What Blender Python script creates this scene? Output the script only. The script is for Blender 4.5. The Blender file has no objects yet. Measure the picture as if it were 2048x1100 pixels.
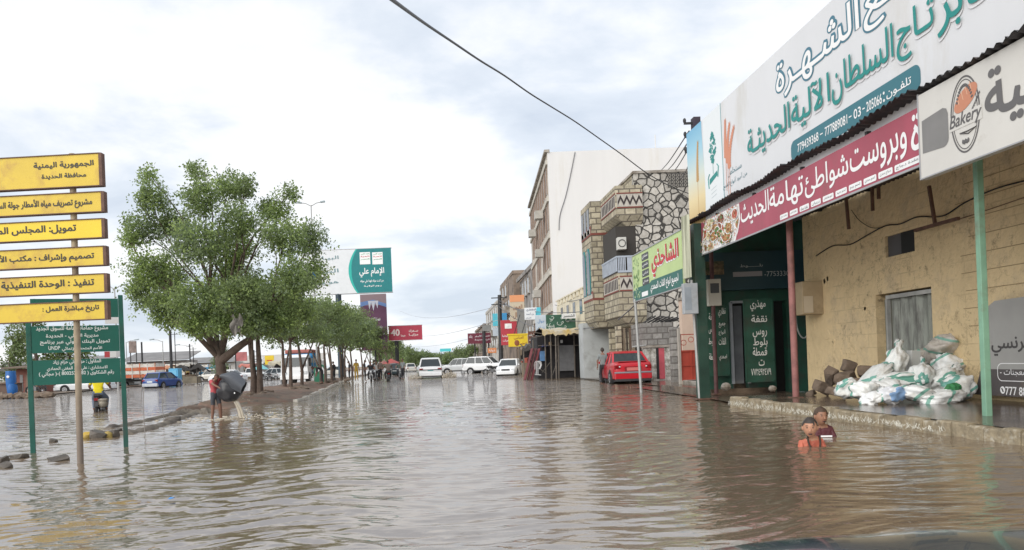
import bpy, bmesh, math, random, re, unicodedata
import numpy as np
from mathutils import Vector, Matrix, noise
from mathutils.geometry import delaunay_2d_cdt
R = math.radians; PI = math.pi
sc = bpy.context.scene; COL = sc.collection
random.seed(7)

# ------------------------------------------------------------------ camera, sky, sun, exposure
F, U0, V0, CZ, ROLL = 1500.0, 876.0, 727.0, 1.2, 0.0384      # focal length in photo pixels, vanishing point, eye height, roll
CR, SR = math.cos(ROLL), math.sin(ROLL)
cd = bpy.data.cameras.new('camera'); cam = bpy.data.objects.new('camera', cd); COL.objects.link(cam)
cd.sensor_width = 36; cd.lens = F / 2048 * 36
cd.shift_x = (1024 - U0) / 2048; cd.shift_y = (V0 - 550) / 2048
cd.clip_start = 0.05; cd.clip_end = 5000
cam.matrix_world = Matrix.Translation((0, 0, CZ)) @ Matrix.Rotation(R(90), 4, 'X') @ Matrix.Rotation(-ROLL, 4, 'Z')
sc.camera = cam

SUN_EL, SUN_AZ = R(33), R(222)                                # azimuth clockwise from the street's far end: behind and a little left
world = bpy.data.worlds.new('World'); sc.world = world; world.use_nodes = True
def build_world():
    nt = world.node_tree; N = nt.nodes; L = nt.links; N.clear()
    out = N.new('ShaderNodeOutputWorld'); bg = N.new('ShaderNodeBackground')
    sky = N.new('ShaderNodeTexSky'); sky.sky_type = 'NISHITA'; sky.sun_disc = False
    sky.sun_elevation = SUN_EL; sky.sun_rotation = SUN_AZ
    tc = N.new('ShaderNodeTexCoord'); sep = N.new('ShaderNodeSeparateXYZ'); L.new(tc.outputs['Generated'], sep.inputs[0])
    add = N.new('ShaderNodeMath'); add.operation = 'ADD'; add.inputs[1].default_value = 0.22
    mx = N.new('ShaderNodeMath'); mx.operation = 'MAXIMUM'; mx.inputs[1].default_value = 0.0
    L.new(sep.outputs[2], mx.inputs[0]); L.new(mx.outputs[0], add.inputs[0])
    dx = N.new('ShaderNodeMath'); dx.operation = 'DIVIDE'; L.new(sep.outputs[0], dx.inputs[0]); L.new(add.outputs[0], dx.inputs[1])
    dy = N.new('ShaderNodeMath'); dy.operation = 'DIVIDE'; L.new(sep.outputs[1], dy.inputs[0]); L.new(add.outputs[0], dy.inputs[1])
    cmb = N.new('ShaderNodeCombineXYZ'); L.new(dx.outputs[0], cmb.inputs[0]); L.new(dy.outputs[0], cmb.inputs[1]); cmb.inputs[2].default_value = 3.7
    n1 = N.new('ShaderNodeTexNoise'); n1.inputs['Scale'].default_value = 1.7; n1.inputs['Detail'].default_value = 8; n1.inputs['Roughness'].default_value = 0.56
    n1.inputs['Distortion'].default_value = 0.25
    L.new(cmb.outputs[0], n1.inputs['Vector'])
    n2 = N.new('ShaderNodeTexNoise'); n2.inputs['Scale'].default_value = 0.8; n2.inputs['Detail'].default_value = 3
    L.new(cmb.outputs[0], n2.inputs['Vector'])
    mixn = N.new('ShaderNodeMath'); mixn.operation = 'MULTIPLY_ADD'; mixn.inputs[1].default_value = 0.5
    L.new(n2.outputs[0], mixn.inputs[0])
    h = N.new('ShaderNodeMath'); h.operation = 'MULTIPLY'; h.inputs[1].default_value = 0.6; L.new(n1.outputs[0], h.inputs[0])
    L.new(h.outputs[0], mixn.inputs[2])
    ramp = N.new('ShaderNodeValToRGB'); e = ramp.color_ramp.elements
    e[0].position = 0.44; e[0].color = (0.60, 0.665, 0.76, 1); e[1].position = 0.66; e[1].color = (1.0, 1.0, 1.0, 1)
    m = e.new(0.52); m.color = (0.73, 0.785, 0.86, 1); m = e.new(0.575); m.color = (0.90, 0.92, 0.955, 1)
    L.new(mixn.outputs[0], ramp.inputs[0])
    cl = N.new('ShaderNodeVectorMath'); cl.operation = 'SCALE'; cl.inputs['Scale'].default_value = CLOUD / SKY
    L.new(ramp.outputs[0], cl.inputs[0])
    mix = N.new('ShaderNodeMixRGB'); mix.inputs[0].default_value = 0.93
    L.new(sky.outputs[0], mix.inputs[1]); L.new(cl.outputs[0], mix.inputs[2])
    bg.inputs['Strength'].default_value = SKY
    L.new(mix.outputs[0], bg.inputs[0]); L.new(bg.outputs[0], out.inputs[0])
SKY, CLOUD = 0.10, 0.625
build_world()
sl = bpy.data.lights.new('sun', 'SUN'); sun = bpy.data.objects.new('sun', sl); COL.objects.link(sun)
sl.energy = 1.5; sl.angle = R(60); sl.color = (1.0, 0.96, 0.9)
sun.rotation_euler = Vector((-math.sin(SUN_AZ) * math.cos(SUN_EL), -math.cos(SUN_AZ) * math.cos(SUN_EL), -math.sin(SUN_EL))).to_track_quat('-Z', 'Y').to_euler()
vs = sc.view_settings; vs.view_transform = 'Standard'; vs.look = 'None'; vs.exposure = 0.88; vs.gamma = 1
sc.cycles.max_bounces = 6; sc.cycles.use_denoising = True

# ------------------------------------------------------------------ measuring the photograph
def ab(u, v):
    du, dv = u - U0, v - V0
    return du * CR - dv * SR, dv * CR + du * SR
def at(u, v, Y):                       # point seen at a pixel at depth Y
    a, b = ab(u, v); return Vector((a / F * Y, Y, CZ - b / F * Y))
def on(u, v, z=0.0):                   # point seen at a pixel on the level z
    a, b = ab(u, v); Y = F * (CZ - z) / b; return Vector((a / F * Y, Y, z))
def atx(u, v, X):                      # point seen at a pixel on the plane x = X
    a, b = ab(u, v); Y = F * X / a; return Vector((X, Y, CZ - b / F * Y))

# ------------------------------------------------------------------ mesh helpers
class MB:
    def __init__(s): s.v = []; s.f = []; s.m = []
    def add(s, vs, fs, mi=0):
        n = len(s.v); s.v += [tuple(p) for p in vs]; s.f += [tuple(i + n for i in f) for f in fs]; s.m += [mi] * len(fs); return s
    def box(s, x0, x1, y0, y1, z0, z1, mi=0):
        return s.add([(x0,y0,z0),(x1,y0,z0),(x1,y1,z0),(x0,y1,z0),(x0,y0,z1),(x1,y0,z1),(x1,y1,z1),(x0,y1,z1)],
                     [(3,2,1,0),(4,5,6,7),(0,1,5,4),(1,2,6,5),(2,3,7,6),(3,0,4,7)], mi)
    def obox(s, c, size, rot=None, mi=0):
        b = MB().box(-size[0]/2, size[0]/2, -size[1]/2, size[1]/2, -size[2]/2, size[2]/2)
        M = (rot.to_matrix() if hasattr(rot, 'to_matrix') else rot) if rot is not None else Matrix.Identity(3)
        return s.add([M @ Vector(p) + Vector(c) for p in b.v], b.f, mi)
    def tube(s, pts, r, n=8, mi=0):
        pts = [Vector(p) for p in pts]; k = len(pts); rs = r if isinstance(r, (list, tuple)) else [r] * k
        rings = []; up = None
        for i, p in enumerate(pts):
            d = (pts[min(i+1, k-1)] - pts[max(i-1, 0)]).normalized()
            if up is None:
                up = Vector((0,0,1)) if abs(d.z) < .9 else Vector((1,0,0))
            x = d.cross(up); x = x.normalized() if x.length > 1e-6 else Vector((1,0,0)); y = x.cross(d).normalized(); up = y
            rings.append([p + (x * math.cos(2*PI*j/n) + y * math.sin(2*PI*j/n)) * rs[i] for j in range(n)])
        vs = [q for ring in rings for q in ring]
        fs = [(i*n+j, i*n+(j+1)%n, (i+1)*n+(j+1)%n, (i+1)*n+j) for i in range(k-1) for j in range(n)]
        fs += [tuple(reversed(range(n))), tuple((k-1)*n+j for j in range(n))]
        return s.add(vs, fs, mi)
    def cyl(s, a, b, r0, r1=None, n=12, mi=0): return s.tube([a, b], [r0, r0 if r1 is None else r1], n, mi)
    def bar(s, a, b, w, h=None, mi=0):           # a square bar from a to b
        a, b = Vector(a), Vector(b); d = b - a; q = d.to_track_quat('Z', 'Y')
        return s.obox((a + b) / 2, (w, h or w, d.length), q, mi)
    def loft(s, rings, mi=0, close=True, caps=True):
        n = len(rings[0]); k = len(rings); vs = [p for r in rings for p in r]
        m = n if close else n - 1
        fs = [(i*n+j, i*n+(j+1)%n, (i+1)*n+(j+1)%n, (i+1)*n+j) for i in range(k-1) for j in range(m)]
        if caps: fs += [tuple(reversed(range(n))), tuple((k-1)*n+j for j in range(n))]
        return s.add(vs, fs, mi)
    def ball(s, c, r, nu=12, nv=8, mi=0, fn=None):
        r = r if isinstance(r, (list, tuple)) else (r, r, r); vs = []; fs = []
        for i in range(nv + 1):
            t = PI * i / nv
            for j in range(nu):
                p = 2 * PI * j / nu; d = Vector((math.sin(t)*math.cos(p), math.sin(t)*math.sin(p), math.cos(t)))
                q = Vector((d.x*r[0], d.y*r[1], d.z*r[2]))
                if fn: q = fn(d, q)
                vs.append(q + Vector(c))
        for i in range(nv):
            for j in range(nu): fs.append((i*nu+j, (i+1)*nu+j, (i+1)*nu+(j+1)%nu, i*nu+(j+1)%nu))
        return s.add(vs, fs, mi)
    def torus(s, c, R0, r, axis='X', n=24, k=8, mi=0):
        vs = []; fs = []
        for i in range(n):
            a = 2*PI*i/n
            for j in range(k):
                b = 2*PI*j/k; q = (R0 + r*math.cos(b)); p = (r*math.sin(b), q*math.cos(a), q*math.sin(a))
                if axis == 'Y': p = (p[1], p[0], p[2])
                if axis == 'Z': p = (p[1], p[2], p[0])
                vs.append(Vector(p) + Vector(c))
        for i in range(n):
            for j in range(k): fs.append((i*k+j, ((i+1)%n)*k+j, ((i+1)%n)*k+(j+1)%k, i*k+(j+1)%k))
        return s.add(vs, fs, mi)
    def poly(s, pts, y0, y1, mi=0):              # outline in local x,z with thickness along y
        n = len(pts)
        vs = [(x, y0, z) for x, z in pts] + [(x, y1, z) for x, z in pts]
        fs = [tuple(range(n)), tuple(reversed(range(n, 2*n)))] + [(i, n+i, n+(i+1)%n, (i+1)%n) for i in range(n)]
        return s.add(vs, fs, mi)
    def build(s, name, mats, parent=None, smooth=None, loc=None, bevel=0, rotz=0):
        me = bpy.data.meshes.new(name); me.from_pydata(s.v, [], s.f)
        for m in (mats if isinstance(mats, (list, tuple)) else [mats]): me.materials.append(m)
        if any(s.m): me.polygons.foreach_set('material_index', s.m)
        if smooth is not None:
            me.polygons.foreach_set('use_smooth', [True] * len(s.f)); me.set_sharp_from_angle(angle=R(smooth))
        me.update()
        o = bpy.data.objects.new(name, me); COL.objects.link(o)
        if parent: o.parent = parent
        if loc is not None: o.location = loc
        if rotz: o.rotation_euler = (0, 0, rotz)
        if bevel:
            b = o.modifiers.new('bevel', 'BEVEL'); b.width = bevel; b.segments = 2; b.limit_method = 'ANGLE'
        return o
def tag(o, label=None, cat=None, group=None, kind=None):
    if label: o['label'] = label
    if cat: o['category'] = cat
    if group: o['group'] = group
    if kind: o['kind'] = kind
    return o
def thing(name, label, cat, loc=(0,0,0), rotz=0, group=None):
    o = bpy.data.objects.new(name, None); COL.objects.link(o); o.location = loc; o.rotation_euler = (0, 0, rotz)
    o.empty_display_size = .1
    return tag(o, label, cat, group)
def copy_tree(o, parent=None):
    c = o.copy(); COL.objects.link(c); c.parent = parent
    for ch in list(o.children): copy_tree(ch, c)
    return c
def again(o, label, loc, rotz=0, scale=1):
    c = copy_tree(o); c.location = loc; c.rotation_euler = (0, 0, rotz); c.scale = (scale,)*3; c['label'] = label
    return c

# ------------------------------------------------------------------ materials
MATS = {}
def mat(name, col, rough=.6, var=.12, scale=2.0, dirt=None, damt=.35, dscale=1.3, bump=0.0, bscale=25, metal=0.0, coat=0.0, spec=.5, stretch=None):
    if name in MATS: return MATS[name]
    m = bpy.data.materials.new(name); m.use_nodes = True; nt = m.node_tree; N = nt.nodes; L = nt.links
    b = N['Principled BSDF']; b.inputs['Roughness'].default_value = rough; b.inputs['Metallic'].default_value = metal
    b.inputs['Coat Weight'].default_value = coat; b.inputs['Specular IOR Level'].default_value = spec
    c = (*col, 1) if len(col) == 3 else col
    MATS[name] = m
    if var <= 0 and not dirt and not bump:
        b.inputs['Base Color'].default_value = c; return m
    tc = N.new('ShaderNodeTexCoord'); src = tc.outputs['Object']
    if stretch:
        mp = N.new('ShaderNodeMapping'); mp.inputs['Scale'].default_value = stretch; L.new(src, mp.inputs[0]); src = mp.outputs[0]
    n = N.new('ShaderNodeTexNoise'); n.inputs['Scale'].default_value = scale; n.inputs['Detail'].default_value = 6; n.inputs['Roughness'].default_value = .6
    L.new(src, n.inputs['Vector'])
    r = N.new('ShaderNodeValToRGB'); e = r.color_ramp.elements
    e[0].position = .3; e[1].position = .7
    e[0].color = tuple(max(0, x*(1-var)) for x in c[:3]) + (1,); e[1].color = tuple(min(1, x*(1+var)) for x in c[:3]) + (1,)
    L.new(n.outputs[0], r.inputs[0]); col_out = r.outputs[0]
    if dirt:
        n2 = N.new('ShaderNodeTexNoise'); n2.inputs['Scale'].default_value = dscale; n2.inputs['Detail'].default_value = 9; n2.inputs['Roughness'].default_value = .68
        L.new(src, n2.inputs['Vector'])
        r2 = N.new('ShaderNodeValToRGB'); r2.color_ramp.elements[0].position = .62 - damt*.35; r2.color_ramp.elements[1].position = .72 - damt*.2
        L.new(n2.outputs[0], r2.inputs[0])
        mx = N.new('ShaderNodeMixRGB'); mx.inputs[2].default_value = (*dirt, 1); L.new(col_out, mx.inputs[1])
        mu = N.new('ShaderNodeMath'); mu.operation = 'MULTIPLY'; mu.inputs[1].default_value = min(1, .45 + damt); L.new(r2.outputs[0], mu.inputs[0])
        L.new(mu.outputs[0], mx.inputs[0]); col_out = mx.outputs[0]
    L.new(col_out, b.inputs['Base Color'])
    if bump:
        n3 = N.new('ShaderNodeTexNoise'); n3.inputs['Scale'].default_value = bscale; n3.inputs['Detail'].default_value = 5
        L.new(src, n3.inputs['Vector'])
        bp = N.new('ShaderNodeBump'); bp.inputs['Strength'].default_value = min(1, bump); bp.inputs['Distance'].default_value = .03
        L.new(n3.outputs[0], bp.inputs['Height']); L.new(bp.outputs[0], b.inputs['Normal'])
    return m
def flat(name, col, rough=.5): return mat(name, col, rough, var=0)

# ------------------------------------------------------------------ lettering (Arabic letters joined by hand, then filled by winding number)
FORMS = {}
for c_ in range(0xFE80, 0xFEFD):
    d_ = unicodedata.decomposition(chr(c_)).split()
    FORMS.setdefault(''.join(chr(int(x, 16)) for x in d_[1:]), {})[d_[0].strip('<>')] = chr(c_)
def shape(s):
    toks = []; i = 0
    while i < len(s):
        if s[i] == '\u0644' and s[i:i+2] in FORMS and len(s[i:i+2]) == 2: toks.append(s[i:i+2]); i += 2
        else: toks.append(s[i]); i += 1
    dual = lambda t: (t in FORMS and 'medial' in FORMS[t]) or t == 'ـ'
    joins = lambda t: (t in FORMS and 'final' in FORMS[t]) or t == 'ـ'
    out = []
    for k, t in enumerate(toks):
        if t not in FORMS: out.append(t); continue
        p = k > 0 and dual(toks[k-1]) and 'final' in FORMS[t]; n = k+1 < len(toks) and dual(t) and joins(toks[k+1])
        f = 'medial' if p and n else 'final' if p else 'initial' if n else 'isolated'
        out.append(FORMS[t].get(f, FORMS[t].get('isolated', t)))
    res = []; run = []
    for ch in out:
        if re.match('[0-9A-Za-z٠-٩]', ch): run.append(ch)
        else:
            if run: res.append(''.join(run)); run = []
            res.append({'(': ')', ')': '('}.get(ch, ch))
    if run: res.append(''.join(run))
    return ''.join(reversed(res))
GLY = {}
def glyphs(s, bold=0.0, shear=0.0):
    key = (s, bold, shear)
    if key in GLY: return GLY[key]
    cu = bpy.data.curves.new('lettering', 'FONT'); cu.body = s if re.match('^[ -~]*$', s) else shape(s); cu.fill_mode = 'NONE'; cu.resolution_u = 3; cu.shear = shear
    o = bpy.data.objects.new('lettering', cu); COL.objects.link(o)
    dg = bpy.context.evaluated_depsgraph_get(); me = o.evaluated_get(dg).to_mesh()
    V = [(v.co.x, v.co.y) for v in me.vertices]; nb = {}
    for e in me.edges:
        a, b = e.vertices; nb.setdefault(a, []).append(b); nb.setdefault(b, []).append(a)
    seen = set(); loops = []
    for st in range(len(V)):
        if st in seen or st not in nb: continue
        lp = [st]; seen.add(st); cur = st; nxt = st + 1 if st + 1 in nb[st] else nb[st][0]
        while nxt not in seen:
            lp.append(nxt); seen.add(nxt); w = [x for x in nb[nxt] if x != cur]; cur, nxt = nxt, (w[0] if w else st)
        if len(lp) > 2: loops.append(np.array([V[i] for i in lp]))
    o.to_mesh_clear() if hasattr(o, 'to_mesh_clear') else None
    bpy.data.objects.remove(o); bpy.data.curves.remove(cu)
    L2 = []
    box = [(p.min(0), p.max(0)) for p in loops]
    ar = [float((p[:,0]*np.roll(p[:,1], -1) - np.roll(p[:,0], -1)*p[:,1]).sum()) for p in loops]
    for k, p in enumerate(loops):
        big = max((j for j in range(len(loops)) if (box[j][0] <= box[k][0] + 1e-6).all() and (box[j][1] >= box[k][1] - 1e-6).all()), key=lambda j: abs(ar[j]))
        SGN = 1.0 if ar[big] > 0 else -1.0
        if bold:
            d = np.roll(p, -1, 0) - np.roll(p, 1, 0); ln = np.hypot(d[:,0], d[:,1])[:,None] + 1e-9; n = np.c_[d[:,1], -d[:,0]] / ln
            L2.append(p + n * bold * SGN)
        else: L2.append(p)
    pts = []; edges = []
    for p in L2:
        n0 = len(pts); pts += [Vector(q) for q in p]; edges += [(n0+i, n0+(i+1) % len(p)) for i in range(len(p))]
    vo, eo, fo, *_ = delaunay_2d_cdt(pts, edges, [], 0, 1e-5)
    P = np.array([(q.x, q.y) for q in vo]); T = np.array([f for f in fo if len(f) == 3])
    c = P[T].mean(1); W = np.zeros(len(c))
    for p in L2:
        lo, hi = p.min(0), p.max(0); idx = np.where((c[:,0] > lo[0]-1e-6) & (c[:,0] < hi[0]+1e-6) & (c[:,1] > lo[1]) & (c[:,1] < hi[1]))[0]
        if not len(idx): continue
        q = np.roll(p, -1, 0); cx = c[idx,0][:,None]; cy = c[idx,1][:,None]
        up = (p[:,1] <= cy) & (q[:,1] > cy); dn = (p[:,1] > cy) & (q[:,1] <= cy)
        cr = (q[:,0]-p[:,0]) * (cy-p[:,1]) - (cx-p[:,0]) * (q[:,1]-p[:,1])
        W[idx] += (up & (cr > 0)).sum(1) - (dn & (cr < 0)).sum(1)
    T = T[np.abs(W) > .5]; used = np.unique(T); re_ = -np.ones(len(P), int); re_[used] = np.arange(len(used)); P = P[used]; T = re_[T]
    GLY[key] = (P, T); return GLY[key]
def text(mb, s, x0, x1, z0, z1, y=-.004, mi=0, bold=0.0, shear=0.0, slant=0.0):   # fit a line of writing into a box on a board's face
    P, T = glyphs(s, bold, shear); lo, hi = P.min(0), P.max(0)
    q = (P - lo) / (hi - lo)
    mb.add([(x0 + (x1-x0)*a, y, z0 + (z1-z0)*b + slant*a) for a, b in q], [tuple(t) for t in T], mi)
class Board:                                   # a board's own frame: x to the reader's right, z up, y into the board
    def __init__(s, loc, rotz): s.loc = Vector(loc); s.rotz = rotz; s.M = Matrix.Rotation(rotz, 3, 'Z'); s.n = s.M @ Vector((0, 1, 0))
    def px(s, u, v):
        a, b = ab(u, v); d = Vector((a/F, 1, -b/F)); o = Vector((0, 0, CZ))
        t = (s.loc - o).dot(s.n) / d.dot(s.n); q = s.M.transposed() @ (o + d*t - s.loc); return q.x, q.z
    def fit(s, mb, txt, u0, v0, u1, v1, mi=0, bold=0., y=-.004, shear=0.):   # v0 bottom at the left pixel column, v1 top at the right one
        x0, z0 = s.px(u0, v0); x1, z1 = s.px(u1, v1); text(mb, txt, x0, x1, z0, z1, y, mi, bold, shear)
    def quad(s, mb, pts, y=-.003, mi=0, th=0):
        q = [s.px(*p) for p in pts]; n = len(q); mb.add([(x, y, z) for x, z in q], [tuple(range(n))], mi)
def rrect(x0, x1, z0, z1, r, n=6):
    pts = []
    for cx, cz, a0 in ((x1-r, z1-r, 0), (x0+r, z1-r, 90), (x0+r, z0+r, 180), (x1-r, z0+r, 270)):
        pts += [(cx + r*math.cos(R(a0+90*i/n)), cz + r*math.sin(R(a0+90*i/n))) for i in range(n+1)]
    return pts
def flatpoly(mb, pts, y, mi=0): mb.add([(x, y, z) for x, z in pts], [tuple(range(len(pts)))], mi)
def ring(mb, cx, cz, rx, rz, w, y, mi=0, n=40):
    vs = []; 
    for i in range(n):
        a = 2*PI*i/n; vs += [(cx+rx*math.cos(a), y, cz+rz*math.sin(a)), (cx+(rx-w)*math.cos(a), y, cz+(rz-w)*math.sin(a))]
    mb.add(vs, [(2*i, 2*i+1, (2*i+3) % (2*n), (2*i+2) % (2*n)) for i in range(n)], mi)
# ------------------------------------------------------------------ the setting: ground, flood water, banks
M_mud = mat('mud', (.17, .115, .07), .45, .3, 1.5, dirt=(.07, .05, .035), damt=.5, bump=.6, bscale=8)
M_dust = mat('dusty_ground', (.3, .24, .17), .9, .2, .3, dirt=(.2, .16, .12), bump=.3)
M_conc = mat('concrete', (.36, .33, .29), .8, .18, 3, dirt=(.14, .11, .08), damt=.5, bump=.35)
M_pave = mat('wet_pavement', (.17, .125, .09), .16, .25, 1.2, dirt=(.06, .045, .035), damt=.6, dscale=1.0, bump=.12, bscale=14)
MB().add([(-1500,-60,-.35),(1500,-60,-.35),(1500,3000,-.35),(-1500,3000,-.35)], [(0,1,2,3)]).build('ground', M_dust).__setitem__('kind', 'structure')

def water_material():
    m = bpy.data.materials.new('flood_water'); m.use_nodes = True; N = m.node_tree.nodes; L = m.node_tree.links; b = N['Principled BSDF']
    tc = N.new('ShaderNodeTexCoord')
    n = N.new('ShaderNodeTexNoise'); n.inputs['Scale'].default_value = .22; n.inputs['Detail'].default_value = 5; L.new(tc.outputs['Object'], n.inputs['Vector'])
    r = N.new('ShaderNodeValToRGB'); e = r.color_ramp.elements; e[0].position = .3; e[1].position = .7
    e[0].color = (.135, .098, .065, 1); e[1].color = (.20, .148, .10, 1); L.new(n.outputs[0], r.inputs[0]); L.new(r.outputs[0], b.inputs['Base Color'])
    b.inputs['Roughness'].default_value = .025; b.inputs['IOR'].default_value = 3.8
    mp = N.new('ShaderNodeMapping'); mp.inputs['Scale'].default_value = (4.2, 11, 1); mp.inputs['Rotation'].default_value = (0, 0, .18); L.new(tc.outputs['Object'], mp.inputs[0])
    n3 = N.new('ShaderNodeTexNoise'); n3.inputs['Scale'].default_value = 1.0; n3.inputs['Detail'].default_value = 4; n3.inputs['Distortion'].default_value = .6; L.new(mp.outputs[0], n3.inputs['Vector'])
    mp2 = N.new('ShaderNodeMapping'); mp2.inputs['Scale'].default_value = (.8, 1.7, 1); mp2.inputs['Rotation'].default_value = (0, 0, -.12); L.new(tc.outputs['Object'], mp2.inputs[0])
    n4 = N.new('ShaderNodeTexNoise'); n4.inputs['Scale'].default_value = 1.0; n4.inputs['Detail'].default_value = 3; n4.inputs['Distortion'].default_value = .8; L.new(mp2.outputs[0], n4.inputs['Vector'])
    bp0 = N.new('ShaderNodeBump'); bp0.inputs['Distance'].default_value = .30; L.new(n4.outputs[0], bp0.inputs['Height'])
    spw = N.new('ShaderNodeSeparateXYZ'); L.new(tc.outputs['Object'], spw.inputs[0]); mrw = N.new('ShaderNodeMapRange'); mrw.inputs['From Min'].default_value = 10; mrw.inputs['From Max'].default_value = 38; mrw.inputs['To Min'].default_value = .055; mrw.inputs['To Max'].default_value = 1.0; L.new(spw.outputs[1], mrw.inputs[0]); L.new(mrw.outputs[0], bp0.inputs['Strength'])
    bp = N.new('ShaderNodeBump'); bp.inputs['Strength'].default_value = .26; bp.inputs['Distance'].default_value = .02; L.new(bp0.outputs[0], bp.inputs['Normal'])
    L.new(n3.outputs[0], bp.inputs['Height']); L.new(bp.outputs[0], b.inputs['Normal'])
    return m
def make_water():
    rng = np.random.default_rng(3)
    ys = [1.2]
    while ys[-1] < 46: ys.append(ys[-1] + max(.012, ys[-1]**2 / (F * CZ) * .85))
    ys = np.array(ys); nx = 520; t = np.linspace(-1, 1, nx)
    Y = np.repeat(ys[:,None], nx, 1); X = Y * (.0 + t[None,:] * .86) + .10 * Y
    X = np.clip(X, -60, 60)
    Z = np.zeros_like(X); step = np.gradient(ys)[:,None] * 2.2
    # gusts: the chop is livelier in some patches, nearly flat in others
    def lump(s, k):
        g = np.zeros_like(X)
        for _ in range(7):
            a, w = rng.uniform(0, 2*PI), s * rng.uniform(.6, 1.5); g += np.sin((X*np.cos(a)*.6 + Y*np.sin(a)) * 2*PI/w + rng.uniform(0, 6))
        return 1 / (1 + np.exp(-k * g / 2))
    patch = .45 + .9 * lump(7, 1.6)
    wx = X + .25*np.sin(Y*1.7+1) + .18*np.sin(Y*3.9 + X*.7); wy = Y + .22*np.sin(X*1.3) + .12*np.sin(X*3.1+2)
    for _ in range(60):
        lam = math.exp(rng.uniform(math.log(.10), math.log(.95))); a = rng.normal(PI/2 + .14, .28); k = 2*PI/lam
        amp = .0029 * lam * rng.uniform(.5, 1.3)
        fade = np.clip((lam - step) / (lam * .5 + 1e-6), 0, 1)
        ph = (wx*math.cos(a) + wy*math.sin(a)) * k + rng.uniform(0, 6.28); sn = np.sin(ph)
        Z += amp * fade * (sn + .25*np.sin(2*ph + 1.2)) * patch
    # a wake spreading from the boy who empties a tub, and from the two boys
    for (cx, cy, am, lam, ext) in ((-5.25, 18.6, .02, .5, 3.0), (4.6, 9.2, .008, .35, 1.8), (-5.1, 10.3, .006, .3, 1.0)):
        d = np.hypot(X-cx, Y-cy); Z += am * np.sin(d*2*PI/lam) * np.exp(-d/ext*1.6) * np.clip((lam-step)/lam*2, 0, 1)
    Z -= .0
    v = np.stack([X, Y, Z], -1).reshape(-1, 3).tolist(); nr = len(ys)
    i = np.arange(nr-1)[:,None]*nx + np.arange(nx-1)[None,:]
    f = np.stack([i, i+1, i+nx+1, i+nx], -1).reshape(-1, 4).tolist()
    n0 = len(v); ym = float(ys[-1]); xl, xr = float(X[-1,0]), float(X[-1,-1]); k = nr*nx
    far = [(xl, ym, 0), (xr, ym, 0), (60, 70, 0), (60, 420, 0), (-140, 420, 0), (-140, 160, 0)]
    v += far; f.append(tuple(range(n0, n0+6)))
    return v, f
wv, wf = make_water()
wm = MB(); wm.v = wv; wm.f = wf; wm.m = [0]*len(wf)
tag(wm.build('flood_water', water_material(), smooth=180), kind='structure')

# ---- the raised pavement before the shops, with its paint-flecked kerb
k0, k1 = on(1460, 814), on(2048, 892); dk = (k1 - k0).normalized(); k2 = k1 + dk * 5
def kz(p, hz): return (p.x, p.y, hz)
PZ = .24
Mk = mat('kerb_stone', (.25, .205, .135), .75, .30, 9, dirt=(.52, .49, .41), damt=.22, dscale=7, bump=.6, bscale=18)
pv = MB()
pv.add([(k0.x+.12, k0.y, PZ-.012), (9.6, 16.6, PZ-.012), (9.6, 2, .13), (k2.x+.14, k2.y, .13)], [(0,1,2,3)])
tag(pv.build('pavement', M_pave), kind='structure')
kb = MB(); nseg = 46; rr = random.Random(5)
for i in range(nseg):
    a = k0.lerp(k2, i/nseg); b = k0.lerp(k2, (i+1)/nseg - .0006)
    za = PZ - .1*i/nseg + rr.uniform(-.028, .004); w = .16 + rr.uniform(-.015, .015); o = rr.uniform(-.02, .012)
    n = Vector((dk.y, -dk.x, 0)); n = n if n.x > 0 else -n
    ring0 = [kz(a - n*o, -.3), kz(a - n*(o-.012), za-.025), kz(a + n*.03, za), kz(a + n*w, za), kz(a + n*w, -.3)]
    ring1 = [kz(b - n*o, -.3), kz(b - n*(o-.012), za-.025), kz(b + n*.03, za), kz(b + n*w, za), kz(b + n*w, -.3)]
    kb.loft([ring0, ring1])
# white scribbles of worn paint on the kerb's face
for i in range(430):
    t = rr.uniform(.0, .86)**1.1; p = k0.lerp(k1, t); zt = PZ - .1*t*.6
    n = Vector((dk.y, -dk.x, 0)); n = n if n.x > 0 else -n
    z0 = rr.uniform(.03, zt-.12); h = rr.uniform(.012, .075); dx = rr.uniform(-.09, .09); wd = rr.uniform(.003, .014)
    c = p - n*.028
    q = [c + dk*dx*0, c + dk*wd, c + dk*(dx+wd), c + dk*dx]
    kb.add([(q[0].x, q[0].y, z0), (q[1].x, q[1].y, z0), (q[2].x, q[2].y, z0+h), (q[3].x, q[3].y, z0+h)], [(0,1,2,3)], 1)
tag(kb.build('kerb', [Mk, flat('worn_white_paint', (.74, .72, .63), .8)]), kind='structure')
# lower wet pavement farther along (before the green shop, the gate and the stalls)
lp = MB(); lp.add([(k0.x+.3, 16.5, .05), (9.7, 16.7, .05), (9.7, 28, .05), (7.3, 28, .03), (7.0, 20, .02)], [(0,1,2,3,4)])
lp.add([(8.4, 28, .03), (14, 28, .03), (14, 62, .03), (8.6, 62, .03), (8.3, 44, .03)], [(0,1,2,3,4)])
lp.box(7.7, 9.5, 21.2, 26.0, -.2, .17); lp.box(8.5, 9.55, 21.6, 25.6, .17, .30)
tag(lp.build('lower_pavement', M_pave), kind='structure')

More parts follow.
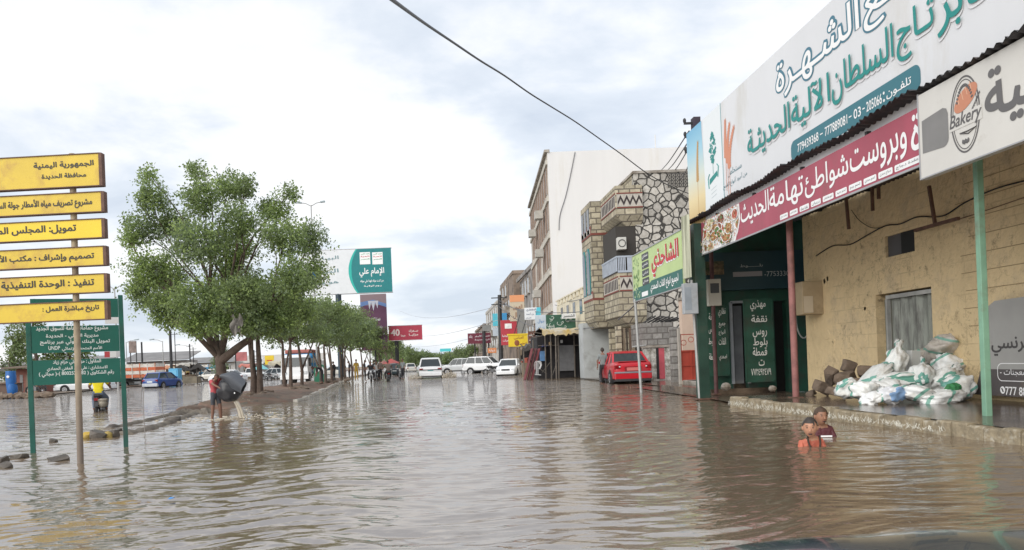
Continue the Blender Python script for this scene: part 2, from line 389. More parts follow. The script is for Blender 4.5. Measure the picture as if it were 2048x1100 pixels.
# ------------------------------------------------------------------ yellow shop building with its canopy
FX = 9.6                                     # plane of the shop front
def stucco():
    m = mat('ochre_stucco', (.72, .56, .325), .85, .14, .9, dirt=(.50, .40, .26), damt=.35, dscale=.9, bump=.75, bscale=9)
    if m.get('done'): return m
    m['done'] = 1; N = m.node_tree.nodes; L = m.node_tree.links; b = N['Principled BSDF']
    src = b.inputs['Base Color'].links[0].from_socket; tc = next(n for n in N if n.type == 'TEX_COORD')
    # dark pits and cracks where the render has fallen
    nz = N.new('ShaderNodeTexNoise'); nz.inputs['Scale'].default_value = 5; nz.inputs['Detail'].default_value = 8; nz.inputs['Roughness'].default_value = .75; L.new(tc.outputs['Object'], nz.inputs['Vector'])
    r = N.new('ShaderNodeValToRGB'); r.color_ramp.elements[0].position = .54; r.color_ramp.elements[1].position = .66; L.new(nz.outputs[0], r.inputs[0])
    big = N.new('ShaderNodeTexNoise'); big.inputs['Scale'].default_value = .55; big.inputs['Detail'].default_value = 3; L.new(tc.outputs['Object'], big.inputs['Vector'])
    r2 = N.new('ShaderNodeValToRGB'); r2.color_ramp.elements[0].position = .40; r2.color_ramp.elements[1].position = .56; L.new(big.outputs[0], r2.inputs[0])
    mu = N.new('ShaderNodeMath'); mu.operation = 'MULTIPLY'; L.new(r.outputs[0], mu.inputs[0]); L.new(r2.outputs[0], mu.inputs[1])
    vo = N.new('ShaderNodeTexVoronoi'); vo.feature = 'DISTANCE_TO_EDGE'; vo.inputs['Scale'].default_value = 1.7
    wob = N.new('ShaderNodeMixRGB'); wob.blend_type = 'ADD'; wob.inputs[0].default_value = .5; L.new(tc.outputs['Object'], wob.inputs[1]); L.new(nz.outputs[1], wob.inputs[2]); L.new(wob.outputs[0], vo.inputs['Vector'])
    r3 = N.new('ShaderNodeValToRGB'); r3.color_ramp.elements[0].color = (1,1,1,1); r3.color_ramp.elements[1].color = (0,0,0,1); r3.color_ramp.elements[1].position = .012; L.new(vo.outputs['Distance'], r3.inputs[0])
    cr = N.new('ShaderNodeMath'); cr.operation = 'MULTIPLY'; L.new(r3.outputs[0], cr.inputs[0]); L.new(r2.outputs[0], cr.inputs[1])
    mxm = N.new('ShaderNodeMath'); mxm.operation = 'MAXIMUM'; L.new(mu.outputs[0], mxm.inputs[0]); L.new(cr.outputs[0], mxm.inputs[1])
    sc_ = N.new('ShaderNodeMath'); sc_.operation = 'MULTIPLY'; sc_.inputs[1].default_value = .75; L.new(mxm.outputs[0], sc_.inputs[0])
    mx = N.new('ShaderNodeMixRGB'); mx.inputs[2].default_value = (.16, .115, .07, 1)
    sp = N.new('ShaderNodeSeparateXYZ'); L.new(wob.outputs[0], sp.inputs[0]); cb = N.new('ShaderNodeCombineXYZ'); L.new(sp.outputs[1], cb.inputs[0]); L.new(sp.outputs[2], cb.inputs[1]); wob2 = N.new('ShaderNodeMixRGB'); wob2.blend_type = 'ADD'; wob2.inputs[0].default_value = .03; L.new(tc.outputs['Object'], wob2.inputs[1]); L.new(nz.outputs[1], wob2.inputs[2]); L.new(wob2.outputs[0], sp.inputs[0])
    br = N.new('ShaderNodeTexBrick'); br.inputs['Scale'].default_value = 1; br.inputs['Brick Width'].default_value = .62; br.inputs['Row Height'].default_value = .30; br.inputs['Mortar Size'].default_value = .012; L.new(cb.outputs[0], br.inputs['Vector'])
    r4 = N.new('ShaderNodeValToRGB'); r4.color_ramp.elements[0].position = .50; r4.color_ramp.elements[1].position = .64; n5 = N.new('ShaderNodeTexNoise'); n5.inputs['Scale'].default_value = .8; n5.inputs['Detail'].default_value = 5; L.new(tc.outputs['Object'], n5.inputs['Vector']); L.new(n5.outputs[0], r4.inputs[0])
    m5 = N.new('ShaderNodeMath'); m5.operation = 'MULTIPLY'; L.new(br.outputs['Fac'], m5.inputs[0]); L.new(r4.outputs[0], m5.inputs[1]); m6 = N.new('ShaderNodeMath'); m6.operation = 'MULTIPLY'; m6.inputs[1].default_value = .32; L.new(m5.outputs[0], m6.inputs[0])
    m7 = N.new('ShaderNodeMath'); m7.operation = 'MAXIMUM'; L.new(m6.outputs[0], m7.inputs[0]); L.new(sc_.outputs[0], m7.inputs[1])
    L.new(src, mx.inputs[1]); L.new(m7.outputs[0], mx.inputs[0]); L.new(mx.outputs[0], b.inputs['Base Color'])
    return m
M_stucco = stucco()
M_rust = mat('rusty_iron', (.12, .065, .045), .75, .35, 8, bump=.3)
M_dark = mat('dark_iron', (.03, .03, .032), .6, .3, 6)
M_black = flat('black', (.012, .012, .013), .5)
sb = thing('shop_building', 'ochre stucco shop building with cracked render behind the heap of sacks', 'building', (FX, 19.5, 0))
dA, dB = atx(1755, 700, FX), atx(1867, 700, FX); dtop = atx(1867, 572, FX).z
vA, vB = atx(1770, 480, FX), atx(1829, 480, FX); vt, vb = atx(1829, 457, FX).z, atx(1829, 502, FX).z
def wall_y(y): return y - 19.5
wl = MB(); Wt = .32
def wbox(ya, yb, z0, z1, mb=wl, x0=0, x1=Wt, mi=0): mb.box(x0, x1, wall_y(ya), wall_y(yb), z0, z1, mi)
wbox(dA.y, 19.5, 0, vb); wbox(dA.y, 19.5, vb, 6.4)
wbox(3.0, dB.y, 0, 6.4); 
# between the two jambs: above the lintel, around the vent
ya, yb = dB.y, dA.y; va, vbb = vB.y, vA.y
wbox(ya, yb, dtop, vb); wbox(ya, max(ya, va), vb, 6.4); wbox(vbb, yb, vb, 6.4) if vbb < yb else None
wbox(max(ya, va), min(yb, vbb), vt, 6.4)
rr = random.Random(3)
for i in range(9):                         # scratched courses on the near bay
    z = 1.5 + i*.32
    wl.box(-.006, .001, wall_y(6), wall_y(dB.y - .9 + rr.uniform(-.2, .2)), z, z+.014, 1)
for i in range(26):                         # ragged bits of standing render
    y = rr.uniform(dA.y+.2, 19.3); z = rr.uniform(.35, 3.2); s = rr.uniform(.05, .22)
    pts = [(s*rr.uniform(.5, 1)*math.cos(a), s*rr.uniform(.5, 1)*math.sin(a)) for a in [i2*PI/4 for i2 in range(8)]]
    wl.add([(-.008, wall_y(y)+p, z+q) for p, q in pts] + [(.002, wall_y(y)+p*1.08, z+q*1.08) for p, q in pts],
           [tuple(range(8))] + [(j, 8+j, 8+(j+1) % 8, (j+1) % 8) for j in range(8)], 0)
wl.build('wall', [M_stucco, mat('scratched_line', (.34, .25, .14), .9)], sb)
bk = MB(); bk.box(.3, 7, -16.5, -.05, 0, 6.3); bk.build('rear_block', mat('dark_interior', (.02, .018, .016), .9), sb)
M_sheet = mat('weathered_sheet', (.31, .33, .29), .55, .25, 1.2, dirt=(.12, .12, .11), damt=.5, dscale=1.5, stretch=(1, 6, .6), bump=.3, bscale=3)
dr = MB(); nf = 26
xs = [(.18 + .05*math.sin(i*1.1) + .035*math.sin(i*2.7), wall_y(ya + (yb-ya)*i/nf)) for i in range(nf+1)]
dr.add([(x, y, PZ-.05) for x, y in xs] + [(x+.02*math.sin(y*9), y, dtop-.12) for x, y in xs], [(i, i+1, nf+2+i, nf+1+i) for i in range(nf)])
dd = dr.build('doorway_sheet', M_sheet, sb, smooth=60)
fr = MB(); fr.box(.05, .13, wall_y(ya), wall_y(yb)-.28, dtop-.12, dtop-.04); fr.box(.05, .13, wall_y(yb)-.32, wall_y(yb)-.27, PZ, dtop-.12); fr.box(.05, .13, wall_y(ya), wall_y(ya)+.05, PZ, dtop-.12)
fr.build('door_frame', mat('grey_metal', (.46, .46, .44), .5, .2, 4, metal=.3), sb)
vt_ = MB(); vt_.box(.035, .06, wall_y(vB.y), wall_y((vA.y+vB.y)/2), vb, vt, 0); vt_.box(.06, .09, wall_y((vA.y+vB.y)/2), wall_y(vA.y), vb, vt, 1)
vt_.build('wall_vent', [M_black, mat('vent_grey', (.10, .10, .105), .6)], sb)
pf = MB(); pf.box(-.05, .36, wall_y(3), wall_y(19.5)+.01, 6.4, 6.55); pf.build('parapet', M_stucco, sb)

# canopy: corrugated sheet on rafters, with battens below
CX0, CX1, CY0, CY1 = 6.79, 9.62, 4.0, 20.35
cn = thing('canopy', 'dark corrugated iron canopy over the pavement between the shop signs', 'canopy', (7.0, 12, 4.7))
cs = MB(); ny = 340; nxr = 5; rr = random.Random(9)
rag = [0.0]*(ny+1); w = 0
for i in range(ny+1):
    if i % 9 == 0: w = rr.uniform(-.07, .05)
    rag[i] = w
for th in (0, .012):
    g = []
    for i in range(ny+1):
        y = CY0 + (CY1-CY0)*i/ny
        for j in range(nxr+1):
            x = CX0 + rag[i] + (CX1-CX0)*j/nxr; z = 4.735 - .10*j/nxr + .028*math.sin(y*2*PI/.15) + .02*math.sin(y*1.9)*(1-j/nxr) + th
            g.append((x-7.0, y-12, z-4.7))
    cs.add(g, [(i*(nxr+1)+j, i*(nxr+1)+j+1, (i+1)*(nxr+1)+j+1, (i+1)*(nxr+1)+j) for i in range(ny) for j in range(nxr)])
cs.build('corrugated_sheet', mat('sooty_sheet', (.045, .042, .045), .55, .4, 4, dirt=(.10, .06, .04), damt=.3, metal=.2), cn, smooth=60)  # near-black base colour with brown patches
for k in range(8):
    y = 5.5 + k*2.15
    b = MB(); b.box(-.05, 2.55, y-12-.03, y-12+.03, -.13, -.07); b.build('rafter', M_dark, cn)
for x in (.3, 1.2, 2.1):
    b = MB(); b.box(x-.03, x+.03, -6.5, 8.3, -.19, -.131); b.build('purlin', M_dark, cn)

# ------------------------------------------------------------------ shop signs of the canopy
def board_at(name, label, cat, u, v, X, group=None):
    p = atx(u, v, X); t = thing(name, label, cat, p, R(-90), group); return t, Board(p, R(-90))
M_red = mat('maroon_vinyl', (.36, .065, .10), .45, .10, 1.2, dirt=(.24, .08, .085), damt=.3, dscale=.8, bump=.25, bscale=3, stretch=(1, 1, .35))
M_white = flat('white_print', (.82, .82, .82), .5)
M_teal = flat('teal_print', (.005, .23, .21), .5); M_tealblue = flat('teal_blue_print', (.035, .16, .20), .5); M_ink = flat('dark_print', (.05, .055, .06), .5)
M_alu = mat('aluminium_frame', (.42, .42, .43), .4, .1, metal=.5)
# red restaurant sign
RX = 6.9
rs, rb = board_at('restaurant_sign', 'maroon restaurant sign with white lettering and a food picture at its far end', 'sign', 1380, 519, RX)
x1 = rb.px(1843, 318)[0]; zt = rb.px(1380, 458)[1]
b = MB(); b.box(0, x1-.004, 0, .08, 0, zt); b.build('sign_panel', M_red, rs)
b = MB(); b.box(-.02, x1-.004, -.02, .0, -.035, -.002); b.box(-.03, -.002, -.02, .08, -.035, zt); b.build('frame', M_alu, rs)
lt = MB()
for s, u0, v0, u1, v1 in (('الحديث', 1483, 455, 1537, 372), ('تهامة', 1540, 425, 1606, 342), ('شواطئ', 1611, 396, 1696, 300), ('وبروست', 1702, 370, 1813, 246), ('ة', 1823, 290, 1842, 222)):
    x0_, z0_ = rb.px(u0, v0); xe, ze = rb.px(u1, v1); text(lt, s, x0_, xe, max(.18, min(z0_, .22)), min(.80*zt/.83, max(ze, .66)), -.006, 0, .010)
lt.build('lettering', M_white, rs)
pl = MB(); pt = MB(); words = ['عقدة دجاج', 'عقدة لحم', 'عقدة سمك', 'زربيان', 'لحم مقشقش', 'لحم حنيذ', 'لحم برم', 'لحم مندي', 'دجاج مندي']
px = [1557, 1577, 1597, 1620, 1644, 1670, 1697, 1727, 1757, 1790, 1826]
for i in range(len(px)-1):
    xa, xb = rb.px(px[i]+2, 400)[0], rb.px(px[i+1]-2, 400)[0]
    if i == 9: xb = x1 - .01
    flatpoly(pl, rrect(xa, xb, .035, .135, .025), -.004); text(pt, words[i % 9], xa+.04, xb-.04, .055, .115, -.007)
pl.build('white_label', M_white, rs); pt.build('small_lettering', M_ink, rs)
fd = MB(); fx0, fx1 = rb.px(1404, 500)[0], rb.px(1480, 450)[0]; rr = random.Random(12)
pts = [(fx0, .004), (fx0+.04, .3), (fx0+.2, .62), (fx0+.35, zt-.01), (fx1, zt-.01), (fx1+.03, zt*.55), (fx1-.12, .18), (fx1-.28, .004)]
flatpoly(fd, pts, -.003, 0)
cols = [3, 2, 1, 4, 5]
def inside(x, z):
    c = False
    for i in range(len(pts)):
        (xa, za), (xb, zb) = pts[i], pts[i-1]
        if (za > z) != (zb > z) and x < (xb-xa)*(z-za)/(zb-za)+xa: c = not c
    return c
for i in range(30):
    x, z = rr.uniform(fx0+.1, fx1-.02), rr.uniform(.08, zt-.08)
    if not inside(x, z): continue
    rx, rz = rr.uniform(.16, .32), rr.uniform(.09, .15); ya_ = -.005 - i*.0011
    e = [(x+rx*math.cos(t*.5236), z+rz*math.sin(t*.5236)) for t in range(12)]; e = [q for q in e if inside(*q)]
    if len(e) < 6: continue
    flatpoly(fd, e, ya_, 0); flatpoly(fd, [(x+(p-x)*.82, z+(q-z)*.82) for p, q in e], ya_-.0005, rr.choice(cols))
for i in range(520):
    x, z = rr.uniform(fx0, fx1), rr.uniform(.02, zt-.02)
    if not inside(x, z): continue
    s = rr.uniform(.012, .035); a0 = rr.uniform(0, 6)
    flatpoly(fd, [(x+s*rr.uniform(.6, 1.2)*math.cos(a0+k*1.05), z+s*rr.uniform(.5, 1)*math.sin(a0+k*1.05)) for k in range(6)], -.040-i*.00003, rr.choice([1, 2, 3, 4, 5]))
# little white goat at the far end
gx = rb.px(1392, 490)[0]; gz = .42
for poly in ([(-.11,0),(.10,.02),(.10,.13),(-.10,.12)], [(.05,.08),(.13,.30),(.17,.30),(.11,.06)], [(.08,.28),(.20,.24),(.20,.29),(.14,.33)], [(-.11,.02),(-.10,-.20),(-.075,-.20),(-.06,.02)], [(.04,.02),(.06,-.22),(.09,-.22),(.10,.03)], [(-.04,.02),(-.05,-.17),(-.03,-.17),(-.01,.02)], [(-.11,.10),(-.15,.18),(-.12,.17)]):
    flatpoly(fd, [(gx+p*.8, gz+q) for p, q in poly], -.0045, 6)
fd.build('food_picture', [M_white, flat('rice', (.62,.55,.36)), flat('bread', (.42,.22,.08)), flat('meat', (.25,.09,.05)), flat('herbs', (.10,.22,.06)), flat('tomato', (.45,.09,.05)), flat('goat_white', (.7,.7,.72))], rs)

# bakery sign
bs, bb = board_at('bakery_sign', 'dusty white bakery sign with a round bread emblem and grey lettering', 'sign', 1843, 357, 6.85)
zt = bb.px(1843, 188)[1]; W = 6.5
b = MB(); b.box(0, W, 0, .09, 0, zt); b.build('sign_panel', mat('dusty_white_panel', (.60, .585, .55), .5, .06, 1, dirt=(.34, .30, .25), damt=.12, dscale=.7), bs)
b = MB(); b.box(-.02, 0, -.01, .09, -.02, zt+.02); b.box(0, W, -.01, .09, -.02, -.002); b.build('frame', M_alu, bs)
M_gr = flat('grey_print', (.105, .10, .10))
g = MB(); xa, za = bb.px(1848, 305); xb, zb = bb.px(1891, 231)
flatpoly(g, [(xa-.02, .33), (xb-.05, .30)] + [(xb-.05+.1*math.sin(R(t)), .4-.1*math.cos(R(t))) for t in (30, 60, 90)] + [(xb+.05-.1*(1-math.cos(R(t))), .72+.1*math.sin(R(t))) for t in (0, 45, 90)] + [(xa-.02, .78)], -.003)
g.build('grey_tab', mat('grey_tab', (.20, .195, .19), .5), bs)
em = MB(); cx = (bb.px(1903, 240)[0] + bb.px(1960, 240)[0])/2; rx = (bb.px(1961, 240)[0] - bb.px(1901, 240)[0])/2; cz = zt*.52; rz = .49
ring(em, cx, cz, rx, rz, .022, -.004, 0); ring(em, cx, cz, rx-.04, rz-.045, .012, -.004, 0)
em.box(cx-rx-.03, cx+rx+.03, -.005, -.0045, cz-.15, cz+.03, 2)
flatpoly(em, [(cx+.235*math.cos(t*.3142)*math.cos(.5)-.12*math.sin(t*.3142)*math.sin(.5)+.02, cz+.2+.235*math.cos(t*.3142)*math.sin(.5)+.12*math.sin(t*.3142)*math.cos(.5)) for t in range(20)], -.0045, 1)
for k in range(4):
    x = cx-.1+k*.075; z = cz+.15+k*.042; flatpoly(em, [(x, z), (x+.012, z-.005), (x-.015, z+.11), (x-.028, z+.10)], -.006, 3)
text(em, 'Bakery', cx-rx-.02, cx+rx+.03, cz-.17, cz+.05, -.007, 0, .02, .25)
em.tube([(cx-.1, -.006, cz-.22), (cx+.05, -.006, cz-.26), (cx+.2, -.006, cz-.21), (cx+.05, -.006, cz-.225), (cx-.1, -.006, cz-.22)], .008, 4)
for k in range(5): em.ball((cx-.05+.024*k, -.006, cz-.34-.012*(k % 2)), (.018, .003, .03), 8, 4)
for k in range(7): flatpoly(em, [(cx+.12+.02*k, cz+.02+.025*k), (cx+.16+.02*k, cz+.02+.025*k), (cx+.15+.02*k, cz+.055+.025*k)], -.0062, 0)
for k in range(15):
    a = R(150 - k*8.6); x = cx+(rx-.11)*math.cos(a); z = cz+(rz-.12)*math.sin(a); em.obox((x, -.006, z), (.026, .003, .035), Matrix.Rotation(-a+PI/2, 3, 'Y'), 0)
em.build('round_emblem', [M_gr, flat('loaf', (.52, .22, .13)), flat('panel_white', (.60, .585, .55)), flat('loaf_cut', (.66, .40, .27))], bs)
lt = MB(); xa, za = bb.px(1972, 265); text(lt, 'الآلية', xa, xa+1.5, .26, 1.0, -.005, 0, .022); lt.build('lettering', flat('mid_grey_print', (.12, .115, .115)), bs)

# tall white signboard above the canopy
ws, wb = board_at('bakery_signboard', 'tall white signboard with teal lettering above the canopy roof', 'signboard', 1380, 455, 7.02)
zt = wb.px(1380, 262)[1]; W = 17.5; z0 = -.06
b = MB(); b.box(0, W, 0, .12, z0, zt); b.build('sign_panel', mat('white_panel', (.66, .67, .69), .45, .04, .6, dirt=(.56, .55, .52), damt=.26, dscale=.9, bump=.12, bscale=2, stretch=(1, 1, .3)), ws)
def wheat_mat():
    m = bpy.data.materials.new('wheat_field_print'); m.use_nodes = True; N = m.node_tree.nodes; L = m.node_tree.links; bs_ = N['Principled BSDF']; bs_.inputs['Roughness'].default_value = .5
    tc = N.new('ShaderNodeTexCoord'); sp = N.new('ShaderNodeSeparateXYZ'); L.new(tc.outputs['Object'], sp.inputs[0])
    mr = N.new('ShaderNodeMapRange'); mr.inputs['From Min'].default_value = 0; mr.inputs['From Max'].default_value = 2.6; L.new(sp.outputs[2], mr.inputs[0])
    r = N.new('ShaderNodeValToRGB'); e = r.color_ramp.elements; e[0].color = (.62, .42, .16, 1); e[1].color = (.16, .42, .62, 1)
    for p, c in ((.25, (.75, .62, .35, 1)), (.5, (.62, .68, .62, 1)), (.75, (.32, .58, .72, 1))): q = e.new(p); q.color = c
    L.new(mr.outputs[0], r.inputs[0]); L.new(r.outputs[0], bs_.inputs['Base Color']); return m
wp = MB(); xw = wb.px(1410, 400)[0]; xs1 = wb.px(1444, 300)[0]
edge = [(xw+.06*math.sin(k*.6), z0+(zt-z0)*k/8) for k in range(9)]
flatpoly(wp, [(0, z0), ] + edge + [(0, zt)], -.003, 0)
M_wheat = flat('wheat', (.48, .28, .09)); M_wheat2 = flat('wheat_pink', (.60, .24, .14))
def ear(mb, x, z, h, lean, mi):
    n = 14
    for k in range(n):
        t = k/n; cx_, cz_ = x+lean*t*t, z+h*t; s = .10*(1-.5*t)
        for sg in (-1, 1): flatpoly(mb, [(cx_, cz_), (cx_+sg*s*1.0, cz_+.05), (cx_+sg*s*.75, cz_+.16), (cx_, cz_+.1)], -.006-.0001*k, mi)
    mb.add([(x-.012, -.005, z-h*.9), (x+.012, -.005, z-h*.9), (x+.012, -.005, z), (x-.012, -.005, z)], [(0,1,2,3)], mi)
ear(wp, xw*.62, 1.05, 1.0, .12, 1)
for i, le in enumerate((.05, .22, .38)): ear(wp, xs1+.22+.10*i, 1.15-.15*i, .85, le, 2)
wp.build('wheat_picture', [wheat_mat(), M_wheat, M_wheat2], ws)
eb = MB(); cxm = (xw + xs1)/2 + .02; wv_ = xs1 - xw
eb.add([(xw+.02, -.002, z0), (xs1+.04, -.002, z0), (xs1, -.002, zt), (xw+.04, -.002, zt)], [(0,1,2,3)], 0)
eb.add([(xs1+.03, -.004, z0+.2), (xs1+.06, -.004, z0+.2), (xs1+.01, -.004, zt), (xs1-.02, -.004, zt)], [(0,1,2,3)], 2)
eb.add([(cxm-.015, -.004, 1.0), (cxm+.015, -.004, 1.0), (cxm+.01, -.004, 1.45), (cxm-.01, -.004, 1.45)], [(0,1,2,3)], 1)
rr = random.Random(4)
for k in range(70):                       # a printed tree of many small leaves
    zz = 1.28 + .72*rr.random(); wd = .24*math.sin(min(1, (zz-1.22)/.5)*PI/2)*(1 if zz < 1.7 else (2.05-zz)/.35); x = cxm + rr.uniform(-1, 1)*max(.03, wd); s = rr.uniform(.04, .08)
    flatpoly(eb, [(x-s, zz), (x, zz-s*.7), (x+s, zz), (x, zz+s*.9)], -.0042-.00005*k, 1)
flatpoly(eb, [(cxm-.26, .78), (cxm+.26, .90), (cxm+.26, 1.02), (cxm-.26, .92)], -.005, 1)
eb.tube([(cxm-.30, -.006, .70), (cxm-.34, -.006, .95), (cxm-.24, -.006, 1.05)], .014, 4, 1); eb.tube([(cxm+.30, -.006, .85), (cxm+.36, -.006, 1.1), (cxm+.26, -.006, 1.18)], .014, 4, 1)
for k in range(3): flatpoly(eb, [(cxm-.18, .42+.1*k), (cxm+.18, .46+.1*k), (cxm+.18, .475+.1*k), (cxm-.18, .435+.1*k)], -.004, 3)
eb.build('tree_emblem', [flat('pale_print', (.74, .78, .80)), M_teal, flat('teal_line', (.12, .35, .38)), flat('faint_print', (.45, .52, .55))], ws)
sm = MB()
wb.fit(sm, 'مستخلص', 1456, 356, 1483, 322); wb.fit(sm, 'من أجود أنواع القمح', 1447, 382, 1494, 338)
sm.build('small_lettering', M_tealblue, ws)
# middle line: teal raised letters over a white edge
lt = MB()
mid = [('الحديثـة', 1498, 315, 1582, 228), ('الآلية', 1586, 258, 1662, 165), ('السلطان', 1668, 220, 1790, 80), ('تـاج', 1798, 130, 1872, 18), ('مخابز', 1880, 95, 2062, -60)]
for s, u0, v0, u1, v1 in mid:
    xa, za = wb.px(u0, v0); xb, zb = wb.px(u1, v1); za = .72; zb = 1.40
    text(lt, s, xa, xb, za, zb, -.03, 0, .012); text(lt, s, xa-.025, xb-.025, za-.045, zb-.045, -.012, 1, .03)
lt.build('lettering', [M_teal, flat('letter_edge', (.70, .70, .72))], ws)
# upper line: outlined letters, dark rim round a white heart
lt = MB()
for s, u0, u1, z_0, z_1 in (('الشـهـرة', 1549, 1722, 1.50, 2.30), ('مصانـع', 1728, 1990, 1.50, 2.30)):
    xa = wb.px(u0, 120)[0]; xb = wb.px(u1, 30)[0]
    text(lt, s, xa, xb, z_0, z_1, -.006, 0, .06)
    text(lt, s, xa+.045, xb-.045, z_0+.03, z_1-.03, -.010, 1, .012)
lt.build('outlined_lettering', [flat('slate_print', (.05, .17, .24)), M_white], ws)
ph = MB(); xa = wb.px(1583, 320)[0]; xb = wb.px(1842, 160)[0]
flatpoly(ph, rrect(xa, xb, .19, .58, .14), -.004, 0)
for s, u0, u1, in (('779439368', 1594, 1636), ('-', 1640, 1645), ('777889081', 1650, 1695), ('-', 1699, 1704), ('03', 1709, 1723), ('-', 1727, 1731), ('205066', 1735, 1766), (':', 1769, 1772), ('تلفـون', 1776, 1826)):
    x0_, x1_ = wb.px(u0, 250)[0], wb.px(u1, 230)[0]
    text(ph, s, x0_, x1_, .385 if s == '-' else .31, .405 if s == '-' else .47, -.008, 1, .012)
ph.build('phone_strip', [M_tealblue, M_white], ws)
b = MB()
for x in np.arange(.6, W, 1.6): b.bar((x, .14, -.05), (x, .14, zt), .05); b.bar((x, .15, zt*.8), (x, 1.6, .0), .04)
b.build('sign_bracing', M_dark, ws)
# ------------------------------------------------------------------ posts, boxes and the green shop
M_gpost = mat('pale_green_paint', (.20, .37, .26), .5, .15, 3, dirt=(.17, .15, .10), damt=.3)
M_pinkrust = mat('pink_rust_paint', (.26, .11, .10), .7, .25, 4, dirt=(.10, .05, .04), damt=.4)
M_dgreen = mat('dark_green_paint', (.018, .05, .036), .45, .3, 2, dirt=(.06, .06, .045), damt=.25)
M_green = mat('shop_green', (.022, .085, .058), .5, .3, 1.5, dirt=(.05, .06, .05), damt=.35)
M_grey = mat('grey_paint', (.34, .36, .38), .5, .12, 3, dirt=(.18, .16, .13), damt=.2)
M_galv = mat('galvanised_pole', (.38, .38, .37), .5, .15, 5, metal=.3)
def post(name, label, u, v, z0, z1, w, m, rnd=False, lean=(0,0), group=None):
    p = on(u, v, z0); t = thing(name, label, 'post', p, 0, group); b = MB()
    top = (lean[0], lean[1], z1-z0)
    if rnd: b.tube([(0,0,-.3), top], w/2, 10); b.build('shaft', m, t, smooth=40)
    else: b.bar((0,0,-.3), top, w); b.build('shaft', m, t, bevel=.008)
    c = MB(); c.box(-w*.9, w*.9, -w*.9, w*.9, -.02, .015); c.build('base_plate', M_rust, t); return t
post('canopy_post', 'pale green square canopy post in front of the grey menu board', 1975, 838, .14, 4.56, .088, M_gpost)
post('canopy_post', 'rusty pink round canopy post at the end of the raised kerb', 1592, 795, .22, 4.6, .13, M_pinkrust, True)
post('canopy_post', 'thick dark green canopy post beside the grey meter cabinet', 1407, 797, .03, 4.55, .27, M_dgreen)
post('canopy_post', 'thin dark red canopy post just right of the thick green one', 1433, 788, .06, 4.55, .11, mat('dark_red_iron', (.10, .045, .045), .7, .3, 5), True)
p = on(1400, 800, 0); t = thing('meter_pole', 'thin leaning grey pole that holds a meter cabinet', 'pole', p)
b = MB(); tp = at(1383, 560, p.y) - p; b.tube([(0,0,-.3), tp], .035, 8); b.build('shaft', M_galv, t, smooth=40)
c0 = at(1381, 628, p.y-.1) - p; b = MB(); b.box(c0.x-.19, c0.x+.17, -.22, -.04, c0.z, c0.z+.78); mc = b.build('cabinet', M_grey, t, bevel=.01)
b = MB(); b.box(c0.x-.17, c0.x-.0, -.225, -.221, c0.z+.1, c0.z+.68); b.build('cabinet_door', mat('cabinet_door_grey', (.24, .27, .30), .5, .2), mc)
gp = on(1283, 785, 0); t = thing('sign_pole', 'slim grey pole in the water under the far end of the pale green sign', 'pole', gp)
b = MB(); tp = at(1270, 598, gp.y) - gp; b.tube([(0,0,-.3), tp], .045, 8); b.build('shaft', M_galv, t, smooth=40)
b = MB(); b.tube([(-.25,0,1.5), (.2,0,1.53)], .03, 6); b.build('cross_bar', M_galv, t)

GY = 21.3
gs = thing('green_shop', 'dark green painted shop front with white writing on its doors', 'shop', (7.65, GY, 0))
def gx_(u, v): q = at(u, v, GY); return q.x - 7.65, q.z
b = MB(); xa, za = gx_(1460, 605); xb, _ = gx_(1492, 605); xc, zc = gx_(1547, 600); xd, _ = gx_(1572, 600); zl = za
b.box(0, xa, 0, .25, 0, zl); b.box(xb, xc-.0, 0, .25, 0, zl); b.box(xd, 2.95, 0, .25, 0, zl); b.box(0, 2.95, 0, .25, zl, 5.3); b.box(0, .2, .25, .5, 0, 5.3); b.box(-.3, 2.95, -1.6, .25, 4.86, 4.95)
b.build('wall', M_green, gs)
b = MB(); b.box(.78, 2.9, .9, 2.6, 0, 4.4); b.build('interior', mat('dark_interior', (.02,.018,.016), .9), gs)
hb = Board((7.65, GY-.28, 0), 0)
b = MB(); xh0, zh0 = hb.px(1386, 583); xh1, zh1 = hb.px(1612, 520); b.box(xh0, xh1, -.28, -.0, zh0, zh1+.3); hd = b.build('header_board', mat('blue_green_board', (.022, .06, .075), .4, .2, 1), gs)
lt = MB(); 
def hfit(s, u0, v0, u1, v1, bold=0): 
    x0_, z0_ = hb.px(u0, v0); x1_, z1_ = hb.px(u1, v1); text(lt, s, x0_, x1_, z0_, z1_, -.285, 0, bold)
hfit('بلــــــوط', 1480, 536, 1525, 527); hfit('-7753330', 1529, 553, 1578, 541)
b2 = MB(); x0_, z0_ = hb.px(1466, 554); x1_, z1_ = hb.px(1524, 542); b2.box(x0_, x1_, -.288, -.281, z0_, z1_)
lt.build('lettering', flat('pale_lettering', (.45, .48, .48)), hd); b2.build('blank_label', flat('blank_label_grey', (.30, .29, .30)), hd)
b2 = MB(); x0_, z0_ = hb.px(1393, 551); x1_, z1_ = hb.px(1447, 522); b2.box(x0_, x1_, -.287, -.281, z0_, z1_)
b2.build('leaf_picture', mat('leaf_print', (.17, .12, .07), .5, .6, 9, dirt=(.03, .05, .025), damt=.6, dscale=5), hd)
